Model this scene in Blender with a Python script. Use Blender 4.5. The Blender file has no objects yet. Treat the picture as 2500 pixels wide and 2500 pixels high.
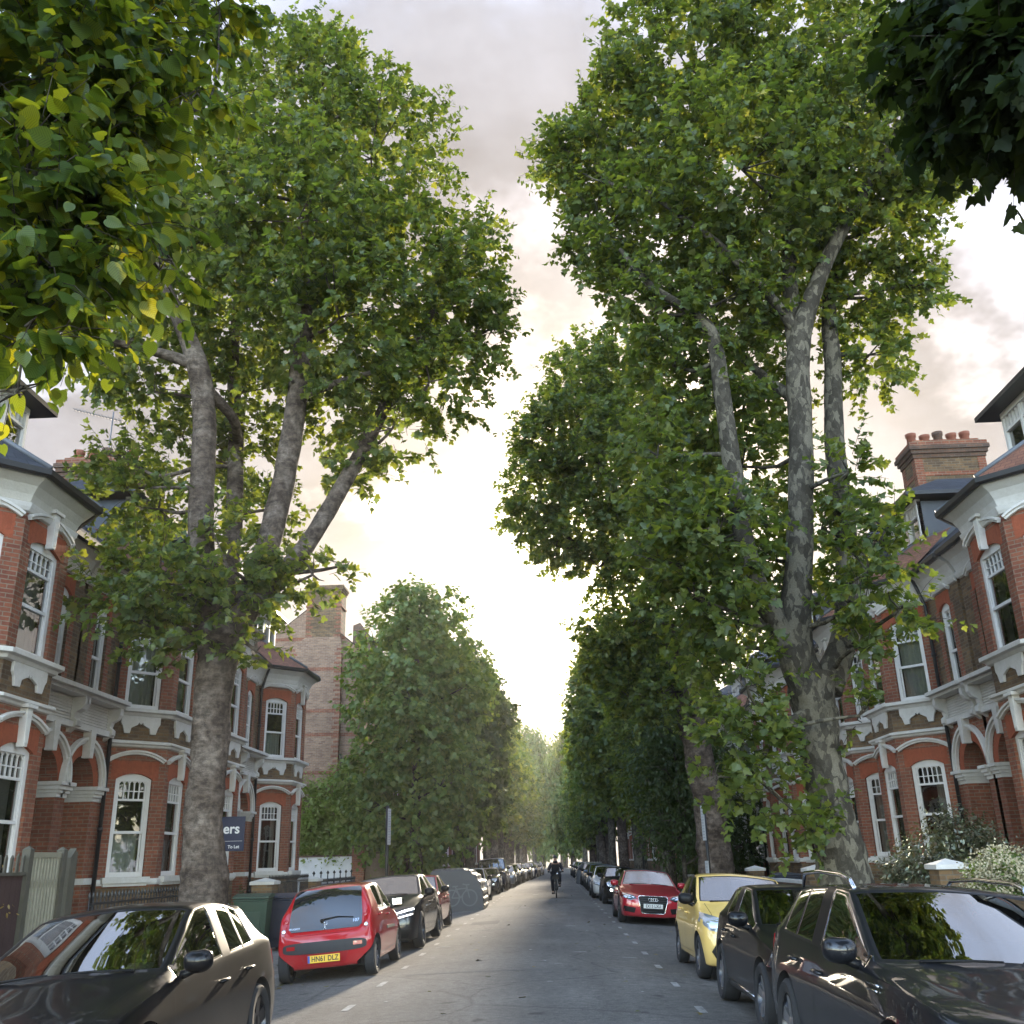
import bpy, bmesh, math, random
import numpy as np
from mathutils import Vector, Matrix
from mathutils.bvhtree import BVHTree
from mathutils.geometry import delaunay_2d_cdt

R = math.radians
PI = math.pi
sc = bpy.context.scene
COL = sc.collection
rng = np.random.default_rng(7)
random.seed(7)

# ------------------------------------------------------------------ camera
cam_d = bpy.data.cameras.new('camera')
cam_d.sensor_width = 36.0
cam_d.lens = 36.0 * 2350 / 2500
cam_d.clip_start = 0.05
cam_d.clip_end = 3000
cam = bpy.data.objects.new('camera', cam_d)
COL.objects.link(cam)
cam.matrix_world = Matrix(((0.99888905, 0.03704910, 0.02912094, 0.0),
                           (0.03998944, -0.33951035, -0.93975186, 0.0),
                           (-0.02493010, 0.93987238, -0.34061475, 1.62),
                           (0, 0, 0, 1))) @ Matrix.Identity(4)
# rows above are the world axes seen from the camera; columns are camera right, up, back
sc.camera = cam

# ------------------------------------------------------------------ light
SUN_EL, SUN_AZ = R(14.5), R(3.5)          # low sun straight up the street, azimuth from +Y towards +X
sun_dir = Vector((math.sin(SUN_AZ) * math.cos(SUN_EL), math.cos(SUN_AZ) * math.cos(SUN_EL), math.sin(SUN_EL)))
sun_d = bpy.data.lights.new('sun', 'SUN')
sun_d.energy = 2.0
sun_d.angle = R(3.0)
sun_d.color = (1.0, 0.86, 0.66)
sun = bpy.data.objects.new('sun', sun_d)
sun.rotation_euler = sun_dir.to_track_quat('Z', 'Y').to_euler()
COL.objects.link(sun)

sc.view_settings.view_transform = 'Standard'
sc.view_settings.look = 'None'
sc.view_settings.exposure = 2.2
sc.view_settings.gamma = 1.0

def nd(nt, typ, loc=None, **kw):
    n = nt.nodes.new(typ)
    for k, v in kw.items():
        setattr(n, k, v)
    return n

def lk(nt, a, b):
    nt.links.new(a, b)

def mth(nt, op, a, b=None, clamp=False):
    n = nt.nodes.new('ShaderNodeMath')
    n.operation = op
    n.use_clamp = clamp
    for i, v in enumerate((a, b)):
        if v is None:
            continue
        if isinstance(v, (int, float)):
            n.inputs[i].default_value = v
        else:
            nt.links.new(v, n.inputs[i])
    return n.outputs[0]

def mixc(nt, f, a, b, blend='MIX'):
    n = nt.nodes.new('ShaderNodeMix')
    n.data_type = 'RGBA'
    n.blend_type = blend
    for s, v in ((0, f), (6, a), (7, b)):
        if isinstance(v, (int, float)):
            n.inputs[s].default_value = v
        elif isinstance(v, (tuple, list)):
            n.inputs[s].default_value = (*v[:3], 1)
        else:
            nt.links.new(v, n.inputs[s])
    return n.outputs[2]

def ramp(nt, fac, stops, interp='LINEAR'):
    n = nt.nodes.new('ShaderNodeValToRGB')
    cr = n.color_ramp
    cr.interpolation = interp
    while len(cr.elements) < len(stops):
        cr.elements.new(0.5)
    for e, (p, c) in zip(cr.elements, stops):
        e.position = p
        e.color = (*c, 1) if len(c) == 3 else c
    if fac is not None:
        nt.links.new(fac, n.inputs[0])
    return n.outputs[0]

def noise(nt, vec, scale, detail=3, rough=0.55):
    n = nt.nodes.new('ShaderNodeTexNoise')
    n.inputs['Scale'].default_value = scale
    n.inputs['Detail'].default_value = detail
    n.inputs['Roughness'].default_value = rough
    if vec is not None:
        nt.links.new(vec, n.inputs['Vector'])
    return n.outputs[0]

# sky: Nishita air with broken cloud, the cloud thin and bright round the hidden sun
world = bpy.data.worlds.new('World')
sc.world = world
world.use_nodes = True
wt = world.node_tree
wt.nodes.clear()
w_out = nd(wt, 'ShaderNodeOutputWorld')
w_bg = nd(wt, 'ShaderNodeBackground')
w_sky = nd(wt, 'ShaderNodeTexSky')
w_sky.sky_type = 'NISHITA'
w_sky.sun_disc = False
w_sky.sun_elevation = SUN_EL
w_sky.sun_rotation = SUN_AZ
w_sky.altitude = 20
w_sky.air_density = 1.0
w_sky.dust_density = 1.5
tc = nd(wt, 'ShaderNodeTexCoord')
nrm = nd(wt, 'ShaderNodeVectorMath', operation='NORMALIZE')
lk(wt, tc.outputs['Generated'], nrm.inputs[0])
dotn = nd(wt, 'ShaderNodeVectorMath', operation='DOT_PRODUCT')
lk(wt, nrm.outputs[0], dotn.inputs[0])
dotn.inputs[1].default_value = sun_dir
sep = nd(wt, 'ShaderNodeSeparateXYZ')
lk(wt, nrm.outputs[0], sep.inputs[0])
# flatten the dome so that clouds get smaller towards the horizon
zz = mth(wt, 'ADD', mth(wt, 'MAXIMUM', sep.outputs[2], 0.0), 0.35)
cmb = nd(wt, 'ShaderNodeCombineXYZ')
lk(wt, mth(wt, 'DIVIDE', sep.outputs[0], zz), cmb.inputs[0])
lk(wt, mth(wt, 'DIVIDE', sep.outputs[1], zz), cmb.inputs[1])
cmb.inputs[2].default_value = 0.37
n1 = noise(wt, cmb.outputs[0], 2.3, 6, 0.60)
n2 = noise(wt, cmb.outputs[0], 5.0, 5, 0.6)
dot = mth(wt, 'MAXIMUM', dotn.outputs['Value'], 0.0)
# cover: nearly closed towards the sun, open blue behind
hole = None
for hx, hy, hz_, pw, k in ((0.12, 0.08, 0.98, 5.0, -0.34), (0.55, 0.30, 0.78, 8.0, -0.30), (-0.55, 0.30, 0.78, 8.0, -0.30), (0.05, 0.45, 0.89, 12.0, -0.06)):
    zen = nd(wt, 'ShaderNodeVectorMath', operation='DOT_PRODUCT')
    lk(wt, nrm.outputs[0], zen.inputs[0])
    zen.inputs[1].default_value = Vector((hx, hy, hz_)).normalized()
    h_ = mth(wt, 'MULTIPLY', mth(wt, 'POWER', mth(wt, 'MAXIMUM', zen.outputs['Value'], 0.0), pw), k)
    hole = h_ if hole is None else mth(wt, 'ADD', hole, h_)
hole = mth(wt, 'MAXIMUM', hole, -0.36)
side = mth(wt, 'MULTIPLY_ADD', dotn.outputs['Value'], 0.13)
wt.nodes[-1].inputs[2].default_value = 0.07
cov_in = mth(wt, 'ADD', mth(wt, 'ADD', n1, side), hole)
cover = ramp(wt, cov_in, [(0.40, (0, 0, 0)), (0.64, (1, 1, 1))], 'EASE')
glow_wide = mth(wt, 'POWER', dot, 9.0)
glow_mid = mth(wt, 'POWER', dot, 26.0)
glow_core = mth(wt, 'POWER', dot, 130.0)
cl_tex = mth(wt, 'MULTIPLY_ADD', mth(wt, 'ADD', mth(wt, 'MULTIPLY', n1, 0.6), mth(wt, 'MULTIPLY', n2, 0.4)), 4.2)
wt.nodes[-1].inputs[2].default_value = -1.1
base = mixc(wt, 1.0, (1.12, 1.14, 1.28), cl_tex, 'MULTIPLY')
peach = mixc(wt, glow_wide, (0, 0, 0), (1.55, 1.12, .70))
mid = mixc(wt, glow_mid, (0, 0, 0), (2.8, 2.45, 1.85))
core = mixc(wt, glow_core, (0, 0, 0), (16, 14, 11))
cl = mixc(wt, 1.0, mixc(wt, 1.0, base, peach, 'ADD'), mixc(wt, 1.0, mid, core, 'ADD'), 'ADD')
skycol = mixc(wt, cover, mixc(wt, 1.0, w_sky.outputs[0], (1.85, 1.68, 1.60), 'MULTIPLY'), cl)
back = mth(wt, 'POWER', mth(wt, 'MAXIMUM', mth(wt, 'MULTIPLY_ADD', dotn.outputs['Value'], -0.5), 0.0), 1.3)
for _n in wt.nodes:
    if _n.bl_idname == 'ShaderNodeMath' and _n.operation == 'MULTIPLY_ADD' and abs(_n.inputs[1].default_value + 0.5) < 1e-6:
        _n.inputs[2].default_value = 0.5
gain = mth(wt, 'MULTIPLY_ADD', back, 3.0)
wt.nodes[-1].inputs[2].default_value = 0.62
vm = nd(wt, 'ShaderNodeVectorMath', operation='SCALE')
above = ramp(wt, mth(wt, 'ADD', sep.outputs[2], 0.5), [(0.42, (0, 0, 0)), (0.49, (1, 1, 1))])
skycol = mixc(wt, above, (0.35, 0.33, 0.30), skycol)
lk(wt, skycol, vm.inputs[0]); lk(wt, gain, vm.inputs['Scale'])
lk(wt, vm.outputs[0], w_bg.inputs[0])
w_bg.inputs[1].default_value = 0.10
lk(wt, w_bg.outputs[0], w_out.inputs[0])

# ------------------------------------------------------------------ materials
MATS = {}

def mat(name, color=(0.5, 0.5, 0.5), rough=0.6, metal=0.0, spec=0.5, coat=0.0, emis=None):
    if name in MATS:
        return MATS[name]
    m = bpy.data.materials.new(name)
    m.use_nodes = True
    b = m.node_tree.nodes['Principled BSDF']
    b.inputs['Base Color'].default_value = (*color, 1)
    b.inputs['Roughness'].default_value = rough
    b.inputs['Metallic'].default_value = metal
    b.inputs['Specular IOR Level'].default_value = spec
    b.inputs['Coat Weight'].default_value = coat
    b.inputs['Coat Roughness'].default_value = 0.03
    if emis:
        b.inputs['Emission Color'].default_value = (*emis[0], 1)
        b.inputs['Emission Strength'].default_value = emis[1]
    MATS[name] = m
    return m

def pm(name):
    """new material: (material, tree, principled)"""
    m = bpy.data.materials.new(name)
    m.use_nodes = True
    MATS[name] = m
    return m, m.node_tree, m.node_tree.nodes['Principled BSDF']

def bump(nt, b, h, strength=0.3, dist=0.01):
    n = nt.nodes.new('ShaderNodeBump')
    n.inputs['Strength'].default_value = strength
    n.inputs['Distance'].default_value = dist
    lk(nt, h, n.inputs['Height'])
    lk(nt, n.outputs[0], b.inputs['Normal'])

def weathered(name, color, rough=0.6, var=0.25, scale=1.5, dark=(0.5, 0.5, 0.5), spec=0.4, metal=0.0, bmp=0.0):
    """plain colour broken by stains, dirt and grain"""
    m, nt, b = pm(name)
    t = nd(nt, 'ShaderNodeTexCoord')
    a = noise(nt, t.outputs['Object'], scale, 6, 0.65)
    c = noise(nt, t.outputs['Object'], scale * 9, 4, 0.6)
    f = ramp(nt, mth(nt, 'ADD', mth(nt, 'MULTIPLY', a, 0.7), mth(nt, 'MULTIPLY', c, 0.3)), [(0.35, (1, 1, 1)), (0.7, (0, 0, 0))])
    dk = tuple(x * y for x, y in zip(color, dark))
    lk(nt, mixc(nt, mth(nt, 'MULTIPLY', f, var), color, dk), b.inputs['Base Color'])
    b.inputs['Roughness'].default_value = rough
    b.inputs['Specular IOR Level'].default_value = spec
    b.inputs['Metallic'].default_value = metal
    if bmp:
        bump(nt, b, c, bmp, 0.01)
    return m

def brick(name, c1, c2, mortar, w=0.225, h=0.075, ms=0.010, var=0.35, soot=0.3, squash=1.0):
    m, nt, b = pm(name)
    uv = nd(nt, 'ShaderNodeTexCoord')
    t = nd(nt, 'ShaderNodeTexBrick')
    t.inputs['Scale'].default_value = 1.0
    t.inputs['Brick Width'].default_value = w
    t.inputs['Row Height'].default_value = h
    t.inputs['Mortar Size'].default_value = ms
    t.inputs['Mortar Smooth'].default_value = 0.3
    t.inputs['Bias'].default_value = 0.0
    t.inputs['Color1'].default_value = (*c1, 1)
    t.inputs['Color2'].default_value = (*c2, 1)
    t.inputs['Mortar'].default_value = (*mortar, 1)
    lk(nt, uv.outputs['UV'], t.inputs['Vector'])
    g = noise(nt, uv.outputs['Object'], 1.1, 6, 0.65)
    g2 = noise(nt, uv.outputs['Object'], 14, 4, 0.6)
    f = ramp(nt, g, [(0.38, (0, 0, 0)), (0.68, (1, 1, 1))])
    col = mixc(nt, mth(nt, 'MULTIPLY', f, soot), t.outputs[0], tuple(x * 0.35 for x in c2))
    col = mixc(nt, var, col, ramp(nt, g2, [(0.3, (0.45, 0.45, 0.45)), (0.7, (1.25, 1.2, 1.15))]), 'MULTIPLY')
    lk(nt, col, b.inputs['Base Color'])
    b.inputs['Roughness'].default_value = 0.85
    b.inputs['Specular IOR Level'].default_value = 0.25
    bump(nt, b, mth(nt, 'SUBTRACT', 1.0, t.outputs[1]), 0.5, 0.008)
    return m

RED = brick('red_brick', (0.30, 0.104, 0.056), (0.195, 0.066, 0.041), (0.24, 0.18, 0.13), soot=0.5)
REDP = brick('rubbed_red_brick', (0.33, 0.090, 0.043), (0.28, 0.074, 0.036), (0.30, 0.085, 0.045), w=0.075, h=0.3, ms=0.004, soot=0.2)
STOCK = brick('brown_stock_brick', (0.22, 0.135, 0.065), (0.10, 0.065, 0.042), (0.17, 0.14, 0.10), soot=0.55)
YELLOW = brick('yellow_stock_brick', (0.33, 0.215, 0.140), (0.20, 0.115, 0.080), (0.27, 0.22, 0.18), soot=0.3)
DARKB = brick('sooty_brick', (0.16, 0.085, 0.055), (0.085, 0.055, 0.045), (0.12, 0.10, 0.08), soot=0.5)
SLATE = brick('slate_roof', (0.050, 0.054, 0.066), (0.036, 0.039, 0.048), (0.012, 0.012, 0.015), w=0.30, h=0.20, ms=0.006, soot=0.3)
TILE = brick('clay_tile', (0.24, 0.11, 0.07), (0.17, 0.08, 0.055), (0.05, 0.03, 0.03), w=0.18, h=0.11, ms=0.005)
WHITE = weathered('white_paint', (0.66, 0.64, 0.60), 0.6, 0.55, 1.6, (0.55, 0.51, 0.44), spec=0.25)
STUCCO = weathered('roughcast', (0.55, 0.52, 0.45), 0.9, 0.4, 2.5, (0.6, 0.57, 0.5), bmp=0.6)
FRAME = weathered('window_paint', (0.70, 0.68, 0.65), 0.5, 0.3, 2.5, (0.65, 0.62, 0.56), spec=0.25)
BLACK = weathered('black_paint', (0.014, 0.014, 0.015), 0.4, 0.5, 3, (2.2, 2.1, 2.0))
LEAD = weathered('lead_sheet', (0.11, 0.12, 0.135), 0.5, 0.5, 2, (0.6, 0.6, 0.6))
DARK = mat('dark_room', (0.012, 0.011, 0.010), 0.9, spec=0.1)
CURT = weathered('net_curtain', (0.60, 0.59, 0.55), 0.9, 0.3, 4, (0.7, 0.7, 0.7), spec=0.05)
CURT2 = weathered('linen_curtain', (0.42, 0.39, 0.34), 0.9, 0.3, 4, (0.7, 0.7, 0.7), spec=0.05)
STONE = weathered('stone_coping', (0.55, 0.54, 0.52), 0.8, 0.6, 2.5, (0.45, 0.45, 0.42), bmp=0.3)
DOORG = mat('green_door', (0.02, 0.055, 0.035), 0.3)
DOORW = mat('pale_door', (0.42, 0.43, 0.42), 0.4)
POT = weathered('terracotta', (0.24, 0.085, 0.05), 0.8, 0.4, 3)

def glass_mat():
    m, nt, b = pm('window_glass')
    nt.nodes.remove(b)
    out = nt.nodes['Material Output']
    tr = nd(nt, 'ShaderNodeBsdfTransparent')
    tr.inputs[0].default_value = (0.62, 0.66, 0.66, 1)
    gl = nd(nt, 'ShaderNodeBsdfGlossy')
    gl.inputs['Roughness'].default_value = 0.015
    t = nd(nt, 'ShaderNodeTexCoord')
    bp = nd(nt, 'ShaderNodeBump')
    bp.inputs['Strength'].default_value = 0.10
    bp.inputs['Distance'].default_value = 0.01
    lk(nt, noise(nt, t.outputs['Object'], 2.2, 2), bp.inputs['Height'])
    lk(nt, bp.outputs[0], gl.inputs['Normal'])
    fr = nd(nt, 'ShaderNodeFresnel')
    fr.inputs[0].default_value = 1.6
    mx = nd(nt, 'ShaderNodeMixShader')
    lk(nt, mth(nt, 'MULTIPLY_ADD', fr.outputs[0], 1.7, True), mx.inputs[0])
    nt.nodes[-1].inputs[2].default_value = 0.10
    lk(nt, tr.outputs[0], mx.inputs[1])
    lk(nt, gl.outputs[0], mx.inputs[2])
    lk(nt, mx.outputs[0], out.inputs[0])
    return m
GLASS = glass_mat()

# ------------------------------------------------------------------ helpers
def link(o, parent=None):
    COL.objects.link(o)
    if parent is not None:
        o.parent = parent
    return o

def tag(o, label=None, cat=None, group=None, kind=None):
    for k, v in (('label', label), ('category', cat), ('group', group), ('kind', kind)):
        if v:
            o[k] = v
    return o

def thing(name, label, cat, loc=(0, 0, 0), rz=0.0, group=None, rx=0.0, ry=0.0):
    o = bpy.data.objects.new(name, None)
    o.empty_display_size = 0.2
    o.location = loc
    o.rotation_euler = (rx, ry, rz)
    COL.objects.link(o)
    return tag(o, label, cat, group)

def copy_tree(o, parent=None):
    c = o.copy()
    COL.objects.link(c)
    c.parent = parent
    for ch in list(o.children):
        copy_tree(ch, c)
    return c

class MB:
    """collects faces; build() makes one mesh with metric UVs"""
    def __init__(s):
        s.v = []; s.f = []; s.m = []; s.sm = []
        s.M = None
    def add(s, vs, fs, m=0, smooth=False):
        b = len(s.v)
        if s.M is not None:
            vs = [s.M(p) for p in vs]
        s.v += [tuple(p) for p in vs]
        for f in fs:
            s.f.append([b + i for i in f]); s.m.append(m); s.sm.append(smooth)
    def quad(s, a, b, c, d, m=0):
        s.add([a, b, c, d], [(0, 1, 2, 3)], m)
    def box(s, x0, x1, y0, y1, z0, z1, m=0):
        v = [(x, y, z) for z in (z0, z1) for y in (y0, y1) for x in (x0, x1)]
        s.add(v, [(0, 2, 3, 1), (4, 5, 7, 6), (0, 1, 5, 4), (2, 6, 7, 3), (0, 4, 6, 2), (1, 3, 7, 5)], m)
    def prism(s, poly, fn, t0, t1, m=0):
        """poly in 2D, fn(a,b,t) -> 3D, extruded t0..t1"""
        n = len(poly)
        v = [fn(a, b, t0) for a, b in poly] + [fn(a, b, t1) for a, b in poly]
        fs = [tuple(range(n - 1, -1, -1)), tuple(range(n, 2 * n))]
        fs += [(i, (i + 1) % n, n + (i + 1) % n, n + i) for i in range(n)]
        s.add(v, fs, m)
    def strip(s, inner, outer, fn, t0, t1, m=0):
        """band between two polylines of equal length, extruded"""
        n = len(inner)
        for i in range(n - 1):
            q = [inner[i], inner[i + 1], outer[i + 1], outer[i]]
            s.prism(q, fn, t0, t1, m)
    def tube(s, pts, rad, n=8, m=0, caps=True, smooth=True, noise_fn=None):
        pts = [Vector(p) for p in pts]
        k = len(pts)
        if not hasattr(rad, '__len__'):
            rad = [rad] * k
        tan = []
        for i in range(k):
            t = pts[min(i + 1, k - 1)] - pts[max(i - 1, 0)]
            tan.append(t.normalized() if t.length > 1e-9 else Vector((0, 0, 1)))
        up = Vector((0, 0, 1)) if abs(tan[0].z) < 0.9 else Vector((1, 0, 0))
        u = tan[0].cross(up).normalized()
        vs = []
        for i in range(k):
            u = (u - tan[i] * u.dot(tan[i])).normalized()
            w = tan[i].cross(u)
            for j in range(n):
                a = 2 * PI * j / n
                r = rad[i]
                if noise_fn:
                    r *= noise_fn(i, a, pts[i])
                vs.append(pts[i] + (u * math.cos(a) + w * math.sin(a)) * r)
        fs = [(i * n + j, i * n + (j + 1) % n, (i + 1) * n + (j + 1) % n, (i + 1) * n + j) for i in range(k - 1) for j in range(n)]
        if caps:
            fs += [tuple(range(n - 1, -1, -1)), tuple(range((k - 1) * n, k * n))]
        s.add(vs, fs, m, smooth)
    def lathe(s, prof, n=24, m=0, fn=None, smooth=True):
        """prof: (r, h) list; fn(x, y, h) places the ring (axis h)"""
        fn = fn or (lambda x, y, h: (x, y, h))
        k = len(prof)
        vs = [fn(r * math.cos(2 * PI * j / n), r * math.sin(2 * PI * j / n), h) for r, h in prof for j in range(n)]
        fs = [(i * n + j, i * n + (j + 1) % n, (i + 1) * n + (j + 1) % n, (i + 1) * n + j) for i in range(k - 1) for j in range(n)]
        s.add(vs, fs, m, smooth)
    def build(s, name, mats, parent=None, bevel=0.0, sharp=None, merge=False):
        me = bpy.data.meshes.new(name)
        me.from_pydata(s.v, [], s.f)
        if not isinstance(mats, (list, tuple)):
            mats = [mats]
        for mm in mats:
            me.materials.append(mm)
        me.polygons.foreach_set('material_index', s.m)
        me.polygons.foreach_set('use_smooth', s.sm)
        if bevel or merge:
            bm = bmesh.new(); bm.from_mesh(me)
            bmesh.ops.remove_doubles(bm, verts=bm.verts, dist=0.0004)
            if bevel:
                ed = [e for e in bm.edges if len(e.link_faces) == 2 and e.calc_face_angle(0) > 0.6]
                bmesh.ops.bevel(bm, geom=ed, offset=bevel, segments=2, affect='EDGES', profile=0.6)
            bm.to_mesh(me); bm.free()
        auto_uv(me)
        me.update()
        if sharp is not None:
            me.set_sharp_from_angle(angle=R(sharp))
        return link(bpy.data.objects.new(name, me), parent)

def auto_uv(me):
    nl = len(me.loops)
    if nl == 0:
        return
    uv = me.uv_layers.new(name='UVMap')
    co = np.empty(len(me.vertices) * 3, np.float32); me.vertices.foreach_get('co', co); co = co.reshape(-1, 3)
    li = np.empty(nl, np.int32); me.loops.foreach_get('vertex_index', li)
    nf = len(me.polygons)
    nr = np.empty(nf * 3, np.float32); me.polygons.foreach_get('normal', nr); nr = nr.reshape(-1, 3)
    lt = np.empty(nf, np.int32); me.polygons.foreach_get('loop_total', lt)
    fn = np.repeat(nr, lt, axis=0)
    p = co[li]
    h = np.hypot(fn[:, 0], fn[:, 1])
    flat = h < 0.25
    hh = np.where(h < 1e-6, 1, h)
    tx = np.where(flat, 1, -fn[:, 1] / hh); ty = np.where(flat, 0, fn[:, 0] / hh)
    u = p[:, 0] * tx + p[:, 1] * ty
    # along the slope for roofs, z for walls
    sl = np.where(flat, p[:, 1], p[:, 2] / np.maximum(h, 0.25))
    out = np.stack([u, sl], 1).astype(np.float32)
    uv.data.foreach_set('uv', out.ravel())

def text_mesh(body, size, name, m, parent, M, depth=0.0015, align='CENTER', bold=0.0, spacing=1.0):
    cu = bpy.data.curves.new(name, 'FONT')
    cu.body = body; cu.size = size; cu.extrude = depth; cu.offset = bold
    cu.align_x = align; cu.align_y = 'CENTER'; cu.space_character = spacing
    tmp = bpy.data.objects.new(name + '_tmp', cu)
    COL.objects.link(tmp)
    bpy.context.view_layer.update()
    me = bpy.data.meshes.new_from_object(tmp.evaluated_get(bpy.context.evaluated_depsgraph_get()))
    bpy.data.objects.remove(tmp); bpy.data.curves.remove(cu)
    me.name = name
    me.materials.clear(); me.materials.append(m)
    me.transform(M)
    o = bpy.data.objects.new(name, me)
    return link(o, parent)

def road_z(x):
    d = abs(x + 0.5)
    return -0.0115 * min(d, 4.0) ** 2
HAZE_D = 0.00035
KERB_L, KERB_R = -4.5, 3.5
PAVE = -0.055
# ------------------------------------------------------------------ terraced houses
# local axes: x along the street, -y towards the street, wall plane y=0, z up
class Fr:
    """a vertical face: a along, b outwards, c up"""
    def __init__(s, o, t, n):
        s.o = Vector(o); s.t = Vector(t).normalized(); s.n = Vector(n).normalized()
    def __call__(s, a, c, b=0.0):
        p = s.o + s.t * a + s.n * b
        return (p.x, p.y, p.z + c)

def wall(mb, fr, a0, a1, c0, c1, holes=(), depth=0.13, m=0, bands=None):
    """sheet with rectangular holes and reveals; bands: [(c_lo, c_hi, mat)]"""
    xs = sorted({a0, a1, *[h[0] for h in holes], *[h[1] for h in holes]})
    zs = sorted({c0, c1, *[h[2] for h in holes], *[h[3] for h in holes], *([b[0] for b in bands] + [b[1] for b in bands] if bands else [])})
    xs = [x for x in xs if a0 <= x <= a1]; zs = [z for z in zs if c0 <= z <= c1]
    for i in range(len(xs) - 1):
        for j in range(len(zs) - 1):
            x, z = (xs[i] + xs[i + 1]) / 2, (zs[j] + zs[j + 1]) / 2
            if any(h[0] < x < h[1] and h[2] < z < h[3] for h in holes):
                continue
            mm = m
            for b in (bands or []):
                if b[0] < z < b[1]:
                    mm = b[2]
            mb.quad(fr(xs[i], zs[j]), fr(xs[i + 1], zs[j]), fr(xs[i + 1], zs[j + 1]), fr(xs[i], zs[j + 1]), mm)
    for h in holes:
        l, r, b, t = h
        d = -depth
        mb.quad(fr(l, b), fr(l, t), fr(l, t, d), fr(l, b, d), m)
        mb.quad(fr(r, b, d), fr(r, t, d), fr(r, t), fr(r, b), m)
        mb.quad(fr(l, t), fr(r, t), fr(r, t, d), fr(l, t, d), m)
        mb.quad(fr(l, b, d), fr(r, b, d), fr(r, b), fr(l, b), m)

def fbox(mb, fr, a0, a1, c0, c1, b0, b1, m=0):
    v = [fr(a, c, b) for c in (c0, c1) for b in (b0, b1) for a in (a0, a1)]
    mb.add(v, [(0, 2, 3, 1), (4, 5, 7, 6), (0, 1, 5, 4), (2, 6, 7, 3), (0, 4, 6, 2), (1, 3, 7, 5)], m)

def arc(cx, cz, r, a0, a1, n):
    return [(cx + r * math.cos(a0 + (a1 - a0) * i / n), cz + r * math.sin(a0 + (a1 - a0) * i / n)) for i in range(n + 1)]

def seg_arc(a0, a1, z, rise, grow=0.0, n=10):
    """segmental arch polyline from a1 to a0 above z, offset outwards by grow"""
    w = (a1 - a0) / 2
    r = (w * w + rise * rise) / (2 * rise)
    th = math.asin(min(1, w / r))
    return arc((a0 + a1) / 2, z + rise - r, r + grow, PI / 2 - th, PI / 2 + th, n)

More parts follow.
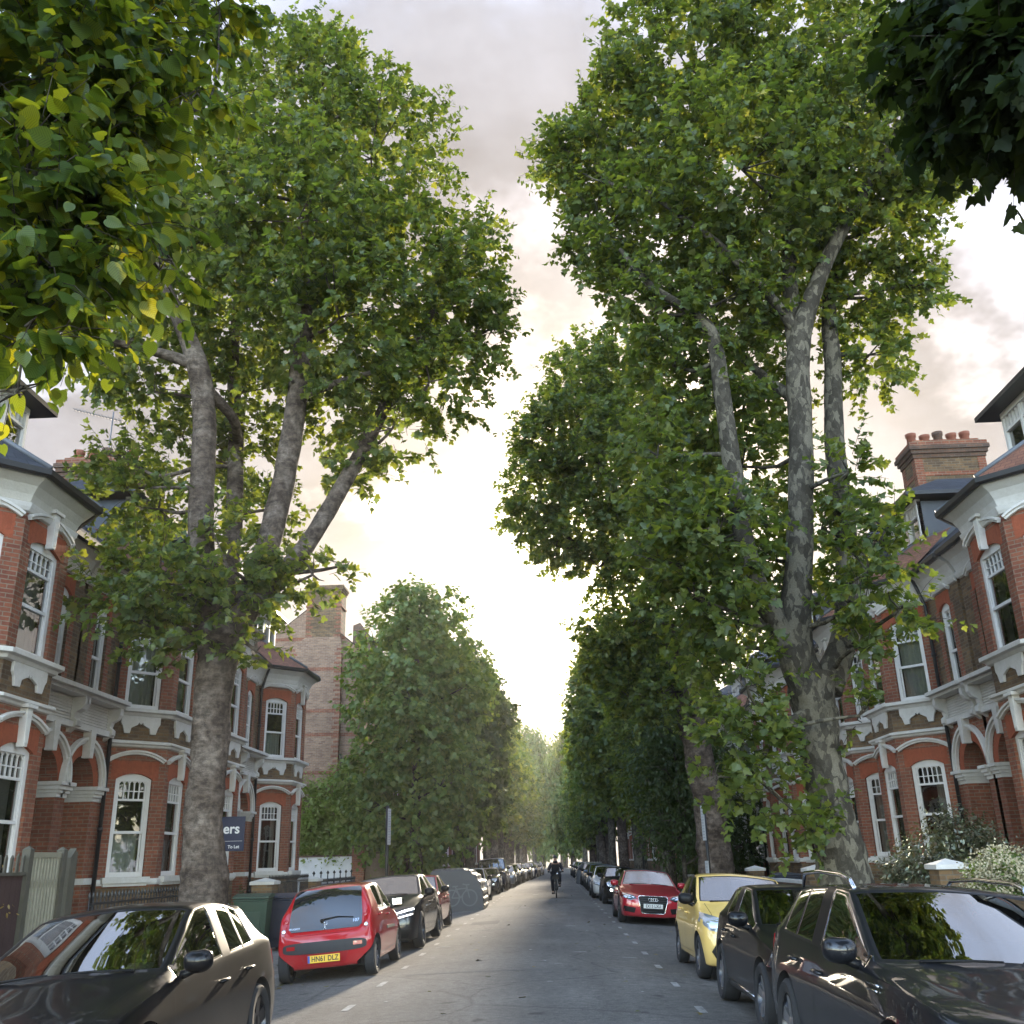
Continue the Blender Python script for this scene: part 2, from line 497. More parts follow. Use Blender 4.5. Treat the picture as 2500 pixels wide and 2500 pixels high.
def sash(parent, fr, a0, a1, c0, c1, lights=5, top=0.28, curtain=None, lod=0, rise=0.12, split=0.5, blind=False):
    """sash window set back in its reveal; c1 is the spring of the arch"""
    mb = MB()
    b0, b1 = -0.16, -0.06
    head = c1 + rise + 0.02
    j = 0.085
    fbox(mb, fr, a0, a0 + j, c0, head, b0, b1)
    fbox(mb, fr, a1 - j, a1, c0, head, b0, b1)
    fbox(mb, fr, a0 + j, a1 - j, c1 - 0.04, head, b0, b1)
    fbox(mb, fr, a0 + j, a1 - j, c0, c0 + 0.10, b0, b1 + 0.004)
    H = c1 - c0
    zt = c1 - top * H * 0.75
    zm = c0 + H * (split - 0.05)
    l, r = a0 + j, a1 - j
    bt = 0.035
    for x0, x1 in ((l, l + bt), (r - bt, r)):
        fbox(mb, fr, x0, x1, c0 + 0.10, zm, b0 + 0.02, b1 - 0.05)
        fbox(mb, fr, x0, x1, zm, c1 - 0.04, b0 + 0.04, b1 - 0.02)
    fbox(mb, fr, l, r, zm - 0.025, zm + 0.03, b0 + 0.03, b1 - 0.012)
    if lights:
        fbox(mb, fr, l + bt, r - bt, zt - 0.03, zt + 0.015, b0 + 0.04, b1 - 0.02)
        n = lights
        cw = (r - l - 2 * bt) / n
        for i in range(1, n):
            x = l + bt + cw * i
            fbox(mb, fr, x - 0.012, x + 0.012, zt + 0.015, c1 - 0.04, b0 + 0.045, b1 - 0.03)
        if lod == 0:
            zh = zt + (c1 - 0.04 - zt) * 0.46
            fbox(mb, fr, l + bt, r - bt, zh - 0.01, zh + 0.01, b0 + 0.047, b1 - 0.033)
            for i in range(n):   # pointed heads of the small lights
                x0 = l + bt + cw * i
                for sgn, xx in ((1, x0), (-1, x0 + cw)):
                    mb.prism([(xx, c1 - 0.04), (xx, c1 - 0.04 - cw * 0.55), (xx + sgn * cw * 0.14, c1 - 0.04 - cw * 0.30), (xx + sgn * cw * 0.48, c1 - 0.04)],
                             lambda a, c, t: fr(a, c, t), b0 + 0.05, b1 - 0.035)
    w = mb.build('window', FRAME, parent)
    g = MB()
    g.quad(fr(l, c0 + 0.08, b0 + 0.045), fr(r, c0 + 0.08, b0 + 0.045), fr(r, c1, b0 + 0.045), fr(l, c1, b0 + 0.045))
    g.build('pane', GLASS, w)
    k = MB()
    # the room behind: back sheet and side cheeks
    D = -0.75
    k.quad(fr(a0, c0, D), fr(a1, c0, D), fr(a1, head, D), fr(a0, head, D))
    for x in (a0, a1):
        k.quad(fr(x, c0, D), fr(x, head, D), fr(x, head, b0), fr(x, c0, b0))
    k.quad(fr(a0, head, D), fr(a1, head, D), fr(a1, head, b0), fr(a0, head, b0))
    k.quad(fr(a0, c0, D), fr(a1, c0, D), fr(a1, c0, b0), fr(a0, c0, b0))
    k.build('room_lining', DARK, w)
    if curtain:
        cm = MB()
        if curtain == 'blind':
            zb = zm + 0.15 * H
            n = int((c1 - zb) / 0.05)
            for i in range(n):
                z = c1 - i * 0.05
                cm.quad(fr(l, z, b0 - 0.06), fr(r, z, b0 - 0.06), fr(r, z - 0.045, b0 - 0.035), fr(l, z - 0.045, b0 - 0.035))
        else:
            spans = {'left': [(l, l + (r - l) * 0.45)], 'right': [(r - (r - l) * 0.45, r)], 'both': [(l, l + (r - l) * 0.28), (r - (r - l) * 0.28, r)],
                     'net': [(l, r)], 'half': [(l, r)]}[curtain]
            zt2 = zm if curtain == 'half' else c1
            for x0, x1 in spans:
                n = max(8, int((x1 - x0) / 0.022))
                bs = [b0 - 0.10 + 0.028 * math.sin(i * 1.25 + 1.3 * math.sin(i * 0.31)) for i in range(n + 1)]
                for i in range(n):
                    xa, xb = x0 + (x1 - x0) * i / n, x0 + (x1 - x0) * (i + 1) / n
                    cm.add([fr(xa, c0 + 0.05, bs[i]), fr(xb, c0 + 0.05, bs[i + 1]), fr(xb, zt2, bs[i + 1]), fr(xa, zt2, bs[i])], [(0, 1, 2, 3)], 0, True)
        cm.build('curtain', CURT if curtain in ('net', 'half', 'blind') else CURT2, w)
    return w

def arch_dress(br, tr, fr, a0, a1, z, rise=0.12, key=False, hood=True, h=0.26, wide=0.12, lod=0):
    """rubbed brick arch plate, white hood mould, optional keystone"""
    n = 10
    lo = seg_arc(a0, a1, z, rise, 0, n)
    top_z = z + rise + h
    # brick plate standing 4 mm proud, cut to the arch below
    for i in range(n):
        q = [lo[i], lo[i + 1], (lo[i + 1][0], top_z), (lo[i][0], top_z)]
        br.prism(q, lambda a, c, t: fr(a, c, t), -0.055, 0.004, 1)
    for x0, x1 in ((a0 - wide, a0), (a1, a1 + wide)):
        br.prism([(x0, z - 0.02), (x1, z - 0.02), (x1, top_z), (x0, top_z)], lambda a, c, t: fr(a, c, t), -0.02, 0.004, 1)
    if hood:
        A0, A1 = a0 - wide - 0.08, a1 + wide + 0.08
        for g, t in ((0.0, 0.065), (0.045, 0.10)) if lod == 0 else ((0.0, 0.10),):
            i_ = seg_arc(A0, A1, top_z - 0.04, rise * 1.5, g, n)
            o_ = seg_arc(A0, A1, top_z - 0.04, rise * 1.5, g + (0.045 if lod == 0 else 0.09), n)
            tr.strip(i_, o_, lambda a, c, t_: fr(a, c, t_), 0.0, t)
    if key:
        m = (a0 + a1) / 2
        zt = top_z + rise * 1.5 + 0.10
        tr.prism([(m - 0.045, z + rise - 0.07), (m + 0.045, z + rise - 0.07), (m + 0.085, zt), (m - 0.085, zt)], lambda a, c, t: fr(a, c, t), -0.01, 0.13)
        if lod == 0:
            for s_ in (-0.045, 0, 0.045):
                tr.prism([(m + s_ * 0.6 - 0.009, z + rise - 0.02), (m + s_ * 0.6 + 0.009, z + rise - 0.02), (m + s_ + 0.012, zt - 0.05), (m + s_ - 0.012, zt - 0.05)], lambda a, c, t: fr(a, c, t), 0.13, 0.140)
        tr.prism([(m - 0.15, zt), (m + 0.15, zt), (m + 0.16, zt + 0.06), (m - 0.16, zt + 0.06)], lambda a, c, t: fr(a, c, t), 0.0, 0.17)

def mould(mb, path, prof, closed=False, m=0):
    """sweep a profile (out, up) along a plan path [(x, y)] with mitred corners; out is to the left of travel"""
    n = len(path)
    rings = []
    for i in range(n):
        p = Vector(path[i]); 
        d0 = (p - Vector(path[i - 1])).normalized() if i > 0 else None
        d1 = (Vector(path[i + 1]) - p).normalized() if i < n - 1 else None
        d0 = d0 or d1; d1 = d1 or d0
        n0 = Vector((d0.y, -d0.x)); n1 = Vector((d1.y, -d1.x))
        b = (n0 + n1).normalized()
        k = 1 / max(0.35, b.dot(n0))
        rings.append([(p.x + b.x * o * k, p.y + b.y * o * k, z) for o, z in prof])
    k = len(prof)
    v = [q for r_ in rings for q in r_]
    fs = [(i * k + j, (i + 1) * k + j, (i + 1) * k + (j + 1) % k, i * k + (j + 1) % k) for i in range(n - 1) for j in range(k)]
    fs += [tuple(range(k)), tuple(range((n - 1) * k + k - 1, (n - 1) * k - 1, -1))]
    mb.add(v, fs, m)

def apron(tr, fr, a0, a1, z, h=0.42):
    """white shaped panel under a first floor window"""
    w = a1 - a0
    m = (a0 + a1) / 2
    P = [(a0, z), (a0, z - h * 0.45), (a0 + w * .05, z - h * .62), (a0 + w * .10, z - h), (a0 + w * .24, z - h), (a0 + w * .27, z - h * .70),
         (a0 + w * .36, z - h * .60), (m - 0.06, z - h * .52), (m - 0.045, z - h * .40), (m, z - h * .52), (m + 0.045, z - h * .40), (m + 0.06, z - h * .52),
         (a1 - w * .36, z - h * .60), (a1 - w * .27, z - h * .70), (a1 - w * .24, z - h), (a1 - w * .10, z - h), (a1 - w * .05, z - h * .62), (a1, z - h * .45), (a1, z)]
    # split at the middle so both halves fill cleanly
    for i in range(len(P) - 1):
        (x0, z0), (x1, z1) = P[i], P[i + 1]
        if abs(x1 - x0) < 1e-6:
            continue
        tr.prism([(x0, z0), (x1, z1), (x1, z), (x0, z)] if z0 != z or z1 != z else [(x0, z0), (x1, z1), (x1, z + .001)], lambda a, c, t: fr(a, c, t), 0.0, 0.05)

def build_house(name, hand, lod=0, white_bay=False, door_mat=None, dormer=True, seed=0):
    """hand=-1: door on the -x side of the bay, +1: on the +x side"""
    rr = random.Random(seed)
    root = bpy.data.objects.new(name, None)
    COL.objects.link(root)
    hd = hand
    F0 = Fr((0, 0, 0), (1, 0, 0), (0, -1, 0))
    # plan of the bay
    fw, dp = 0.78, 0.95
    pA, pB, pC, pD = (-fw - dp, 0), (-fw, -dp), (fw, -dp), (fw + dp, 0)
    s2 = math.sqrt(0.5)
    FL = Fr((pA[0], 0, 0), (s2, -s2, 0), (-s2, -s2, 0))
    FF = Fr((pB[0], -dp, 0), (1, 0, 0), (0, -1, 0))
    FR_ = Fr((pC[0], -dp, 0), (s2, s2, 0), (s2, -s2, 0))
    sl = dp / s2
    xin = 1.875 * -hd            # party wall at the neighbour's bay
    xdo = 3.55 * hd              # party wall at the neighbour's door
    x0, x1 = min(xin, xdo), max(xin, xdo)
    br = MB(); tr = MB(); wh = MB()
    GS, GT = 1.62, 3.48          # ground floor sill, spring
    S1, T1 = 4.98, 6.80
    bands = [(-0.3, 1.30, 2), (4.26, 4.86, 2)]
    ww = 0.76
    wins = []
    for fi, (fr, wd) in enumerate(((FL, sl), (FF, 2 * fw), (FR_, sl))):
        m = wd / 2
        ww_ = 0.80 if fi != 1 else 1.0
        a0, a1 = m - ww_ / 2, m + ww_ / 2
        hs = [(a0, a1, GS - 0.12, GT + 0.13), (a0, a1, S1, T1 + 0.13)]
        wall(br, fr, 0, wd, -0.3, 7.3, hs, 0.17, 0, bands)
        for (c0, c1, fl) in ((GS - 0.12, GT, 0), (S1, T1, 1)):
            cur = rr.choice(['net', 'left', 'right', 'both', 'half', 'net', 'blind', 'both', 'net']) if lod == 0 else rr.choice(['net', None, 'both'])
            sash(root, fr, a0, a1, c0, c1, 5 if fi != 1 else 5, curtain=cur, lod=lod)
            arch_dress(br, tr, fr, a0, a1, c1, key=(fi == 1), lod=lod)
            if fl == 0:
                fbox(tr, fr, a0 - 0.10, a1 + 0.10, c0 - 0.12, c0 - 0.002, -0.05, 0.13)
                fbox(tr, fr, a0 - 0.06, a1 + 0.06, c0 - 0.18, c0 - 0.12, 0.0, 0.08)
                if lod == 0:
                    fbox(tr, fr, a0 - 0.02, a1 + 0.02, 0.42, 0.78, -0.01, 0.02)
                    for q in range(9):
                        x = a0 + 0.02 + (a1 - a0 - 0.04) * q / 8
                        fbox(tr, fr, x - 0.022, x + 0.022, 0.45, 0.75, 0.02, 0.05)
            else:
                apron(tr, fr, a0 - 0.04, a1 + 0.04, 4.84, 0.40)
    # main wall: brown brick upstairs with red quoins at the openings
    ps = -1 if hd < 0 else 1
    dx0, dx1 = (x0, -fw - dp) if hd < 0 else (fw + dp, x1)
    nx0, nx1 = (fw + dp, x1) if hd < 0 else (x0, -fw - dp)
    wc = 2.62 * hd
    nw = (wc - 0.30, wc + 0.30, 5.08, 6.90 + 0.12)
    ac = 2.74 * hd
    wall(br, F0, dx0, dx1, 4.30, 7.3, [nw], 0.17, 2)
    for (u0, u1) in ((nw[0] - 0.22, nw[0]), (nw[1], nw[1] + 0.22)):
        fbox(br, F0, u0, u1, 5.08, 6.88, -0.01, 0.003, 0)
    wall(br, F0, nx0, nx1, -0.3, 7.3, [], 0.1, 0)
    sash(root, F0, nw[0], nw[1], 5.08, 6.85, 2, curtain=rr.choice([None, 'net', 'left']), lod=lod)
    arch_dress(br, tr, F0, nw[0], nw[1], 6.85, wide=0.10, lod=lod)
    # porch: round arch on capped piers
    ri, zs = 0.56, 3.28
    # wall above the caps with the arch cut out
    n = 18
    pts = arc(ac, zs, ri, 0, PI, n)
    for i in range(n):
        (xa, za), (xb, zb) = pts[i], pts[i + 1]
        br.prism([(xa, za), (xa, 4.30), (xb, 4.30), (xb, zb)], lambda a, c, t: F0(a, c, t), -0.45, 0.0, 0 if lod else 0)
        br.prism([(xa, za), (ac + (xa - ac) * 1.36, zs + (za - zs) * 1.36), (ac + (xb - ac) * 1.36, zs + (zb - zs) * 1.36), (xb, zb)], lambda a, c, t: F0(a, c, t), 0.0, 0.006, 1)
    lx0, lx1 = min(dx0, dx1), max(dx0, dx1)
    for (u0, u1) in ((lx0, ac - ri), (ac + ri, lx1)):
        fbox(br, F0, u0, u1, zs, 4.30, -0.45, -0.001, 0)
        fbox(br, F0, u0, u1, -0.3, zs, -0.95, 0.001, 0)
        # capital
        e0 = u0 + (0.0 if abs(u0 - xdo) < 1e-6 else -0.07); e1 = u1 + (0.0 if abs(u1 - xdo) < 1e-6 else 0.07)
        if abs(u1 - (-fw - dp)) < 1e-6: e1 = u1
        if abs(u0 - (fw + dp)) < 1e-6: e0 = u0
        for k_, (za, zb, o_) in enumerate(((2.98, 3.06, 0.03), (3.06, 3.12, 0.07), (3.12, 3.20, 0.11), (3.20, 3.27, 0.16))):
            g = (0.02, 0.045, 0.07, 0.10)[k_]
            f0 = u0 - (g if e0 < u0 else 0); f1 = u1 + (g if e1 > u1 else 0)
            fbox(tr, F0, f0, f1, za, zb, -0.93, o_)
        fbox(tr, F0, u0 - 0.012, u1 + 0.012, 1.38, 1.50, -0.4, 0.05)
    for (r1, r2, t) in ((0.80, 0.86, 0.08), (0.86, 0.92, 0.125)) if lod == 0 else ((0.80, 0.92, 0.11),):
        tr.strip(arc(ac, zs, r1, 0, PI, 20), arc(ac, zs, r2, 0, PI, 20), lambda a, c, t_: F0(a, c, t_), 0.006, t)
    tr.prism([(ac - 0.07, zs + ri - 0.05), (ac + 0.07, zs + ri - 0.05), (ac + 0.12, 4.34), (ac - 0.12, 4.34)], lambda a, c, t: F0(a, c, t), -0.01, 0.17)
    # lobby: side walls, back wall with door, ceiling, floor step
    lob = MB()
    lob.quad(F0(lx0, -0.2, -0.95), F0(lx1, -0.2, -0.95), F0(lx1, 4.0, -0.95), F0(lx0, 4.0, -0.95))
    lob.quad(F0(lx0, 4.0, -0.95), F0(lx1, 4.0, -0.95), F0(lx1, 4.0, -0.45), F0(lx0, 4.0, -0.45))
    lob.build('porch_lining', mat('porch_paint', (0.42, 0.42, 0.41), 0.7), root)
    dr = MB()
    fbox(dr, F0, ac - 0.46, ac + 0.46, 0.30, 2.35, -0.94, -0.90)
    for zz_ in (0.45, 1.40):
        for xx_ in (-0.36, 0.06):
            fbox(dr, F0, ac + xx_, ac + xx_ + 0.30, zz_, zz_ + 0.78, -0.90, -0.885)
    dr.build('door', door_mat or DOORG, root)
    stp = MB()
    fbox(stp, F0, lx0 + 0.1, lx1 - 0.1, -0.3, 0.28, -0.93, 0.55)
    fbox(stp, F0, lx0 + 0.1, lx1 - 0.1, -0.3, 0.12, 0.55, 0.88)
    stp.build('door_step', STONE, root)
    # white balcony panel: mouldings, ribbed panel and scroll brackets
    px0, px1 = min(dx0, dx1), max(dx0, dx1)
    fbox(tr, F0, px0, px1, 4.30, 4.42, -0.02, 0.14)
    fbox(tr, F0, px0, px1, 4.42, 4.90, -0.02, 0.05)
    if lod == 0:
        for i in range(8):
            z = 4.45 + i * 0.056
            fbox(tr, F0, px0, px1, z, z + 0.032, 0.05, 0.075)
    fbox(tr, F0, px0, px1, 4.90, 4.97, -0.02, 0.34)
    fbox(tr, F0, px0, px1, 4.97, 5.055, -0.02, 0.44)
    for bx in (ac + 0.86 * hd * -1 + 0.02 * hd, ac + 0.80 * hd):
        bx = min(max(bx, px0 + 0.09), px1 - 0.09)
        prof = [(0.0, 4.22), (0.10, 4.30), (0.20, 4.34), (0.20, 4.44), (0.13, 4.50), (0.16, 4.60), (0.27, 4.66), (0.33, 4.76), (0.33, 4.90), (0.0, 4.90)]
        tr.prism(prof, lambda a, c, t, bx=bx: F0(bx + t, c, a), -0.075, 0.075)
    # string course, sill cornice and frieze that wrap the bay
    path = [(dx0, 0), pA, pB, pC, pD, (dx1, 0)]
    bay = [pA, pB, pC, pD]
    if hd < 0:
        top = [(x0, 0), pA, pB, pC, pD, (x1, 0)]
    else:
        top = [(x0, 0), pA, pB, pC, pD, (x1, 0)]
    def rect(o0, o1, z0, z1):
        return [(o0, z0), (o1, z0), (o1, z1), (o0, z1)]
    mould(tr, bay, [(-0.01, 4.14), (0.05, 4.16), (0.07, 4.20), (0.12, 4.22), (0.12, 4.27), (-0.01, 4.30)])
    mould(tr, bay, [(-0.01, 4.80), (0.06, 4.82), (0.09, 4.88), (0.17, 4.90), (0.17, 4.975), (-0.01, 5.0)])
    mould(tr, bay, [(-0.01, 1.34), (0.035, 1.34), (0.05, 1.38), (0.05, 1.45), (-0.01, 1.47)])
    mould(tr, top, [(-0.01, 7.25), (0.05, 7.27), (0.08, 7.33), (0.10, 7.40), (-0.01, 7.42)])
    cove = MB()
    mould(cove, top, [(-0.01, 7.41), (0.05, 7.42), (0.09, 7.54), (0.17, 7.68), (0.31, 7.80), (0.31, 7.84), (-0.01, 7.84)])
    cove.build('frieze', STUCCO if rr.random() < 0.5 else WHITE, root)
    gut = MB()
    mould(gut, top, [(0.28, 7.84), (0.36, 7.80), (0.43, 7.83), (0.44, 7.92), (0.28, 7.93)])
    gut.build('gutter', BLACK, root)
    # downpipe in the corner by the porch
    dpipe = MB()
    cx = (-fw - dp - 0.07) if hd < 0 else (fw + dp + 0.07)
    dpipe.tube([(cx, -0.09, 0.0), (cx, -0.09, 7.1), (cx, -0.2, 7.5), (cx, -0.30, 7.8)], 0.045, 8)
    for z in (0.9, 2.4, 5.9):
        dpipe.tube([(cx, -0.09, z), (cx, -0.09, z + 0.09)], 0.06, 8)
    dpipe.build('downpipe', BLACK, root)
    # roofs
    rf = MB()
    ov = 0.40
    ze = 7.93
    def sl_z(w):  # main slope, w metres behind the wall plane
        return ze + (w + ov) * 0.80
    ridge_w = 4.2
    rf.quad((x0, -ov, ze), (x1, -ov, ze), (x1, ridge_w, sl_z(ridge_w)), (x0, ridge_w, sl_z(ridge_w)))
    rf.quad((x1, ridge_w, sl_z(ridge_w)), (x1, 2 * ridge_w + ov, ze), (x0, 2 * ridge_w + ov, ze), (x0, ridge_w, sl_z(ridge_w)))
    # hipped slates over the bay
    t_ = math.tan(PI / 8)
    e = [(pA[0] - ov * (t_), -ov * 1.0), (pB[0] - ov * t_, -dp - ov), (pC[0] + ov * t_, -dp - ov), (pD[0] + ov * t_, -ov)]
    e[0] = (pA[0] - ov * 0.41, -ov + 0.0); e[3] = (pD[0] + ov * 0.41, -ov + 0.0)
    wt_ = 0.55
    kz = 9.02
    k0, k1 = (-fw - 0.10, wt_ - 0.2), (fw + 0.10, wt_ - 0.2)
    rf.quad((*e[1], ze), (*e[2], ze), (*k1, kz), (*k0, kz), 0)
    rf.add([(*e[0], ze), (*e[1], ze), (*k0, kz), (k0[0] - 0.9, wt_ + 0.35, kz + 0.1)], [(0, 1, 2, 3)], 1)
    rf.add([(*e[2], ze), (*e[3], ze), (k1[0] + 0.9, wt_ + 0.35, kz + 0.1), (*k1, kz)], [(0, 1, 2, 3)], 1)
    # hip rolls
    for a_, b_ in ((e[1], k0), (e[2], k1)):
        rf.tube([(*a_, ze + 0.02), (*b_, kz + 0.02)], 0.05, 6, 2)
    rf.tube([(x0, ridge_w, sl_z(ridge_w)), (x1, ridge_w, sl_z(ridge_w))], 0.08, 6, 2)
    roof = rf.build('roof', [SLATE, TILE if rr.random() < 0.6 else SLATE, LEAD], root)
    # gabled timber dormer over the bay
    if dormer:
        dm = MB()
        FD = Fr((0, 0.42, 0), (1, 0, 0), (0, -1, 0))
        dw, d0, d1 = 1.12, 8.95, 10.05
        fbox(dm, FD, -dw, dw, 8.6, d0, -0.1, 0.0, 0)
        for a_ in (-dw, -0.40, 0.32, dw - 0.08):
            fbox(dm, FD, a_, a_ + 0.08, d0, d1, -0.1, 0.02, 0)
        fbox(dm, FD, -dw, dw, d1 - 0.38, d1 - 0.33, -0.08, 0.01, 0)
        fbox(dm, FD, -dw, dw, d1 - 0.06, d1 + 0.06, -0.1, 0.03, 0)
        for i in range(15):
            a_ = -dw + 0.15 + i * (2 * dw - 0.3) / 14
            fbox(dm, FD, a_ - 0.018, a_ + 0.018, d1 - 0.33, d1 - 0.06, -0.07, 0.0, 0)
        for s_ in (-1, 1):
            dm.quad((s_ * dw, 0.42, 8.6), (s_ * dw, 3.2, 8.6), (s_ * dw, 3.2, d1), (s_ * dw, 0.42, d1), 1)
        o = 0.38
        ya_, yb_, xx_, z0_ = 0.42 - o, 3.6, dw + o, d1 + 0.06
        dm.box(-xx_, xx_, ya_, yb_, z0_, z0_ + 0.10, 2)
        dm.add([(-xx_, ya_, z0_ + .10), (xx_, ya_, z0_ + .10), (xx_, yb_, z0_ + .10), (-xx_, yb_, z0_ + .10), (0, ya_ + 1.5, z0_ + .95), (0, yb_, z0_ + .95)],
               [(0, 1, 4), (1, 2, 5, 4), (3, 0, 4, 5), (2, 3, 5)], 3)
        d = dm.build('dormer', [FRAME, LEAD, BLACK, SLATE], root)
        g = MB()
        g.quad(FD(-dw, d0, -0.05), FD(dw, d0, -0.05), FD(dw, d1, -0.05), FD(-dw, d1, -0.05))
        g.build('dormer_pane', GLASS, d)
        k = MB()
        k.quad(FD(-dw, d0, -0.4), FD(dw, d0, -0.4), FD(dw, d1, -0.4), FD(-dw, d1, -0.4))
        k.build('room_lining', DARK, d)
    # flank and rear walls so the terrace is solid
    for x in (x0, x1):
        br.add([(x, 0, -0.3), (x, 2 * ridge_w, -0.3), (x, 2 * ridge_w, 8.1), (x, ridge_w, sl_z(ridge_w) - 0.08), (x, 0, 8.1)], [(0, 1, 2, 3, 4)], 2)
    br.quad((x0, 2 * ridge_w, -0.3), (x1, 2 * ridge_w, -0.3), (x1, 2 * ridge_w, 8.1), (x0, 2 * ridge_w, 8.1), 2)
    if white_bay:
        br.build('wall', [WHITE, WHITE, RED], root)
    else:
        br.build('wall', [RED, REDP, STOCK], root)
    tr.build('white_trim', WHITE, root, bevel=0.008 if lod == 0 else 0)
    return root

def chimney_part(root, x, y0=1.3, y1=3.3, w=1.0, top=12.45):
    """brick stack with corbelled head and pots, on the party wall"""
    c = MB()
    c.box(x - w / 2, x + w / 2, y0, y1, 8.6, top - 0.55, 0)
    c.box(x - w / 2 - 0.02, x + w / 2 + 0.02, y0 - 0.02, y1 + 0.02, top - 1.1, top - 0.98, 1)
    for i, o in enumerate((0.04, 0.09, 0.14, 0.10)):
        c.box(x - w / 2 - o, x + w / 2 + o, y0 - o, y1 + o, top - 0.55 + i * 0.12, top - 0.55 + (i + 1) * 0.12 - 0.001, 2 if i < 3 else 1)
    c.box(x - w / 2 + 0.05, x + w / 2 - 0.05, y0 + 0.05, y1 - 0.05, top - 0.07, top + 0.04, 1)
    for zz_ in (0, 1):     # red corner piers
        pass
    for sx in (-1, 1):
        for yy in (y0, y1):
            c.box(x + sx * (w / 2 - 0.10) - 0.115, x + sx * (w / 2 - 0.10) + 0.115, yy - 0.012 if yy == y0 else yy - 0.22, yy + 0.22 if yy == y0 else yy + 0.012, 8.6, top - 0.56, 1)
    o = c.build('chimney', [STOCK, RED, DARKB], root)
    for i in range(5):
        p = MB()
        yy = y0 + 0.22 + i * (y1 - y0 - 0.44) / 4
        h = (0.42, 0.36, 0.45, 0.38, 0.42)[i]
        p.lathe([(0.15, top), (0.125, top + h * 0.7), (0.15, top + h * 0.75), (0.16, top + h), (0.12, top + h), (0.10, top + h * 0.3)], 14, 0, lambda a, b, h_, yy=yy: (x + a, yy + b, h_))
        p.build('chimney_pot', POT if i != 2 else DARKB, o)
    return o
# ------------------------------------------------------------------ ground, road, pavements
def asphalt():
    m, nt, b = pm('asphalt')
    t = nd(nt, 'ShaderNodeTexCoord')
    o = t.outputs['Object']
    mp = nd(nt, 'ShaderNodeMapping')
    mp.inputs['Scale'].default_value = (1.0, 0.16, 1.0)
    lk(nt, o, mp.inputs[0])
    big = noise(nt, o, 0.35, 5, 0.6)
    track = noise(nt, mp.outputs[0], 1.3, 5, 0.6)
    grain = noise(nt, o, 60, 4, 0.8)
    stone = nd(nt, 'ShaderNodeTexVoronoi')
    stone.inputs['Scale'].default_value = 70
    lk(nt, o, stone.inputs['Vector'])
    c = ramp(nt, mth(nt, 'ADD', mth(nt, 'MULTIPLY', big, 0.45), mth(nt, 'MULTIPLY', track, 0.55)), [(0.33, (0.092, 0.087, 0.080)), (0.52, (0.130, 0.122, 0.112)), (0.70, (0.176, 0.165, 0.150))])
    c = mixc(nt, 0.85, c, ramp(nt, grain, [(0.30, (0.40, 0.40, 0.40)), (0.60, (1.35, 1.35, 1.35)), (0.72, (2.8, 2.75, 2.65))]), 'MULTIPLY')
    mid_ = noise(nt, o, 9, 5, 0.75)
    c = mixc(nt, 0.7, c, ramp(nt, mid_, [(0.32, (0.62, 0.62, 0.62)), (0.68, (1.35, 1.34, 1.32))]), 'MULTIPLY')
    # cracks
    cr = nd(nt, 'ShaderNodeTexVoronoi'); cr.feature = 'DISTANCE_TO_EDGE'; cr.inputs['Scale'].default_value = 0.42
    wv = mixc(nt, 0.25, o, noise(nt, o, 1.3, 4)); lk(nt, wv, cr.inputs['Vector'])
    ck = ramp(nt, cr.outputs[0], [(0.0, (0.4, 0.4, 0.4)), (0.010, (1, 1, 1))])
    c = mixc(nt, 0.5, c, ck, 'MULTIPLY')
    # tar and oil spots
    sp = ramp(nt, noise(nt, o, 2.6, 2, 0.4), [(0.66, (1, 1, 1)), (0.76, (0.55, 0.55, 0.55))])
    c = mixc(nt, 1.0, c, sp, 'MULTIPLY')
    lk(nt, c, b.inputs['Base Color'])
    b.inputs['Roughness'].default_value = 0.92
    b.inputs['Specular IOR Level'].default_value = 0.12
    bump(nt, b, mth(nt, 'ADD', grain, mth(nt, 'MULTIPLY', stone.outputs[0], 0.8)), 0.45, 0.006)
    return m
ASPH = asphalt()
PAVING = brick('paving_slabs', (0.27, 0.26, 0.24), (0.20, 0.195, 0.185), (0.09, 0.085, 0.08), w=0.9, h=0.6, ms=0.008, soot=0.25)
GRANITE = weathered('granite_kerb', (0.26, 0.25, 0.24), 0.8, 0.6, 4, (0.5, 0.5, 0.5), bmp=0.3)
PAINT = weathered('road_paint', (0.46, 0.45, 0.42), 0.85, 0.95, 14, (0.26, 0.26, 0.26), spec=0.1)
SOIL = weathered('garden_soil', (0.085, 0.07, 0.045), 0.95, 0.6, 2.0, (0.5, 0.55, 0.4), bmp=0.5)
PATCHM = weathered('tarmac_repair', (0.098, 0.096, 0.094), 0.95, 0.5, 3.0, (0.6, 0.6, 0.6), spec=0.08, bmp=0.5)

Y0, Y1 = -26.0, 260.0
g = MB()
g.quad((-900, -900, -0.40), (900, -900, -0.40), (900, 1500, -0.40), (-900, 1500, -0.40))
tag(g.build('ground', SOIL), kind='structure')
r = MB()
xs = np.linspace(KERB_L, KERB_R, 25)
ys = np.linspace(Y0, Y1, 60)
vs = [(x, y, road_z(x)) for y in ys for x in xs]
nx = len(xs)
r.add(vs, [(j * nx + i, j * nx + i + 1, (j + 1) * nx + i + 1, (j + 1) * nx + i) for j in range(len(ys) - 1) for i in range(nx - 1)], 0, True)
tag(r.build('road', ASPH), kind='structure')
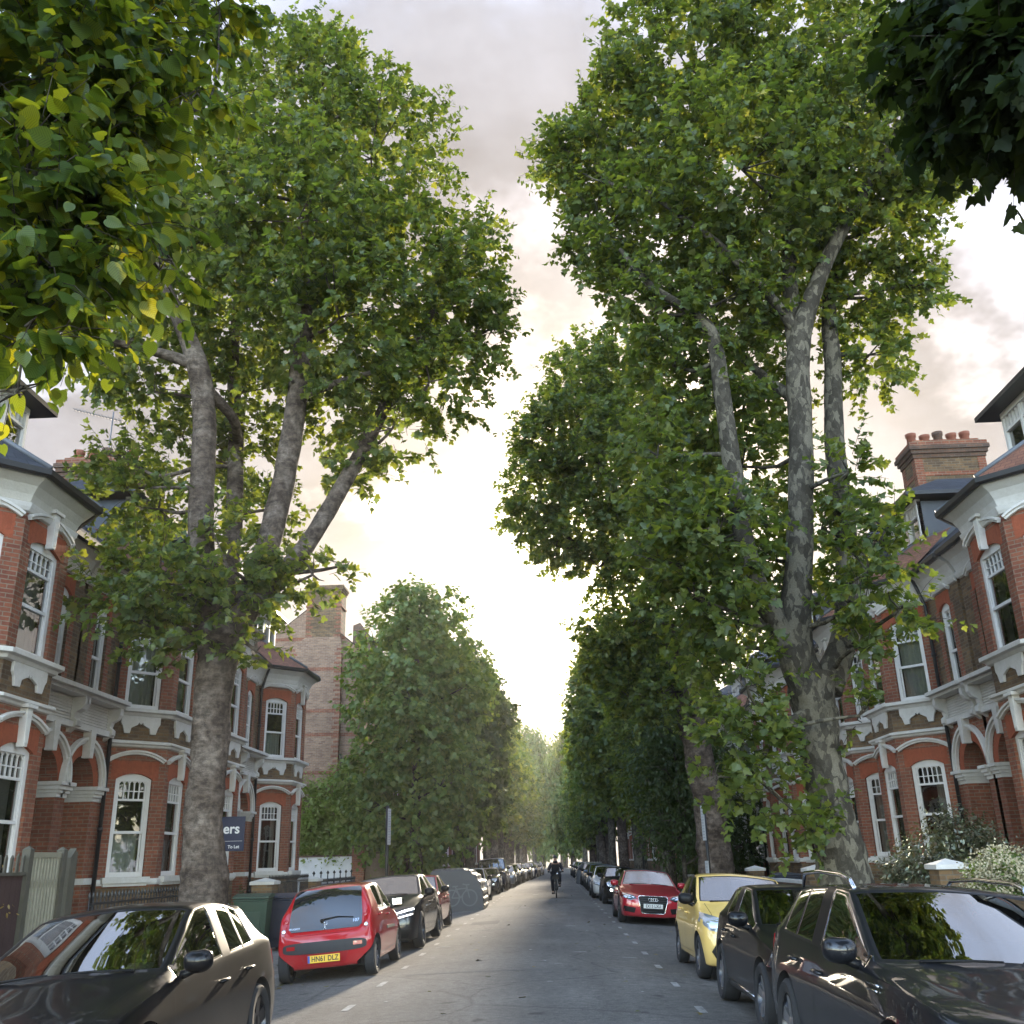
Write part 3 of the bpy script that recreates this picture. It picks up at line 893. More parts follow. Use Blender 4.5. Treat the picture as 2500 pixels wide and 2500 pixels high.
# side road on the left beyond the first terrace
SIDE0, SIDE1 = 36.6, 43.6
sr = MB()
sr.quad((-60, SIDE0, -0.13), (KERB_L, SIDE0, -0.205), (KERB_L, SIDE1, -0.205), (-60, SIDE1, -0.13))
tag(sr.build('side_road', ASPH), kind='structure')
def pavement(name, x0, x1, ya, yb):
    p = MB()
    p.box(x0, x1, ya, yb, -0.35, PAVE)
    tag(p.build(name, PAVING), kind='structure')
pavement('pavement_left', -6.95, KERB_L - 0.15, Y0, SIDE0)
pavement('pavement_left_far', -6.95, KERB_L - 0.15, SIDE1, Y1)
pavement('pavement_right', KERB_R + 0.15, 5.9, Y0, Y1)
def kerb(name, x0, x1, ya, yb):
    k = MB()
    y = ya
    while y < yb:
        k.box(x0, x1, y, min(y + 0.895, yb), -0.35, PAVE + 0.006 + random.uniform(-.004, .004))
        y += 0.9
    tag(k.build(name, GRANITE, None, bevel=0.012), kind='structure')
kerb('kerb_left', KERB_L - 0.15, KERB_L, Y0, SIDE0)
kerb('kerb_left_far', KERB_L - 0.15, KERB_L, SIDE1, 120)
kerb('kerb_right', KERB_R, KERB_R + 0.15, Y0, 120)
def plot(name, x0, x1, ya, yb, z=-0.02):
    p = MB(); p.box(x0, x1, ya, yb, -0.38, z)
    tag(p.build(name, SOIL), kind='structure')
plot('garden_ground_left', -40, -6.955, Y0, SIDE0)
plot('garden_ground_left_far', -40, -6.955, SIDE1, Y1)
plot('garden_ground_right', 5.905, 40, Y0, Y1)
# bay markings: short worn dashes
mk = MB()
for x, ya in ((-2.6, 1.0), (1.64, 0.35)):
    y = ya
    while y < 120:
        if not (SIDE0 - 1 < y < SIDE0 + 1 and x < 0):
            w = random.uniform(0.042, 0.05); l = random.uniform(0.50, 0.60)
            zz = road_z(x) + 0.004
            j = random.uniform(-0.01, 0.01)
            zl, zr = road_z(x + j - w) + 0.004, road_z(x + j + w) + 0.004
            mk.quad((x + j - w, y, zl), (x + j + w, y, zr), (x + j + w, y + l, zr), (x + j - w, y + l, zl))
        y += 2.4 if x < 0 else 2.38
tag(mk.build('bay_markings', PAINT), kind='structure')
# worn remains of paint and pale repair seams across the carriageway
wm = MB()
for (x, y, w, l) in ((-.61, 27.9, .22, .16), (-.38, 27.8, .26, .18), (.37, 27.2, .34, .2), (-1.64, 24.2, .12, .14), (-2.35, 21.9, .36, .14), (-2.3, 19.5, .1, .1),
                     (-.49, 20.3, .09, .2), (.02, 17.6, .16, .07), (-.2, 18.1, .07, .1), (-.1, 15.1, .13, .06), (-2.2, 13.6, .07, .07), (.45, 19.7, .32, .14), (1.3, 18.7, .3, .1),
                     (.77, 25.5, .1, .14), (.98, 15.5, .06, .06), (.26, 33.0, .3, .2), (-1.1, 38, .4, .3), (0.6, 44.5, .5, .25), (-.9, 52, .4, .5), (1.1, 14.0, .05, .09)):
    n = 9
    ring = []
    for i in range(n):
        a = 2 * PI * i / n
        rr_ = random.uniform(0.6, 1.1)
        px, py = x + math.cos(a) * w / 2 * rr_, y + math.sin(a) * l / 2 * rr_
        ring.append((px, py, road_z(px) + 0.005))
    wm.add(ring, [tuple(range(n))])
tag(wm.build('worn_markings', PAINT), kind='structure')
sm = MB()
for y, xa, xb, w in ((16.65, -2.4, 2.6, .07), (26.5, -2.5, 2.2, .08), (31.6, -1.9, 2.0, .10), (46.0, -3, 3, .25), (60, -3, 3, .3)):
    k = 14
    for i in range(k):
        a, b = xa + (xb - xa) * i / k, xa + (xb - xa) * (i + 1) / k
        sm.quad((a, y, road_z(a) + .003), (b, y, road_z(b) + .003), (b, y + w, road_z(b) + .003), (a, y + w, road_z(a) + .003))
tag(sm.build('repair_seams', weathered('dusty_seam', (0.15, 0.145, 0.14), 0.95, 0.8, 6, (0.6, 0.6, 0.6), spec=0.08)), kind='structure')
rp = MB()
for (xa, xb, ya, yb) in ((-2.4, -1.6, 29.0, 30.5),):
    k = 6
    for i in range(k):
        a, b = xa + (xb - xa) * i / k, xa + (xb - xa) * (i + 1) / k
        rp.quad((a, ya, road_z(a) + .0025), (b, ya, road_z(b) + .0025), (b, yb, road_z(b) + .0025), (a, yb, road_z(a) + .0025))
tag(rp.build('road_repairs', PATCHM), kind='structure')

# ------------------------------------------------------------------ houses
XL, XR = -9.45, 9.25
HG = 'red brick terraced houses with white trim'
def put(o, side, y, label):
    o.location = (XL if side < 0 else XR, y, 0.0)
    o.rotation_euler = (0, 0, PI / 2 if side < 0 else -PI / 2)
    return tag(o, label, 'house', HG)
near = [
    (-1, 15.45, +1, 3, 'red brick house behind the wooden gate, cut by the left edge of the photo'),
    (-1, 22.45, -1, 5, 'red brick house right behind the left plane trunk, linen curtains in its side bay window'),
    (-1, 26.2, +1, 9, 'red brick house mostly hidden by the left plane trunk and estate agent board'),
    (-1, 33.2, -1, 12, 'red brick end house of the left terrace, beside the white garden wall'),
    (1, 17.45, -1, 22, 'red brick house with tall bay cut off by the right edge of the photo'),
    (1, 24.7, +1, 31, 'red brick house behind the dark red shrub, with a lattice window over net curtains'),
    (1, 28.2, -1, 37, 'red brick house whose bay adjoins the one behind the dark red shrub'),
    (1, 35.4, +1, 41, 'red brick house seen just right of the second plane trunk, white steps in front'),
]
houses = []
for i, (sd, y, hd, seed, lab) in enumerate(near):
    h = build_house('terraced_house', hd, 0, seed=seed, dormer=True, door_mat=(DOORG, DOORG, DOORW, mat('blue_door', (.03, .05, .11), .35))[i % 4])
    put(h, sd, y, lab)
    houses.append(h)
    if i in (1, 4, 5):
        pass
# stacks on the party walls between neighbouring bays
chimney_part(houses[1], 1.875, 1.6, 3.6, 1.0, 12.3)      # local +x = further along the left side
chimney_part(houses[5], -1.75, 1.55, 3.55, 1.0, 12.75)
chimney_part(houses[3], 3.4 * 0 + 1.6, 2.6, 4.6, 1.0, 12.3)
for o in houses:
    pass
tA = build_house('terraced_house', +1, 1, seed=51)
tB = build_house('terraced_house', -1, 1, seed=52)
wJ = build_house('terraced_house', +1, 1, seed=55, white_bay=True)
tC = build_house('terraced_house', -1, 1, seed=56)
put(tC, 1, 38.95, 'red brick house half hidden by hanging plane leaves, before the white painted house')
put(wJ, 1, 46.15, 'house with a white painted bay and grey curtains, behind the second right plane trunk')
put(tB, 1, 49.7, 'distant red brick house on the right, first beyond the white painted bay')
put(tA, -1, 58.0, 'distant red brick house on the left, next beyond the tall gabled house')
far = [(1, 56.9, +1), (1, 60.4, -1), (1, 67.6, +1), (1, 71.1, -1), (1, 78.3, 1), (1, 81.9, -1), (1, 89.0, 1), (1, 92.6, -1), (1, 99.7, 1), (1, 103.3, -1), (1, 110.4, 1), (1, 114.0, -1), (1, 121.1, 1), (1, 124.7, -1),
       (-1, 65.1, -1), (-1, 68.7, 1), (-1, 75.8, -1), (-1, 79.4, 1), (-1, 86.5, -1), (-1, 90.1, 1), (-1, 97.2, -1), (-1, 100.8, 1), (-1, 108, -1), (-1, 111.5, 1), (-1, 118.6, -1)]
for sd, y, hd in far:
    src = (tA if hd > 0 else tB) if sd < 0 else (tB if hd < 0 else tA)
    c = copy_tree(src)
    put(c, sd, y, 'red brick terraced house far down the %s side of the street, glimpsed between tree trunks' % ('left' if sd < 0 else 'right'))

# ------------------------------------------------------------------ tall gabled house beyond the side road
gh = thing('gabled_house', 'tall pale brick end house with red banded gable and big chimney beyond the side road', 'house')
w = MB()
gx0, gx1, gy0, gy1 = -16.6, -8.7, 46.0, 55.0
rx, rzz = -11.6, 13.6
ez0, ez1 = rzz - (rx - gx0) * 0.80, rzz - (gx1 - rx) * 0.82
FG = Fr((0, gy0, 0), (1, 0, 0), (0, -1, 0))
w.add([(gx0, gy0, -.3), (gx1, gy0, -.3), (gx1, gy0, ez1), (rx, gy0, rzz), (gx0, gy0, ez0)], [(0, 1, 2, 3, 4)], 0)
w.add([(gx0, gy1, -.3), (gx1, gy1, -.3), (gx1, gy1, ez1), (rx, gy1, rzz), (gx0, gy1, ez0)], [(4, 3, 2, 1, 0)], 0)
w.quad((gx0, gy1, -.3), (gx0, gy0, -.3), (gx0, gy0, ez0), (gx0, gy1, ez0), 0)
FS = Fr((gx1, gy0, 0), (0, 1, 0), (1, 0, 0))
hol = [(a, a + 1.0, c, c + 1.9) for a in (1.2, 4.0, 6.8) for c in (1.4, 4.7, 8.0)]
wall(w, FS, 0, gy1 - gy0, -.3, ez1, hol, 0.15, 1)
# red bands
for z in (3.2, 5.6, 7.35, 8.45, 10.45, 12.0):
    lo = max(gx0, rx - (rzz - z) / 0.80 + 0.1); hi = min(gx1, rx + (rzz - z) / 0.82 - 0.1)
    fbox(w, FG, lo, hi, z, z + 0.16, -0.05, 0.012, 1)
# external breast and stack
bx0, bx1 = -12.35, -9.85
fbox(w, FG, bx0, bx1, -.3, 11.6, -0.05, 0.24, 0)
for z in (3.2, 5.6, 7.35, 8.45, 10.45):
    fbox(w, FG, bx0 - .004, bx1 + .004, z, z + 0.16, 0.0, 0.252, 1)
for k in range(52):
    zq = 0.2 + k * 0.22
    wq = 0.24 if k % 2 else 0.34
    fbox(w, FG, bx0 - .003, bx0 + wq, zq, zq + 0.12, 0.0, 0.247, 1)
    fbox(w, FG, bx1 - wq, bx1 + .003, zq, zq + 0.12, 0.0, 0.247, 1)
w.prism([(bx0, 11.6), (bx1, 11.6), (-9.95, 12.1), (-11.65, 12.1)], lambda a, c, t: FG(a, c, t), -0.05, 0.24, 0)
w.build('wall', [YELLOW, RED], gh)
ck = MB()
fbox(ck, FG, -11.65, -9.95, 12.1, 14.35, -0.9, 0.235, 0)
for k in range(10):
    zq = 12.1 + k * 0.22; wq = 0.22 if k % 2 else 0.32
    fbox(ck, FG, -11.655, -11.65 + wq, zq, zq + 0.12, -0.3, 0.243, 1)
    fbox(ck, FG, -9.95 - wq, -9.945, zq, zq + 0.12, -0.3, 0.243, 1)
fbox(ck, FG, -11.69, -9.91, 13.6, 13.7, -0.93, 0.27, 1)
for i_, o_ in enumerate((.04, .09, .12)):
    fbox(ck, FG, -11.65 - o_, -9.95 + o_, 14.35 + i_ * .11, 14.35 + (i_ + 1) * .11 - .001, -.9 - o_, .235 + o_, 0)
chm = ck.build('chimney', [STOCK, RED], gh)
rf = MB()
for (ax, az, bx, bz) in ((gx0 - .35, ez0 - .28, rx, rzz), (gx1 + .35, ez1 - .287, rx, rzz)):
    rf.quad((ax, gy0 + .02, az + .06), (ax, gy1 + 1, az + .06), (bx, gy1 + 1, bz + .06), (bx, gy0 + .02, bz + .06), 0)
rf.tube([(rx, gy0 + .9, rzz + .1), (rx, gy1 + 1, rzz + .1)], .09, 6, 1)
rf.build('roof', [SLATE, LEAD], gh)
pw = MB()   # party wall parapet that stands up through the roof
pw.prism([(gx1 + .1, ez1 - .2), (rx + .6, rzz - .3), (rx + .6, rzz + 1.0), (rx + 1.0, rzz + 1.15), (gx1 + .1, ez1 + .9)], lambda a, c, t: (a, gy1 - 1.0 + t, c), 0, .4)
pw.build('parapet', DARKB, gh)
for h in hol:
    sash(gh, FS, h[0], h[1], h[2], h[3] - .14, 4, lod=1, curtain='net')
dp = MB()
dp.tube([(-12.9, gy0 - .08, 0), (-12.9, gy0 - .08, 10.6), (-12.5, gy0 - .08, 11.2)], .06, 8)
dp.tube([(-9.6, gy0 - .08, 0), (-9.6, gy0 - .08, 6.0), (-9.75, gy0 - .3, 6.5)], .06, 8)
dp.build('downpipe', BLACK, gh)
pts_ = thing('chimney_stack', 'small chimney with red pots behind the tall gabled house', 'chimney', (-14.9, 50.0, 0))
k = MB(); k.box(-.5, .5, -.6, .6, 9.4, 13.2, 0); k.box(-.56, .56, -.66, .66, 13.2, 13.35, 0); k.build('stack', YELLOW, pts_)
for q in (-.25, .1, .4):
    p = MB(); p.lathe([(.13, 13.3), (.11, 13.9), (.14, 13.95), (.14, 14.05), (.1, 14.05)], 10, 0, lambda a, b, h_, q=q: (a, q + b, h_)); p.build('chimney_pot', POT, pts_)
# ------------------------------------------------------------------ trees
from mathutils import noise as mnoise

def leaf_mat(name, cols, trans, tmix=0.45, gloss=0.035, veins=False):
    m, nt, b = pm(name)
    nt.nodes.remove(b)
    out = nt.nodes['Material Output']
    ge = nd(nt, 'ShaderNodeNewGeometry')
    rnd = ge.outputs['Random Per Island']
    c = ramp(nt, rnd, [(i / (len(cols) - 1), k) for i, k in enumerate(cols)])
    t = ramp(nt, rnd, [(i / (len(trans) - 1), k) for i, k in enumerate(trans)])
    tco = nd(nt, 'ShaderNodeTexCoord')
    patch_ = noise(nt, tco.outputs['Object'], 0.9, 3)
    c = mixc(nt, 0.7, c, ramp(nt, patch_, [(0.3, (0.6, 0.7, 0.65)), (0.7, (1.35, 1.25, 1.1))]), 'MULTIPLY')
    if veins:
        wv = nd(nt, 'ShaderNodeTexWave'); wv.bands_direction = 'Y'; wv.inputs['Scale'].default_value = 2.6; wv.inputs['Distortion'].default_value = 0.3
        lk(nt, tco.outputs['UV'], wv.inputs['Vector'])
        vv = ramp(nt, wv.outputs[1], [(0.0, (0.55, 0.60, 0.5)), (0.35, (1, 1, 1))])
        c = mixc(nt, 0.8, c, vv, 'MULTIPLY'); t = mixc(nt, 0.8, t, vv, 'MULTIPLY')
    d = nd(nt, 'ShaderNodeBsdfDiffuse'); lk(nt, c, d.inputs[0])
    tr = nd(nt, 'ShaderNodeBsdfTranslucent'); lk(nt, t, tr.inputs[0])
    m1 = nd(nt, 'ShaderNodeMixShader'); m1.inputs[0].default_value = tmix
    lk(nt, d.outputs[0], m1.inputs[1]); lk(nt, tr.outputs[0], m1.inputs[2])
    gl = nd(nt, 'ShaderNodeBsdfGlossy'); gl.inputs['Roughness'].default_value = 0.42
    gl.inputs[0].default_value = (0.85, 0.95, 0.85, 1)
    m2 = nd(nt, 'ShaderNodeMixShader'); m2.inputs[0].default_value = gloss
    lk(nt, m1.outputs[0], m2.inputs[1]); lk(nt, gl.outputs[0], m2.inputs[2])
    lk(nt, m2.outputs[0], out.inputs[0])
    return m

LEAF_PLANE = leaf_mat('plane_leaf', [(.044, .066, .022), (.064, .092, .029), (.086, .116, .036), (.120, .142, .044)],
                      [(.14, .19, .022), (.20, .27, .028), (.28, .34, .030), (.40, .41, .038)], 0.5, 0.025)
LEAF_LIME = leaf_mat('lime_leaf', [(.076, .128, .030), (.108, .166, .038), (.148, .200, .046)], [(.10, .16, .016), (.15, .22, .018), (.24, .29, .022)], 0.4)
LEAF_FORE = leaf_mat('lime_leaf_close', [(.050, .090, .014), (.075, .125, .018), (.110, .150, .022)], [(.11, .16, .012), (.14, .20, .014), (.20, .26, .016), (.38, .42, .02), (.70, .62, .025)], 0.56, 0.025, True)
LEAF_DARK = leaf_mat('maple_leaf', [(.012, .022, .008), (.018, .032, .010), (.028, .045, .013)], [(.03, .05, .006), (.05, .08, .008), (.08, .11, .010)], 0.35, 0.02)  # backlit shade is put into these near-black leaf colours
LEAF_HOLLY = leaf_mat('evergreen_leaf', [(.026, .046, .016), (.038, .062, .020), (.055, .080, .024)], [(.08, .12, .015), (.12, .16, .018)], 0.35, 0.03)
LEAF_BAMB = leaf_mat('feathery_leaf', [(.12, .18, .040), (.17, .23, .05), (.23, .28, .065)], [(.20, .30, .03), (.28, .36, .04)], 0.4)
LEAF_RED = leaf_mat('bronze_leaf', [(.055, .050, .022), (.040, .065, .022), (.095, .050, .028), (.07, .085, .03)], [(.12, .10, .02), (.10, .14, .02)], 0.25, 0.12)

def bark(name, cols, patch=(1.0, 0.5), bands=False, bmp=0.6):
    m, nt, b = pm(name)
    t = nd(nt, 'ShaderNodeTexCoord'); o = t.outputs['Object']
    mp = nd(nt, 'ShaderNodeMapping'); mp.inputs['Scale'].default_value = (1, 1, 0.55); lk(nt, o, mp.inputs[0])
    w = mixc(nt, 0.12, mp.outputs[0], noise(nt, mp.outputs[0], 5, 3))
    v = nd(nt, 'ShaderNodeTexVoronoi'); v.inputs['Scale'].default_value = 9.5; v.feature = 'F1'; lk(nt, w, v.inputs['Vector'])
    v2 = nd(nt, 'ShaderNodeTexVoronoi'); v2.inputs['Scale'].default_value = 22; lk(nt, w, v2.inputs['Vector'])
    sepc = nd(nt, 'ShaderNodeSeparateColor'); lk(nt, v.outputs['Color'], sepc.inputs[0])
    sep2 = nd(nt, 'ShaderNodeSeparateColor'); lk(nt, v2.outputs['Color'], sep2.inputs[0])
    n1_ = noise(nt, o, 1.4, 5, 0.6)
    f = mth(nt, 'ADD', mth(nt, 'MULTIPLY', sepc.outputs[0], 0.55), mth(nt, 'MULTIPLY', sep2.outputs[0], 0.35))
    f = mth(nt, 'ADD', f, mth(nt, 'MULTIPLY', n1_, 0.3))
    c = ramp(nt, f, [(0.38, cols[0]), (0.52, cols[1]), (0.66, cols[2]), (0.74, cols[3])], 'LINEAR')
    fine = noise(nt, o, 45, 4, 0.7)
    c = mixc(nt, 0.6, c, ramp(nt, fine, [(0.3, (0.55, 0.55, 0.55)), (0.7, (1.3, 1.3, 1.3))]), 'MULTIPLY')
    h = mth(nt, 'ADD', mth(nt, 'MULTIPLY', f, 0.5), mth(nt, 'MULTIPLY', fine, 0.3))
    if bands:
        mp2 = nd(nt, 'ShaderNodeMapping'); mp2.inputs['Scale'].default_value = (1.2, 1.2, 9); lk(nt, o, mp2.inputs[0])
        bd = noise(nt, mp2.outputs[0], 1.4, 5, 0.65)
        c = mixc(nt, 0.75, c, ramp(nt, bd, [(0.35, (0.45, 0.42, 0.42)), (0.6, (1.1, 1.08, 1.05))]), 'MULTIPLY')
        h = mth(nt, 'ADD', h, mth(nt, 'MULTIPLY', bd, 0.9))
    lk(nt, c, b.inputs['Base Color'])
    b.inputs['Roughness'].default_value = 0.9
    b.inputs['Specular IOR Level'].default_value = 0.2
    bump(nt, b, h, bmp, 0.03)
    return m
def bark_wrinkled(name):
    m, nt, b = pm(name)
    t = nd(nt, 'ShaderNodeTexCoord'); o = t.outputs['Object']
    mp = nd(nt, 'ShaderNodeMapping'); mp.inputs['Scale'].default_value = (2.2, 2.2, 7.5); lk(nt, o, mp.inputs[0])
    wr = noise(nt, mp.outputs[0], 1.5, 6, .68)
    bl = noise(nt, o, 2.2, 5, .6)
    fl = noise(nt, o, 9, 5, .62)
    fine = noise(nt, o, 60, 4, .7)
    c = ramp(nt, bl, [(.34, (.058, .044, .035)), (.48, (.098, .077, .062)), (.62, (.160, .132, .110))])
    c = mixc(nt, .65, c, ramp(nt, wr, [(.34, (.42, .40, .39)), (.52, (1.0, 1.0, 1.0)), (.70, (1.3, 1.27, 1.22))]), 'MULTIPLY')
    c = mixc(nt, .75, c, ramp(nt, fl, [(.38, (.48, .46, .44)), (.60, (1.35, 1.32, 1.28))]), 'MULTIPLY')
    c = mixc(nt, .5, c, ramp(nt, fine, [(.3, (.6, .6, .6)), (.7, (1.3, 1.3, 1.3))]), 'MULTIPLY')
    lk(nt, c, b.inputs['Base Color'])
    b.inputs['Roughness'].default_value = .92; b.inputs['Specular IOR Level'].default_value = .15
    bump(nt, b, mth(nt, 'ADD', mth(nt, 'MULTIPLY', wr, 1.0), mth(nt, 'ADD', mth(nt, 'MULTIPLY', fl, .6), mth(nt, 'MULTIPLY', fine, .25))), 1.0, .045)
    return m
BARK_L = bark_wrinkled('plane_bark_wrinkled')
BARK_R = bark('plane_bark_mottled', [(.036, .031, .023), (.052, .045, .034), (.067, .058, .044), (.122, .108, .080)], bmp=0.35)
BARK_D = bark('dark_bark', [(.035, .030, .024), (.06, .05, .04), (.085, .07, .056), (.11, .10, .08)], bands=True)

def leaf_plane():
    h = [(0, 0), (.10, -.06), (.30, -.12), (.33, .04), (.60, .14), (.50, .28), (.60, .46), (.36, .44), (.27, .54), (.20, .78), (0, 1.0)]
    return h
def leaf_lime():
    h = [(0, .04), (.14, -.05), (.31, -.02), (.43, .14), (.46, .32), (.40, .52), (.27, .72), (.10, .88), (0, 1.05)]
    return h
def leaf_oval():
    return [(0, 0), (.17, .22), (.20, .5), (.12, .78), (0, 1.0)]
def leaf_kite():
    return [(0, 0), (.40, .42), (0, 1.0)]

def make_template(half, fold=0.25, droop=0.25):
    """two polygons either side of a folded midrib"""
    k = len(half)
    ring = [(x, y, -fold * abs(x) - droop * y * y * 0.5) for x, y in half]
    left = [(-x, y, z) for x, y, z in ring[1:-1]]
    v = ring + left
    f1 = list(range(k))
    f2 = [0] + [k - 1] + [k + i for i in range(len(left) - 1, -1, -1)]
    return np.array(v, np.float32), [f1, f2]

T_PLANE = make_template(leaf_plane()); T_LIME = make_template(leaf_lime(), 0.18, 0.35)
T_OVAL = make_template(leaf_oval(), 0.3, 0.3); T_KITE = make_template(leaf_kite(), 0.3, 0.3)

def unit(a):
    return a / np.maximum(np.linalg.norm(a, axis=1, keepdims=True), 1e-9)

def leaves_mesh(name, pos, d, nrm, size, tmpl, m, parent):
    tv, tf = tmpl
    n = len(pos)
    y = unit(d); x = unit(np.cross(y, nrm)); z = np.cross(x, y)
    V = (pos[:, None, :] + size[:, None, None] * (tv[None, :, 0, None] * x[:, None, :] + tv[None, :, 1, None] * y[:, None, :] + tv[None, :, 2, None] * z[:, None, :]))
    k = len(tv)
    V = V.reshape(-1, 3).astype(np.float32)
    loops = np.concatenate([np.array(f) for f in tf])
    tot = np.array([len(f) for f in tf])
    L = (loops[None, :] + (np.arange(n) * k)[:, None]).ravel().astype(np.int32)
    LT = np.tile(tot, n).astype(np.int32)
    LS = np.concatenate([[0], np.cumsum(LT)[:-1]]).astype(np.int32)
    me = bpy.data.meshes.new(name)
    me.vertices.add(len(V)); me.vertices.foreach_set('co', V.ravel())
    me.loops.add(len(L)); me.loops.foreach_set('vertex_index', L)
    me.polygons.add(len(LT)); me.polygons.foreach_set('loop_start', LS); me.polygons.foreach_set('loop_total', LT)
    uv = me.uv_layers.new(name='UVMap')
    tuv = np.stack([tv[loops][:, 0], tv[loops][:, 1] - 0.8 * np.abs(tv[loops][:, 0])], 1)
    uv.data.foreach_set('uv', np.tile(tuv.ravel(), n).astype(np.float32))
    me.materials.append(m)
    me.update(calc_edges=True)
    return link(bpy.data.objects.new(name, me), parent)

def shoots(lobes, n, per, slen, lsize, rg, up=0.35, shell=(0.35, 0.9), down=0.25, jitter=0.45):
    """leafy shoots thrown outwards from lobes -> leaf arrays and shoot segments"""
    L = np.array(lobes, float)
    wgt = L[:, 3] ** 2; wgt /= wgt.sum()
    idx = rg.choice(len(L), n, p=wgt)
    d = unit(rg.normal(size=(n, 3)))
    u = shell[0] + (shell[1] - shell[0]) * rg.random(n) ** 0.6
    base = L[idx, :3] + d * (L[idx, 3] * u)[:, None]
    sd = unit(d + np.array([0, 0, up]) + rg.normal(size=(n, 3)) * jitter)
    ln = slen * (0.5 + rg.random(n)) 
    tip = base + sd * ln[:, None]
    f = np.linspace(0.12, 1.0, per)[None, :] + rg.normal(size=(n, per)) * 0.03
    P = base[:, None, :] + (tip - base)[:, None, :] * f[..., None]
    P[..., 2] -= 0.10 * slen * f ** 2
    side = unit(rg.normal(size=(n * per, 3)))
    sdr = np.repeat(sd, per, axis=0)
    side = unit(side - sdr * np.sum(side * sdr, 1, keepdims=True))
    ld = unit(side * 0.9 + sdr * 0.55 + np.array([0, 0, -down]))
    nr = unit(np.array([0, 0, 1.0]) + rg.normal(size=(n * per, 3)) * 0.55 + np.repeat(d, per, axis=0) * 0.35)
    sz = lsize * (0.55 + 0.75 * rg.random(n * per)) * (1.15 - 0.45 * np.clip(f, 0, 1).ravel())
    pos = P.reshape(-1, 3) + ld * (sz * 0.30)[:, None]
    return pos, ld, nr, sz, base, tip

def smooth_path(pts, step=0.15):
    P = [np.array(p, float) for p in pts]
    out = []
    for i in range(len(P) - 1):
        p0, p1, p2, p3 = P[max(i - 1, 0)], P[i], P[i + 1], P[min(i + 2, len(P) - 1)]
        k = max(2, int(np.linalg.norm(p2[:3] - p1[:3]) / step))
        for j in range(k):
            t = j / k
            out.append(0.5 * ((2 * p1) + (-p0 + p2) * t + (2 * p0 - 5 * p1 + 4 * p2 - p3) * t * t + (-p0 + 3 * p1 - 3 * p2 + p3) * t ** 3))
    out.append(P[-1])
    return out

def add_limb(mb, pts, n=14, amp=0.09, freq=2.2, step=0.10, rings=False):
    big = n > 20
    sp = smooth_path(pts, .05 if big else step)
    def nz(i, a, p):
        ca, sa = math.cos(a), math.sin(a)
        v = mnoise.noise(Vector((p.x * freq + ca * 0.9, p.y * freq + sa * 0.9, p.z * freq)))
        v2 = mnoise.noise(Vector((p.x * 7 + ca * 2, p.y * 7 + sa * 2, p.z * 9)))
        r = 1 + amp * v + amp * 0.45 * v2
        if big:
            v3 = mnoise.noise(Vector((ca * 1.6 + 3, sa * 1.6, p.z * 7.5)))
            v4 = mnoise.noise(Vector((ca * 2.6, sa * 2.6 + 5, p.z * 2.4)))
            r += .035 * v3 + .10 * max(0, v4 - .12) + .05 * max(0, 1 - p.z / .9) * math.sin(a * 5 + 1)
        return r
    mb.tube([p[:3] for p in sp], [max(0.006, p[3]) for p in sp], n, 0, True, True, nz)

def twigs(mb, base, tip, r=0.006):
    for b_, t_ in zip(base, tip):
        m_ = (np.array(b_) + np.array(t_)) / 2 + np.array([0, 0, 0.04])
        mb.tube([b_, m_, t_], [r, r * .8, r * .4], 3, 0, False)

def branches_to(mb, limbs, lobes, rg, r0=0.05, forks=4):
    nodes = [p for l in limbs for p in smooth_path(l, 0.4) if p[3] < 0.30]
    N = np.array([p[:3] for p in nodes]); NR = np.array([p[3] for p in nodes])
    for (x, y, z, r) in lobes:
        c = np.array((x, y, z))
        dd = np.linalg.norm(N - c, axis=1) + np.maximum(0, N[:, 2] - z + 0.2) * 1.5
        i = int(np.argmin(dd))
        a = N[i]; ra = min(NR[i] * 0.7, r0)
        ds = np.linalg.norm(c - a)
        m_ = (a + c) / 2 + np.array((0, 0, -0.06 * ds)) + rg.normal(size=3) * 0.05 * ds
        add_limb(mb, [(*a, ra), (*m_, ra * .75), (*c, ra * .5)], 7, 0.06, 3, 0.25)
        for _ in range(forks):
            d = unit(rg.normal(size=(1, 3)))[0] + np.array((0, 0, .35))
            e = c + d * r * 0.75
            mb.tube([c, (c + e) / 2 + rg.normal(size=3) * .05, e], [ra * .45, ra * .3, .008], 5, 0, False)

def big_plane(root, data, base, m_bark, n_shoots, per, lsize, seed, slen=0.62, tmpl=T_PLANE, lmat=LEAF_PLANE, twig=True):
    rg = np.random.default_rng(seed)
    t = MB()
    limbs = [list(l) for l in data['limbs']]
    limbs[0] = base + limbs[0]
    for i, l in enumerate(limbs):
        add_limb(t, l, 44 if i == 0 else 16, 0.13 if i == 0 else 0.08, 2.0)
    branches_to(t, limbs, data['lobes'], rg)
    t.build('trunk', m_bark, root)
    pos, d, nr, sz, b_, t_ = shoots(data['lobes'], n_shoots, per, slen, lsize, rg)
    leaves_mesh('crown', pos, d, nr, sz, tmpl, lmat, root)
    if twig:
        tw = MB(); twigs(tw, b_[:n_shoots], t_[:n_shoots]); tw.build('twigs', BARK_D, root)

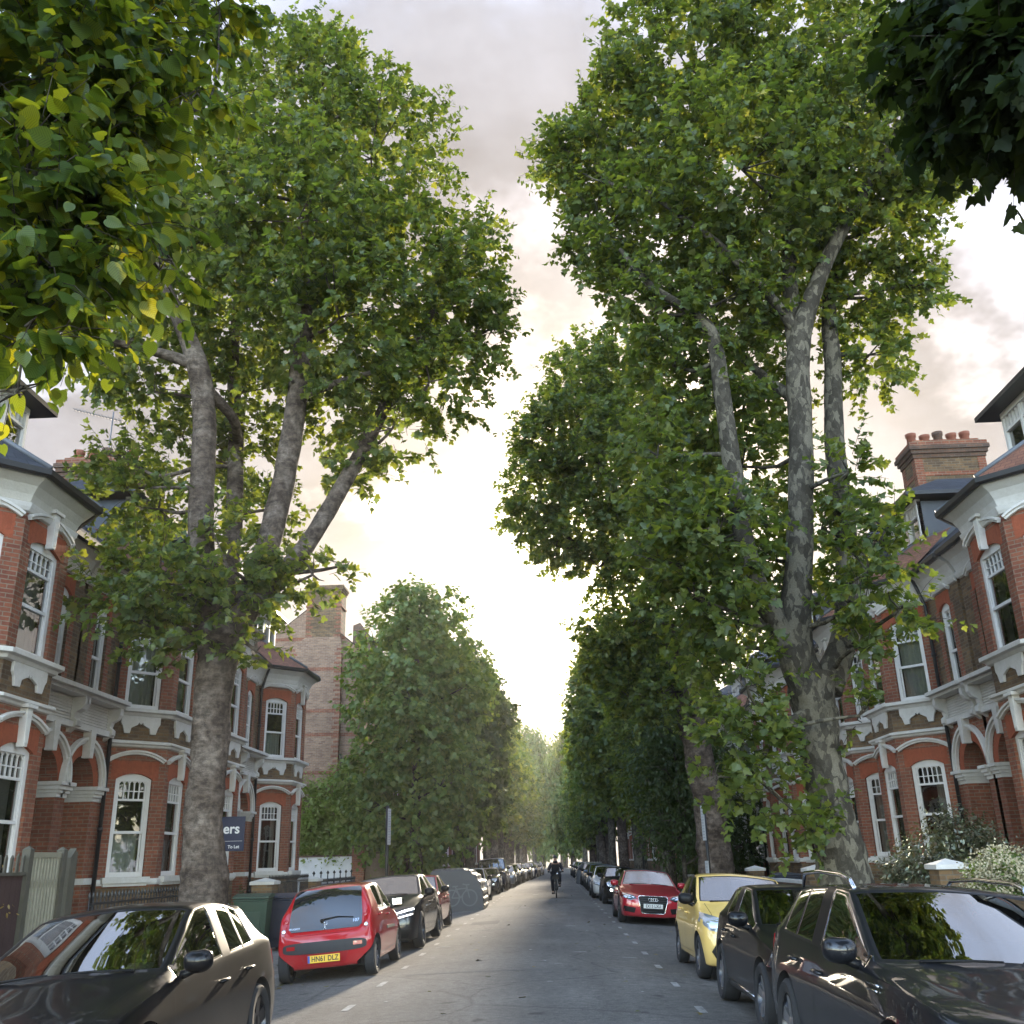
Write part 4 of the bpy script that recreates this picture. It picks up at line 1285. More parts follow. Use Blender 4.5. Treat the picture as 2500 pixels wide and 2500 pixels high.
TREE_L=dict(
 limbs=[
  [(-5.83,17,1.45,0.37),(-5.93,17,2.38,0.33),(-5.91,17,3.53,0.32),(-5.94,17,4.35,0.32),(-5.9,17,5.21,0.35),(-5.81,17,5.79,0.34)],
  [(-5.97,17,5.3,0.3),(-6.18,16.9,6.27,0.26),(-6.35,16.8,7.58,0.24),(-6.43,16.7,9.72,0.22),(-6.64,16.6,10.95,0.21),(-7.06,16.5,11.98,0.16),(-7.39,16.4,12.68,0.13),(-7.73,16.4,13.83,0.09)],
  [(-6.64,16.6,10.95,0.13),(-7.35,16.4,11.16,0.1),(-8.33,16.2,11.33,0.07),(-8.83,16,11.07,0.04)],
  [(-5.78,17,5.4,0.3),(-5.39,17.2,6.53,0.25),(-5.05,17.4,8.5,0.22),(-4.87,17.5,10.62,0.21),(-4.83,17.6,12.54,0.18),(-4.8,17.7,15.03,0.12),(-4.87,18,17.78,0.07)],
  [(-5.46,17.2,6.12,0.22),(-4.63,17.6,7.35,0.18),(-3.94,18,8.92,0.16),(-3.21,18.3,10.7,0.13),(-2.52,18.5,12.44,0.09),(-2.07,18.6,13.56,0.05)],
  [(-6.02,17.4,6.09,0.2),(-6.22,18.2,8.05,0.18),(-6.52,18.8,10.45,0.16),(-6.79,19,12.39,0.13),(-6.81,19,14.34,0.09)],
  [(-6.54,16.8,10.58,0.12),(-6.19,17.6,10.25,0.1),(-6.42,18.6,10.23,0.1)],
  [(-4.75,17.5,10.68,0.1),(-4.06,17.7,11.03,0.08),(-3.33,17.9,11.37,0.05)],
 ],
 lobes=[(-5.4,18,18.35,2.19),(-6.52,17,15.71,2.01),(-3.6,18,16.94,2.1),(-4.8,16.5,14.14,2.16),(-2.82,18,13.75,2.13),(-1.7,18.5,12.67,1.3),(-3.95,17,12.14,1.88),(-6.25,18.5,13.71,1.85),(-1.45,18.5,14.72,0.86),(-3.88,18.5,19.53,1.03),(-4.97,18.5,20.35,0.98),(-7.62,17.5,14.21,1.7),(-2.22,18,11.12,1.12),(-2.99,18,10.06,0.88),(-4.08,18.6,9.52,0.68),(-7.99,16.5,11.79,1.11),(-8.65,16.5,11.1,0.67),(-8.08,18,11.14,0.82),(-6.49,19,11.58,1.21),(-4.35,19,11.48,1.19),(-6.67,19.2,9.88,1.07),(-7.55,19,10.08,0.96),(-8.23,17.5,8.78,0.77),(-7.49,17.5,8.3,0.87),(-7.73,16.5,6.42,0.75),(-6.87,16.4,6.46,0.94),(-7.1,16,5.69,0.58),(-6.51,16.4,5.67,0.63),(-5.71,16.6,6.77,0.94),(-5.25,16.8,6.31,0.59),(-4.3,17.2,6.75,0.42),(-3.8,17.2,6.9,0.25),(-5.1,16.7,5.21,0.27),(-6.36,16.6,5.28,0.34),(-8.36,17.5,9.47,0.39),(-5.46,18.5,8.59,0.67),(-1.23,18.6,13.52,0.72),(-0.89,18.6,12.69,0.47)])
TREE_R=dict(
 limbs=[
  [(4.61,16.5,1.36,0.42),(4.51,16.5,2.33,0.35),(4.48,16.5,3.34,0.34),(4.48,16.5,4.04,0.37),(4.5,16.5,4.49,0.38)],
  [(4.46,16.5,4.22,0.34),(4.26,16.4,4.93,0.3),(4.53,16.4,6.53,0.24),(4.85,16.5,8.59,0.22),(5.06,16.5,10.69,0.22),(5.58,16.5,12.08,0.16),(6.25,16.4,13.33,0.13),(7.05,16.4,14.51,0.09),(7.66,16.4,15.61,0.05)],
  [(5.04,16.5,10.57,0.2),(5.15,16.8,12.05,0.16),(5.35,17,13.82,0.13),(5.42,17,15.16,0.1),(5.55,17,16.99,0.06)],
  [(5.05,16.5,11.15,0.11),(4.52,16.4,12.01,0.09),(3.77,16.3,12.96,0.08),(3.18,16.2,13.48,0.06),(2.39,16.2,14.29,0.04)],
  [(4.75,16.6,4.23,0.28),(5.29,16.8,5.36,0.22),(5.66,17.2,7.25,0.2),(5.76,17.4,8.95,0.19),(6.03,17.6,10.78,0.17),(6.23,17.7,12.57,0.14),(6.95,17.8,14.74,0.08)],
  [(4.3,16.4,4.57,0.24),(3.64,16.2,6.21,0.18),(3.51,16.2,8,0.17),(3.47,16.2,9.27,0.16),(3.4,16.2,10.83,0.14),(3.05,16.2,11.42,0.1),(2.33,16.2,12.05,0.07),(1.78,16.3,13,0.04)],
  [(4.99,16.6,9.61,0.12),(4.57,17.4,10.62,0.09),(4.05,18,11.84,0.07),(3.74,18.2,13.01,0.04)],
  [(4.39,16.4,3.86,0.1),(3.73,16,3.48,0.06),(3.21,15.9,2.82,0.03)],
 ],
 lobes=[(3.69,17,18.14,2.24),(6.06,17,18.29,2.51),(2.35,17.5,16.9,1.6),(4.3,16,14.54,2.09),(6.75,16.5,15.89,2.23),(1.35,17.5,16.09,0.97),(0.77,17.5,16.27,0.61),(2.77,17,13.96,1.58),(1.49,17.5,14.4,0.82),(1.83,17.2,12.73,0.67),(5.08,17.8,13.48,1.63),(6.86,17,14.14,1.38),(8.36,17,15.26,0.95),(9.06,17,15.5,0.54),(7.95,17.5,14.45,0.83),(7.17,18,12.71,1.05),(8.1,17.5,12.67,0.58),(6.96,18,11.32,0.8),(3.76,16.8,12,1.18),(2.44,16.5,11.64,0.84),(2.73,17,10.73,0.9),(3.42,17.2,9.98,0.95),(2.25,16.8,8.73,0.8),(2.49,16.4,7.51,0.86),(4.03,17.8,8.85,1.06),(5,18.8,10.95,0.93),(3.02,16,6.75,1.02),(4.14,17.4,6.86,0.8),(2.17,16,6.4,0.73),(5.29,17.4,7.34,0.71),(5.4,15.8,7.86,0.43),(5.72,15.4,6.64,0.45),(5.35,15.4,5.92,0.62),(5.69,15.2,5.23,0.37),(5.05,15.5,5.42,0.44),(4.47,17.5,6.15,0.6),(3.18,15.9,5.31,0.63),(2.56,16,5.73,0.54),(5.04,15.5,4.72,0.31),(3.29,16,4.18,0.62),(2.9,15.9,3.41,0.43),(3.52,15.9,3.31,0.48),(2.62,15.9,2.8,0.24),(3.19,15.9,2.58,0.43),(4.09,16,2,0.26),(3.73,15.9,2.32,0.3),(4.91,15.6,3.64,0.26),(2.83,17,5.01,0.47)])
TREE_R2=dict(
 limbs=[
  [(4.67,29.6,1.25,0.5),(4.62,29.6,2.7,0.44),(4.45,29.6,4.51,0.42),(4.22,29.6,6.09,0.4),(4.18,29.6,6.9,0.38)],
  [(4.15,29.6,6.57,0.28),(3.85,29.5,8.21,0.22),(3.54,29.4,10.07,0.18),(2.77,29.5,12.28,0.14),(1.86,29.8,14.32,0.09),(1.25,30,16.41,0.05)],
  [(4.21,29.7,6.75,0.26),(4.8,30,8.29,0.2),(5.17,30.4,10.84,0.16),(4.96,30.6,14.13,0.12),(4.46,30.8,16.67,0.08)],
  [(3.54,29.4,10.07,0.12),(2.16,29.4,10.65,0.1),(1,29.4,11.22,0.06),(0.02,29.4,12.35,0.03)],
 ],
 lobes=[(1.38,30,15.21,2.17),(1.85,30,17.41,1.48),(-0.04,29.8,13.25,1.23),(0.29,30,15.06,1.08),(3.42,31,17.65,1.91),(2.51,29.5,13.59,2.1),(1.12,29.5,11.79,1.37),(2.86,29.2,11.27,1.52),(1.8,29.4,10.31,0.76),(0.49,29.4,11.06,0.68),(-0.34,29.6,12.07,0.78),(4.97,31.5,15.12,2.07),(5,31,11.97,1.8),(2.63,29,8.13,1.14),(3.68,28.8,8.38,1.13),(4.72,30.5,7.55,1.19),(2.47,30,7.02,1.08),(1.84,30,7.54,0.84),(3.45,29,6.17,0.88),(2.67,29.4,5.95,0.73),(5.92,31,8.65,1.05),(3.39,29,9.62,0.99),(1.7,29.6,8.3,0.66)])
FORE_L=dict(
 lobes=[(-2.71,4.2,5.94,0.57),(-2.59,4,5,0.39),(-2.5,4.6,5.82,0.36),(-2.75,5.2,7.2,0.50),(-2.38,4.2,4.85,0.28),(-2.46,4,4.47,0.32),(-2.3,4.6,5.25,0.17),(-2.35,5.4,6.75,0.16),(-2.5,6,8.3,0.22),(-2.42,3.9,3.99,0.14),(-2.38,4.2,4.38,0.15),(-2.11,4.6,4.83,0.1),(-2.39,3.9,3.71,0.04)])
FORE_R=dict(
 lobes=[(3.01,5,6.67,0.46),(3.1,5,6.12,0.34),(2.92,5.4,7.09,0.25),(3,4.6,6,0.42),(2.8,5.1,6.25,0.22)])

tl = thing('plane_tree', 'big plane tree on the left pavement with thick wrinkled grey trunk and spreading limbs', 'tree')
b0 = TREE_L['limbs'][0][0]
big_plane(tl, TREE_L, [(b0[0] - .04, b0[1], -.12, .55), (b0[0] - .03, b0[1], .15, .45), (b0[0] - .02, b0[1], .55, .41)], BARK_L, 4300, 13, 0.150, 11, slen=.55)
tr_ = thing('plane_tree', 'big plane tree on the right with mottled camouflage bark, leaning towards the road', 'tree')
b0 = TREE_R['limbs'][0][0]
big_plane(tr_, TREE_R, [(b0[0] + .03, b0[1], -.12, .56), (b0[0] + .02, b0[1], .2, .48), (b0[0] + .01, b0[1], .7, .44)], BARK_R, 5200, 13, 0.150, 12, slen=.55)
t2 = thing('plane_tree', 'second plane tree on the right with brown trunk standing behind the yellow car', 'tree')
b0 = TREE_R2['limbs'][0][0]
big_plane(t2, TREE_R2, [(b0[0], b0[1], -.12, .60), (b0[0], b0[1], .4, .52)], BARK_L, 4000, 12, 0.17, 13, slen=.55)

# foreground crowns that hang into the top corners
def hanging_tree(root, trunk, limbs, lobes, extra, n1, per1, lsize, tmpl, lmat, mbark, seed, slen, down):
    rg = np.random.default_rng(seed)
    t = MB()
    add_limb(t, trunk, 18, 0.08)
    for l in limbs:
        add_limb(t, l, 8, 0.05)
    branches_to(t, limbs, lobes, rg, 0.025, 5)
    t.build('trunk', mbark, root)
    A = shoots(lobes, n1, per1, slen, lsize, rg, up=-0.15, down=down, jitter=0.5, shell=(0.1, 0.9))
    B = shoots(extra, 1500, 9, 0.6, lsize * 1.6, rg, up=0.1, down=down)
    cat_ = [np.concatenate([A[i], B[i]]) for i in range(4)]
    leaves_mesh('crown', *cat_, tmpl, lmat, root)
    tw = MB(); twigs(tw, A[4], A[5], 0.0035); twigs(tw, B[4][:300], B[5][:300], .006); tw.build('twigs', BARK_D, root)

fl = thing('lime_tree', 'lime tree whose sunlit yellow green leaves hang into the top left corner', 'tree')
hanging_tree(fl, [(-5.35, 1.9, -.1, .34), (-5.35, 1.9, 1.2, .27), (-5.3, 2.0, 3.4, .24), (-5.1, 2.2, 6, .2), (-4.9, 2.3, 9, .12)],
             [[(-5.2, 2.1, 4.9, .13), (-4.3, 3.2, 6.0, .09), (-3.2, 4.2, 6.3, .05), (-2.5, 5.0, 6.3, .02)], [(-5.2, 2.1, 4.0, .1), (-4.0, 3.1, 4.9, .06), (-3.0, 3.8, 5.1, .035), (-2.4, 4.3, 5.0, .015)]],
             FORE_L['lobes'], [(-4.4, 1.6, 8, 1.6), (-5, 3.6, 8.6, 1.7), (-3.4, 3.2, 8.8, 1.3), (-4.6, 0, 7.2, 1.7), (-5.4, 2, 10.6, 1.6), (-6.4, 6.0, 8.0, 1.5), (-6.0, 7.6, 9.0, 1.4), (-5.4, 5.4, 9.6, 1.3)], 760, 9, 0.108, T_LIME, LEAF_FORE, BARK_D, 21, 0.30, 0.9)
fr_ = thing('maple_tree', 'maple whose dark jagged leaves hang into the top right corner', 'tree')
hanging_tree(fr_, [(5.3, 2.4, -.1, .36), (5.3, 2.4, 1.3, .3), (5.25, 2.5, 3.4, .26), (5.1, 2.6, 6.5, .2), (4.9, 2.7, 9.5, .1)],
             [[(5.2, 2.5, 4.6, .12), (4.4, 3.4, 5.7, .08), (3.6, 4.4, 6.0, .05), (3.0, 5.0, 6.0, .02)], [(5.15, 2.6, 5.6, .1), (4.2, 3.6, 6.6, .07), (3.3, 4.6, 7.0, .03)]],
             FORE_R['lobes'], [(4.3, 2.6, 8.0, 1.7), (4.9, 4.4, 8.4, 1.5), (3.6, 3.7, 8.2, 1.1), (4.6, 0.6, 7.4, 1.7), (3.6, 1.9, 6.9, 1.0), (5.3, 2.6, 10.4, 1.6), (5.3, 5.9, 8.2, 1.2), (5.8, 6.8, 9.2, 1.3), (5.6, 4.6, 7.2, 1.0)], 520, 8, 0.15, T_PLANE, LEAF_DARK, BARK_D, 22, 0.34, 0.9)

# street trees further off
def street_tree(name, label, x, y, top, rad, low, n, per, lsize, lmat, mbark, seed, tr=0.3, tmpl=T_KITE, lean=0.0, group=None, stems=1, squash=1.0, slen=.5):
    rg = np.random.default_rng(seed)
    root = thing(name, label, 'tree', (x, y, PAVE), 0, group)
    t = MB()
    hgt = top - low
    lobes = []
    def env(f):
        return rad * (math.sin(PI * (0.18 + 0.66 * f)) ** 0.7)
    for i in range(9):        # core
        f = (i + .5) / 9
        lobes.append((lean * (low + hgt * f), 0, low + hgt * f * .93, env(f) * .50))
    m_ = 64
    for i in range(m_):       # clumps over the surface
        f = (i + .5) / m_
        a = i * 2.39996 + rg.random() * .8
        w = env(f)
        q = w * (.62 + .22 * rg.random())
        z = low + hgt * (f * .96 + rg.normal() * .012)
        lobes.append((math.cos(a) * q + lean * z, math.sin(a) * q * squash, z, w * (.20 + .12 * rg.random()) + .12))
    lobes.append((lean * top, 0, top - rad * .30, rad * .30))
    limbs = []
    for s_ in range(stems):
        ox = (s_ - (stems - 1) / 2) * tr * 1.7
        limbs.append([(ox, 0, -.1, tr * 1.35), (ox, 0, .4, tr * 1.08), (ox * 1.1 + lean * 1.5, 0, low * .6 + .8, tr), (ox * 1.6 + lean * low * 1.3, .1, low + hgt * .4, tr * .6), (ox + lean * top, 0, top - rad * .4, .05)])
        add_limb(t, limbs[-1], 14, .09, 2.0, .3)
    branches_to(t, [[(p[0], p[1], p[2], min(p[3], .29)) for p in l] for l in limbs], lobes[::3], rg, .05, 3)
    t.build('trunk', mbark, root)
    pos, d, nr, sz, b_, t_ = shoots(lobes, n, per, slen, lsize, rg, up=.05, down=.7, shell=(.55, 1.0))
    leaves_mesh('crown', pos, d, nr, sz, tmpl, lmat, root)
    return root

street_tree('lime_tree', 'dense clipped lime tree behind the bike hangar on the left, tallest of its row', -5.85, 43.5, 13.9, 3.1, 1.9, 3400, 10, .22, LEAF_LIME, BARK_D, 31, .3, T_LIME, slen=.6)
street_tree('lime_tree', 'darker lime tree just behind the tallest lime on the left pavement', -4.9, 53, 13.0, 2.8, 3.4, 2600, 10, .24, LEAF_HOLLY, BARK_D, 32, .3, T_LIME, slen=.6)
street_tree('lime_tree', 'paler lime tree third in the left row, hanging over parked cars', -5.2, 64, 13.2, 2.6, 3.8, 1500, 9, .32, LEAF_LIME, BARK_D, 33, .3)
lt4 = street_tree('plane_tree', 'distant plane tree on the left with stout twin grey trunks', -5.1, 84, 15, 2.9, 5.0, 1500, 9, .38, LEAF_PLANE, BARK_L, 34, .34, stems=2)
rt3 = street_tree('plane_tree', 'ivy covered plane tree on the right pavement just beyond the second trunk', 4.95, 44.5, 12.0, 2.2, 3.4, 2600, 10, .22, LEAF_PLANE, BARK_R, 35, .32)
street_tree('evergreen_tree', 'small dark evergreen tree with thin straight stem behind the red convertible', 4.7, 37.0, 7.2, 1.75, 1.9, 1900, 9, .17, LEAF_HOLLY, BARK_D, 36, .075, T_OVAL, slen=.4)
street_tree('evergreen_tree', 'dark holly mass behind the thin stemmed tree on the right', 6.9, 42.0, 6.4, 1.9, .6, 1500, 9, .19, LEAF_HOLLY, BARK_D, 37, .12, T_OVAL, slen=.4)
street_tree('plane_tree', 'tall plane tree on the right beyond the ivy covered one, with pale trunk leaning inward', 4.7, 55.0, 14.2, 2.8, 4.6, 2200, 10, .30, LEAF_PLANE, BARK_R, 38, .34, lean=-.05)
street_tree('plane_tree', 'plane tree on the right with orange brown trunk, further down the street', 4.7, 68.0, 15.0, 3.0, 5.4, 1800, 9, .36, LEAF_PLANE, BARK_L, 39, .32, lean=-.03)
rt6 = street_tree('lime_tree', 'lime tree on the right far down the street, yellow green against the light', 4.8, 82, 15, 3.0, 5.6, 1300, 9, .40, LEAF_LIME, BARK_R, 40, .28)
DG = 'distant trees closing the street'
for i, (x, y, s_, src) in enumerate(((4.9, 95, 1.05, lt4), (5.0, 110, 1.1, rt6), (5.0, 126, 1.1, lt4), (4.6, 144, 1.2, rt6), (-4.9, 97, 1.0, rt6), (-4.8, 112, 1.05, lt4), (-4.4, 128, 1.1, rt6), (-4.2, 146, 1.2, lt4),
                                     (-3.0, 168, 1.3, rt6), (3.4, 170, 1.3, lt4), (0.4, 190, 1.2, rt6), (-2.4, 205, 1.2, lt4), (4.0, 205, 1.4, rt6), (-7, 225, 1.5, lt4), (-2, 232, 1.5, rt6), (2.5, 228, 1.5, lt4), (7, 232, 1.5, rt6))):
    c = copy_tree(src)
    c.location = (x, y, PAVE - (6.5 if y > 160 else 2.0 if y > 120 else 0.8)); c.rotation_euler = (0, 0, i * 1.9 + .4); c.scale = (s_ * .95, s_ * .95, s_ * (1.5 if y > 160 else 1.0))
    tag(c, 'distant street tree in the green tunnel at the far end of the street', 'tree', DG)

# feathery shrub behind the white wall
def shrub(name, label, x, y, z0, w, dpt, h, n, per, lsize, lmat, seed, tmpl=T_OVAL, slen=.4, up=.6, flowers=None, cat='shrub', down=.2):
    rg = np.random.default_rng(seed)
    root = thing(name, label, cat, (x, y, z0))
    lobes = []
    for i in range(16):
        lobes.append(((rg.random() - .5) * w * .7, (rg.random() - .5) * dpt * .7, h * (.22 + .58 * rg.random()), min(w, dpt, h) * .28))
    t = MB()
    for i in range(14):
        l = lobes[i]
        add_limb(t, [(l[0] * .35, l[1] * .35, -.05, .03), (l[0] * .7, l[1] * .7, l[2] * .6, .02), (l[0], l[1], l[2], .008)], 6, .05, 3, .2)
    t.build('stems', BARK_D, root)
    pos, d, nr, sz, b_, t_ = shoots(lobes, n, per, slen, lsize, rg, up=up, down=down)
    ok = pos[:, 2] > .02
    leaves_mesh('foliage', pos[ok], d[ok], nr[ok], sz[ok], tmpl, lmat, root)
    if flowers:
        tips = t_[t_[:, 2] > h * .25][::2]
        k = len(tips)
        P = np.repeat(tips, 34, axis=0) + rg.normal(size=(k * 34, 3)) * np.array([.06, .06, .04])
        dd = unit(rg.normal(size=(k * 34, 3)))
        leaves_mesh('blossom', P, dd, unit(np.array([0, 0, 1.]) + rg.normal(size=(k * 34, 3)) * .5), np.full(k * 34, .04), T_KITE, flowers, root)
    return root
shrub('tall_shrub', 'feathery green shrub rising over the white garden wall', -10.0, 46.0 - 1.1, 0, 3.6, 1.6, 7.0, 1500, 9, .24, LEAF_BAMB, 51, T_OVAL, .8, .7)
shrub('tall_shrub', 'rounder green shrub between the white wall and the tall lime', -7.9, 44.9, 0, 2.0, 1.4, 5.6, 800, 9, .22, LEAF_LIME, 52, T_OVAL, .6, .5)
shrub('bronze_shrub', 'bronze and green glossy shrub in front of the right bay window', 6.95, 18.4, 0, 1.6, 1.6, 2.25, 2300, 10, .095, LEAF_RED, 53, T_OVAL, .34, .7)
shrub('flowering_shrub', 'rounded shrub covered in cream white blossom at the right edge', 6.75, 14.6, 0, 1.9, 3.0, 1.40, 1500, 8, .10, LEAF_LIME, 54, T_OVAL, .2, .8, flowers=mat('cream_blossom', (.40, .355, .235), .9, spec=.1))
shrub('low_shrub', 'low variegated shrub beside the wheelie bins', -7.4, 23.3, 0, 1.2, .9, 1.05, 240, 8, .07, LEAF_LIME, 55, T_OVAL, .2, .6)
shrub('low_shrub', 'small yellowing plant showing above the brown fence boards', -7.5, 12.9, .4, .6, .6, 1.7, 60, 7, .09, leaf_mat('yellowing_leaf', [(.22, .15, .05), (.30, .20, .06)], [(.3, .22, .05), (.35, .25, .06)], .3), 56, T_OVAL, .35, .7)
shrub('low_shrub', 'dark green shrub in the garden behind the left iron railings', -7.9, 27.4, 0, 1.3, 1.0, 1.1, 260, 8, .08, LEAF_HOLLY, 57, T_OVAL, .25, .6)
shrub('low_shrub', 'green bush under the third lime on the left pavement edge', -7.6, 58, 0, 2.0, 2.0, 3.0, 500, 8, .18, LEAF_BAMB, 58, T_OVAL, .4, .6)
shrub('low_shrub', 'dark hedge bush on the right behind the red convertible and the car with round lamps', 6.6, 48, 0, 2.0, 3.0, 2.6, 600, 8, .16, LEAF_HOLLY, 59, T_OVAL, .4, .6)

# leaf litter along the gutters and a few on the road
rg = np.random.default_rng(91)
n = 900
xx = np.concatenate([KERB_L + .05 + rg.exponential(.16, 380), KERB_R - .05 - rg.exponential(.16, 320), rg.uniform(-4.3, 3.3, 120), -4.66 - rg.exponential(.5, 80)])
yy = rg.uniform(5, 60, n)
zz = np.array([road_z(x) + .008 if KERB_L < x < KERB_R else PAVE + .014 for x in xx])
dd = unit(np.stack([rg.normal(size=n), rg.normal(size=n), rg.normal(size=n) * .12], 1))
nn = unit(np.stack([rg.normal(size=n) * .25, rg.normal(size=n) * .25, np.ones(n)], 1))
lit = leaves_mesh('fallen_leaves', np.stack([xx, yy, zz], 1), dd, nn, rg.uniform(.05, .12, n), T_PLANE, leaf_mat('dry_leaf', [(.14, .10, .05), (.20, .15, .06), (.10, .10, .04), (.24, .20, .10)], [(.15, .12, .04), (.2, .16, .05)], .15), None)
tag(lit, kind='stuff')
# ------------------------------------------------------------------ cars
def paint(name, col, metal=0.0, rough=0.35, coat=1.0):
    m, nt, b = pm(name)
    b.inputs['Base Color'].default_value = (*col, 1)
    b.inputs['Metallic'].default_value = metal
    b.inputs['Roughness'].default_value = rough
    b.inputs['Coat Weight'].default_value = coat
    b.inputs['Coat Roughness'].default_value = 0.02
    b.inputs['Coat IOR'].default_value = 1.5
    b.inputs['Specular IOR Level'].default_value = 0.1
    # faint road dust low down and orange peel
    t = nd(nt, 'ShaderNodeTexCoord')
    s_ = nd(nt, 'ShaderNodeSeparateXYZ'); lk(nt, t.outputs['Object'], s_.inputs[0])
    d = mth(nt, 'MULTIPLY', noise(nt, t.outputs['Object'], 6, 5, .65), ramp(nt, s_.outputs[2], [(0.12, (.35, .35, .35)), (0.6, (0.01, 0.01, 0.01))]))
    lk(nt, mixc(nt, d, col, (0.16, 0.145, 0.125)), b.inputs['Base Color'])
    lk(nt, mth(nt, 'MULTIPLY_ADD', d, 0.2, True), b.inputs['Coat Roughness']); nt.nodes[-1].inputs[2].default_value = 0.015
    return m
P_BLACK = paint('black_car_paint', (.004, .004, .005), coat=.42)
P_GREY = paint('dark_grey_car_paint', (.010, .011, .014), .3, .4, .8)
P_RED = paint('red_car_paint', (.36, .008, .012))
P_RED2 = paint('cherry_car_paint', (.33, .012, .022), .2)
P_YEL = paint('pale_yellow_car_paint', (.74, .50, .15))
P_WHITE = paint('white_car_paint', (.62, .62, .61))
P_NAVY = paint('navy_car_paint', (.010, .014, .035))
P_SILV = paint('silver_car_paint', (.34, .35, .37), .7, .3)
P_BLUE = paint('grey_blue_car_paint', (.11, .16, .24), .4, .3)
TRIM = mat('black_trim', (.007, .007, .008), .45, spec=.2)
PLAST = weathered('black_plastic', (.022, .022, .024), .65, .5, 6, (1.8, 1.7, 1.6))
RUBBER = weathered('tyre_rubber', (.018, .018, .019), .85, .5, 8, (2.0, 1.9, 1.8))
ALLOY = mat('alloy', (.48, .49, .51), .28, .9)
ALLOYD = mat('dark_alloy', (.05, .05, .055), .3, .8)
CHROME = mat('chrome', (.75, .75, .76), .08, 1.0)
LAMP = mat('lamp_glass', (.30, .32, .34), .08, .4, coat=1.0)
LAMPD = mat('lamp_housing', (.03, .032, .036), .1, .2, coat=1.0)
LED = mat('lamp_reflector', (.80, .82, .85), .12, .8)
REDL = mat('tail_lamp', (.32, .010, .012), .12, coat=1.0)
INTER = mat('car_interior', (.012, .012, .013), .85)
SEATM = mat('seat_cloth', (.022, .022, .024), .9)
FABR = mat('soft_top', (.012, .011, .012), .9)
PLW = mat('plate_white', (.62, .62, .60), .5)
PLY = mat('plate_yellow', (.70, .42, .02), .5)
PLT = mat('plate_black', (.008, .008, .008), .6)
PLB = mat('plate_blue', (.02, .05, .28), .5)

def car_glass():
    m, nt, b = pm('car_glass')
    nt.nodes.remove(b)
    out = nt.nodes['Material Output']
    tr = nd(nt, 'ShaderNodeBsdfTransparent'); tr.inputs[0].default_value = (.30, .34, .33, 1)
    gl = nd(nt, 'ShaderNodeBsdfGlossy'); gl.inputs['Roughness'].default_value = .006
    fr = nd(nt, 'ShaderNodeFresnel'); fr.inputs[0].default_value = 1.9
    mx = nd(nt, 'ShaderNodeMixShader')
    lk(nt, mth(nt, 'MULTIPLY_ADD', fr.outputs[0], 1.7, True), mx.inputs[0]); nt.nodes[-1].inputs[2].default_value = .12
    lk(nt, tr.outputs[0], mx.inputs[1]); lk(nt, gl.outputs[0], mx.inputs[2]); lk(nt, mx.outputs[0], out.inputs[0])
    return m
CGLASS = car_glass()

def car_cage(p):
    """half cage of quads in rows 0..6 by station, then mirrored"""
    g = p.get
    L, hw = p['L'], p['hw']
    zb = g('zb', .20)
    z2, z3 = g('z2', .42), g('z3', .66)
    yf, yr_ = p['yf'], p['yr']
    zn, zc, yc = p['zn'], p['zc'], p['yc']
    b0, b1 = p['belt']
    H, hr = p['H'], p['hr']
    y0, y1 = p['roof']
    ye, ze = p['ye'], p['ze']
    zt = p['zt']
    nb = g('nose_x', .86); tb = g('tail_x', .88)
    S = []
    def st(y, k1, k2, k3, r4, r5, r6, dy=(0,) * 7):
        S.append([(0, y + dy[0], zb + .02), (hw * k1, y + dy[1], zb), (hw * k2, y + dy[2], z2), (hw * k3, y + dy[3], z3),
                  (r4[0], y + dy[4], r4[1]), (r5[0], y + dy[5], r5[1]), (0, y + dy[6], r6)])
    nd_ = g('nose_drop', .05)
    st(.12, .80 * nb / .86, nb, nb, (hw * nb * .95, zn - nd_), (hw * .52, zn), zn + .015, (-.02, 0, -.02, 0, .02, -.03, -.07))
    hm = (yc - .12) * .22
    st(.12 + hm, .90, .955, .955, (hw * .92, zn + (b0 - zn) * .30), (hw * .60, zn + (zc - zn) * .36), zn + (zc - zn) * .42)
    st(yf + .02, .94, 1.0, 1.0, (hw * .955, zn + (b0 - zn) * .66), (hw * .66, zn + (zc - zn) * .70), zn + (zc - zn) * .76)
    st(yc, .93, .975, .985, (hw * .945, b0), (hw * g('wsx', .80), zc - .005), zc + .045, (0, 0, 0, 0, 0, 0, -g('ws_bow', .14)))
    st(y0, .93, .975, .99, (hw * .945, b0 + (b1 - b0) * .2), (hr, H - .085), H - .02, (0, 0, 0, 0, 0, 0, -.07))
    yB = p['yB']
    f = lambda y: b0 + (b1 - b0) * min(1, max(0, (y - yc) / max(.1, ye - yc)))
    st(yB, .93, .975, .99, (hw * .945, f(yB)), (hr * 1.01, H - .065), H)
    st(yB + .08, .93, .975, .99, (hw * .945, f(yB)), (hr * 1.01, H - .065), H)
    yC = p['yC']
    st(yC, .94, .985, .995, (hw * .945, f(yC)), (hr * .985, H - .085), H - .012)
    if g('yQ'):
        st(p['yQ'], .94, 1.0, 1.0, (hw * .94, f(p['yQ'])), (hr * .96, p.get('zQ', H - .11)), H - .03)
    st(y1, .93, 1.0, 1.0, (hw * .935, b1), (hr * .92, H - .12), g('zr1', H - .06), (0, 0, 0, 0, 0, 0, .05))
    st(ye, .92, .975, .97, (hw * .91, b1 - .005), (hw * g('rwx', .72), ze), ze + .01, (0, 0, 0, 0, 0, 0, .06))
    if g('deck'):
        st(p['deck'], .90, .95, .945, (hw * .88, zt + .02), (hw * .66, zt + .06), zt + .07)
    st(L - .11, .82 * tb / .88, tb, tb, (hw * tb * .96, min(zt, b1 - .03)), (hw * .60, zt + .005), zt + .01, (.02, 0, .02, .02, 0, .03, .08))
    return S, yB

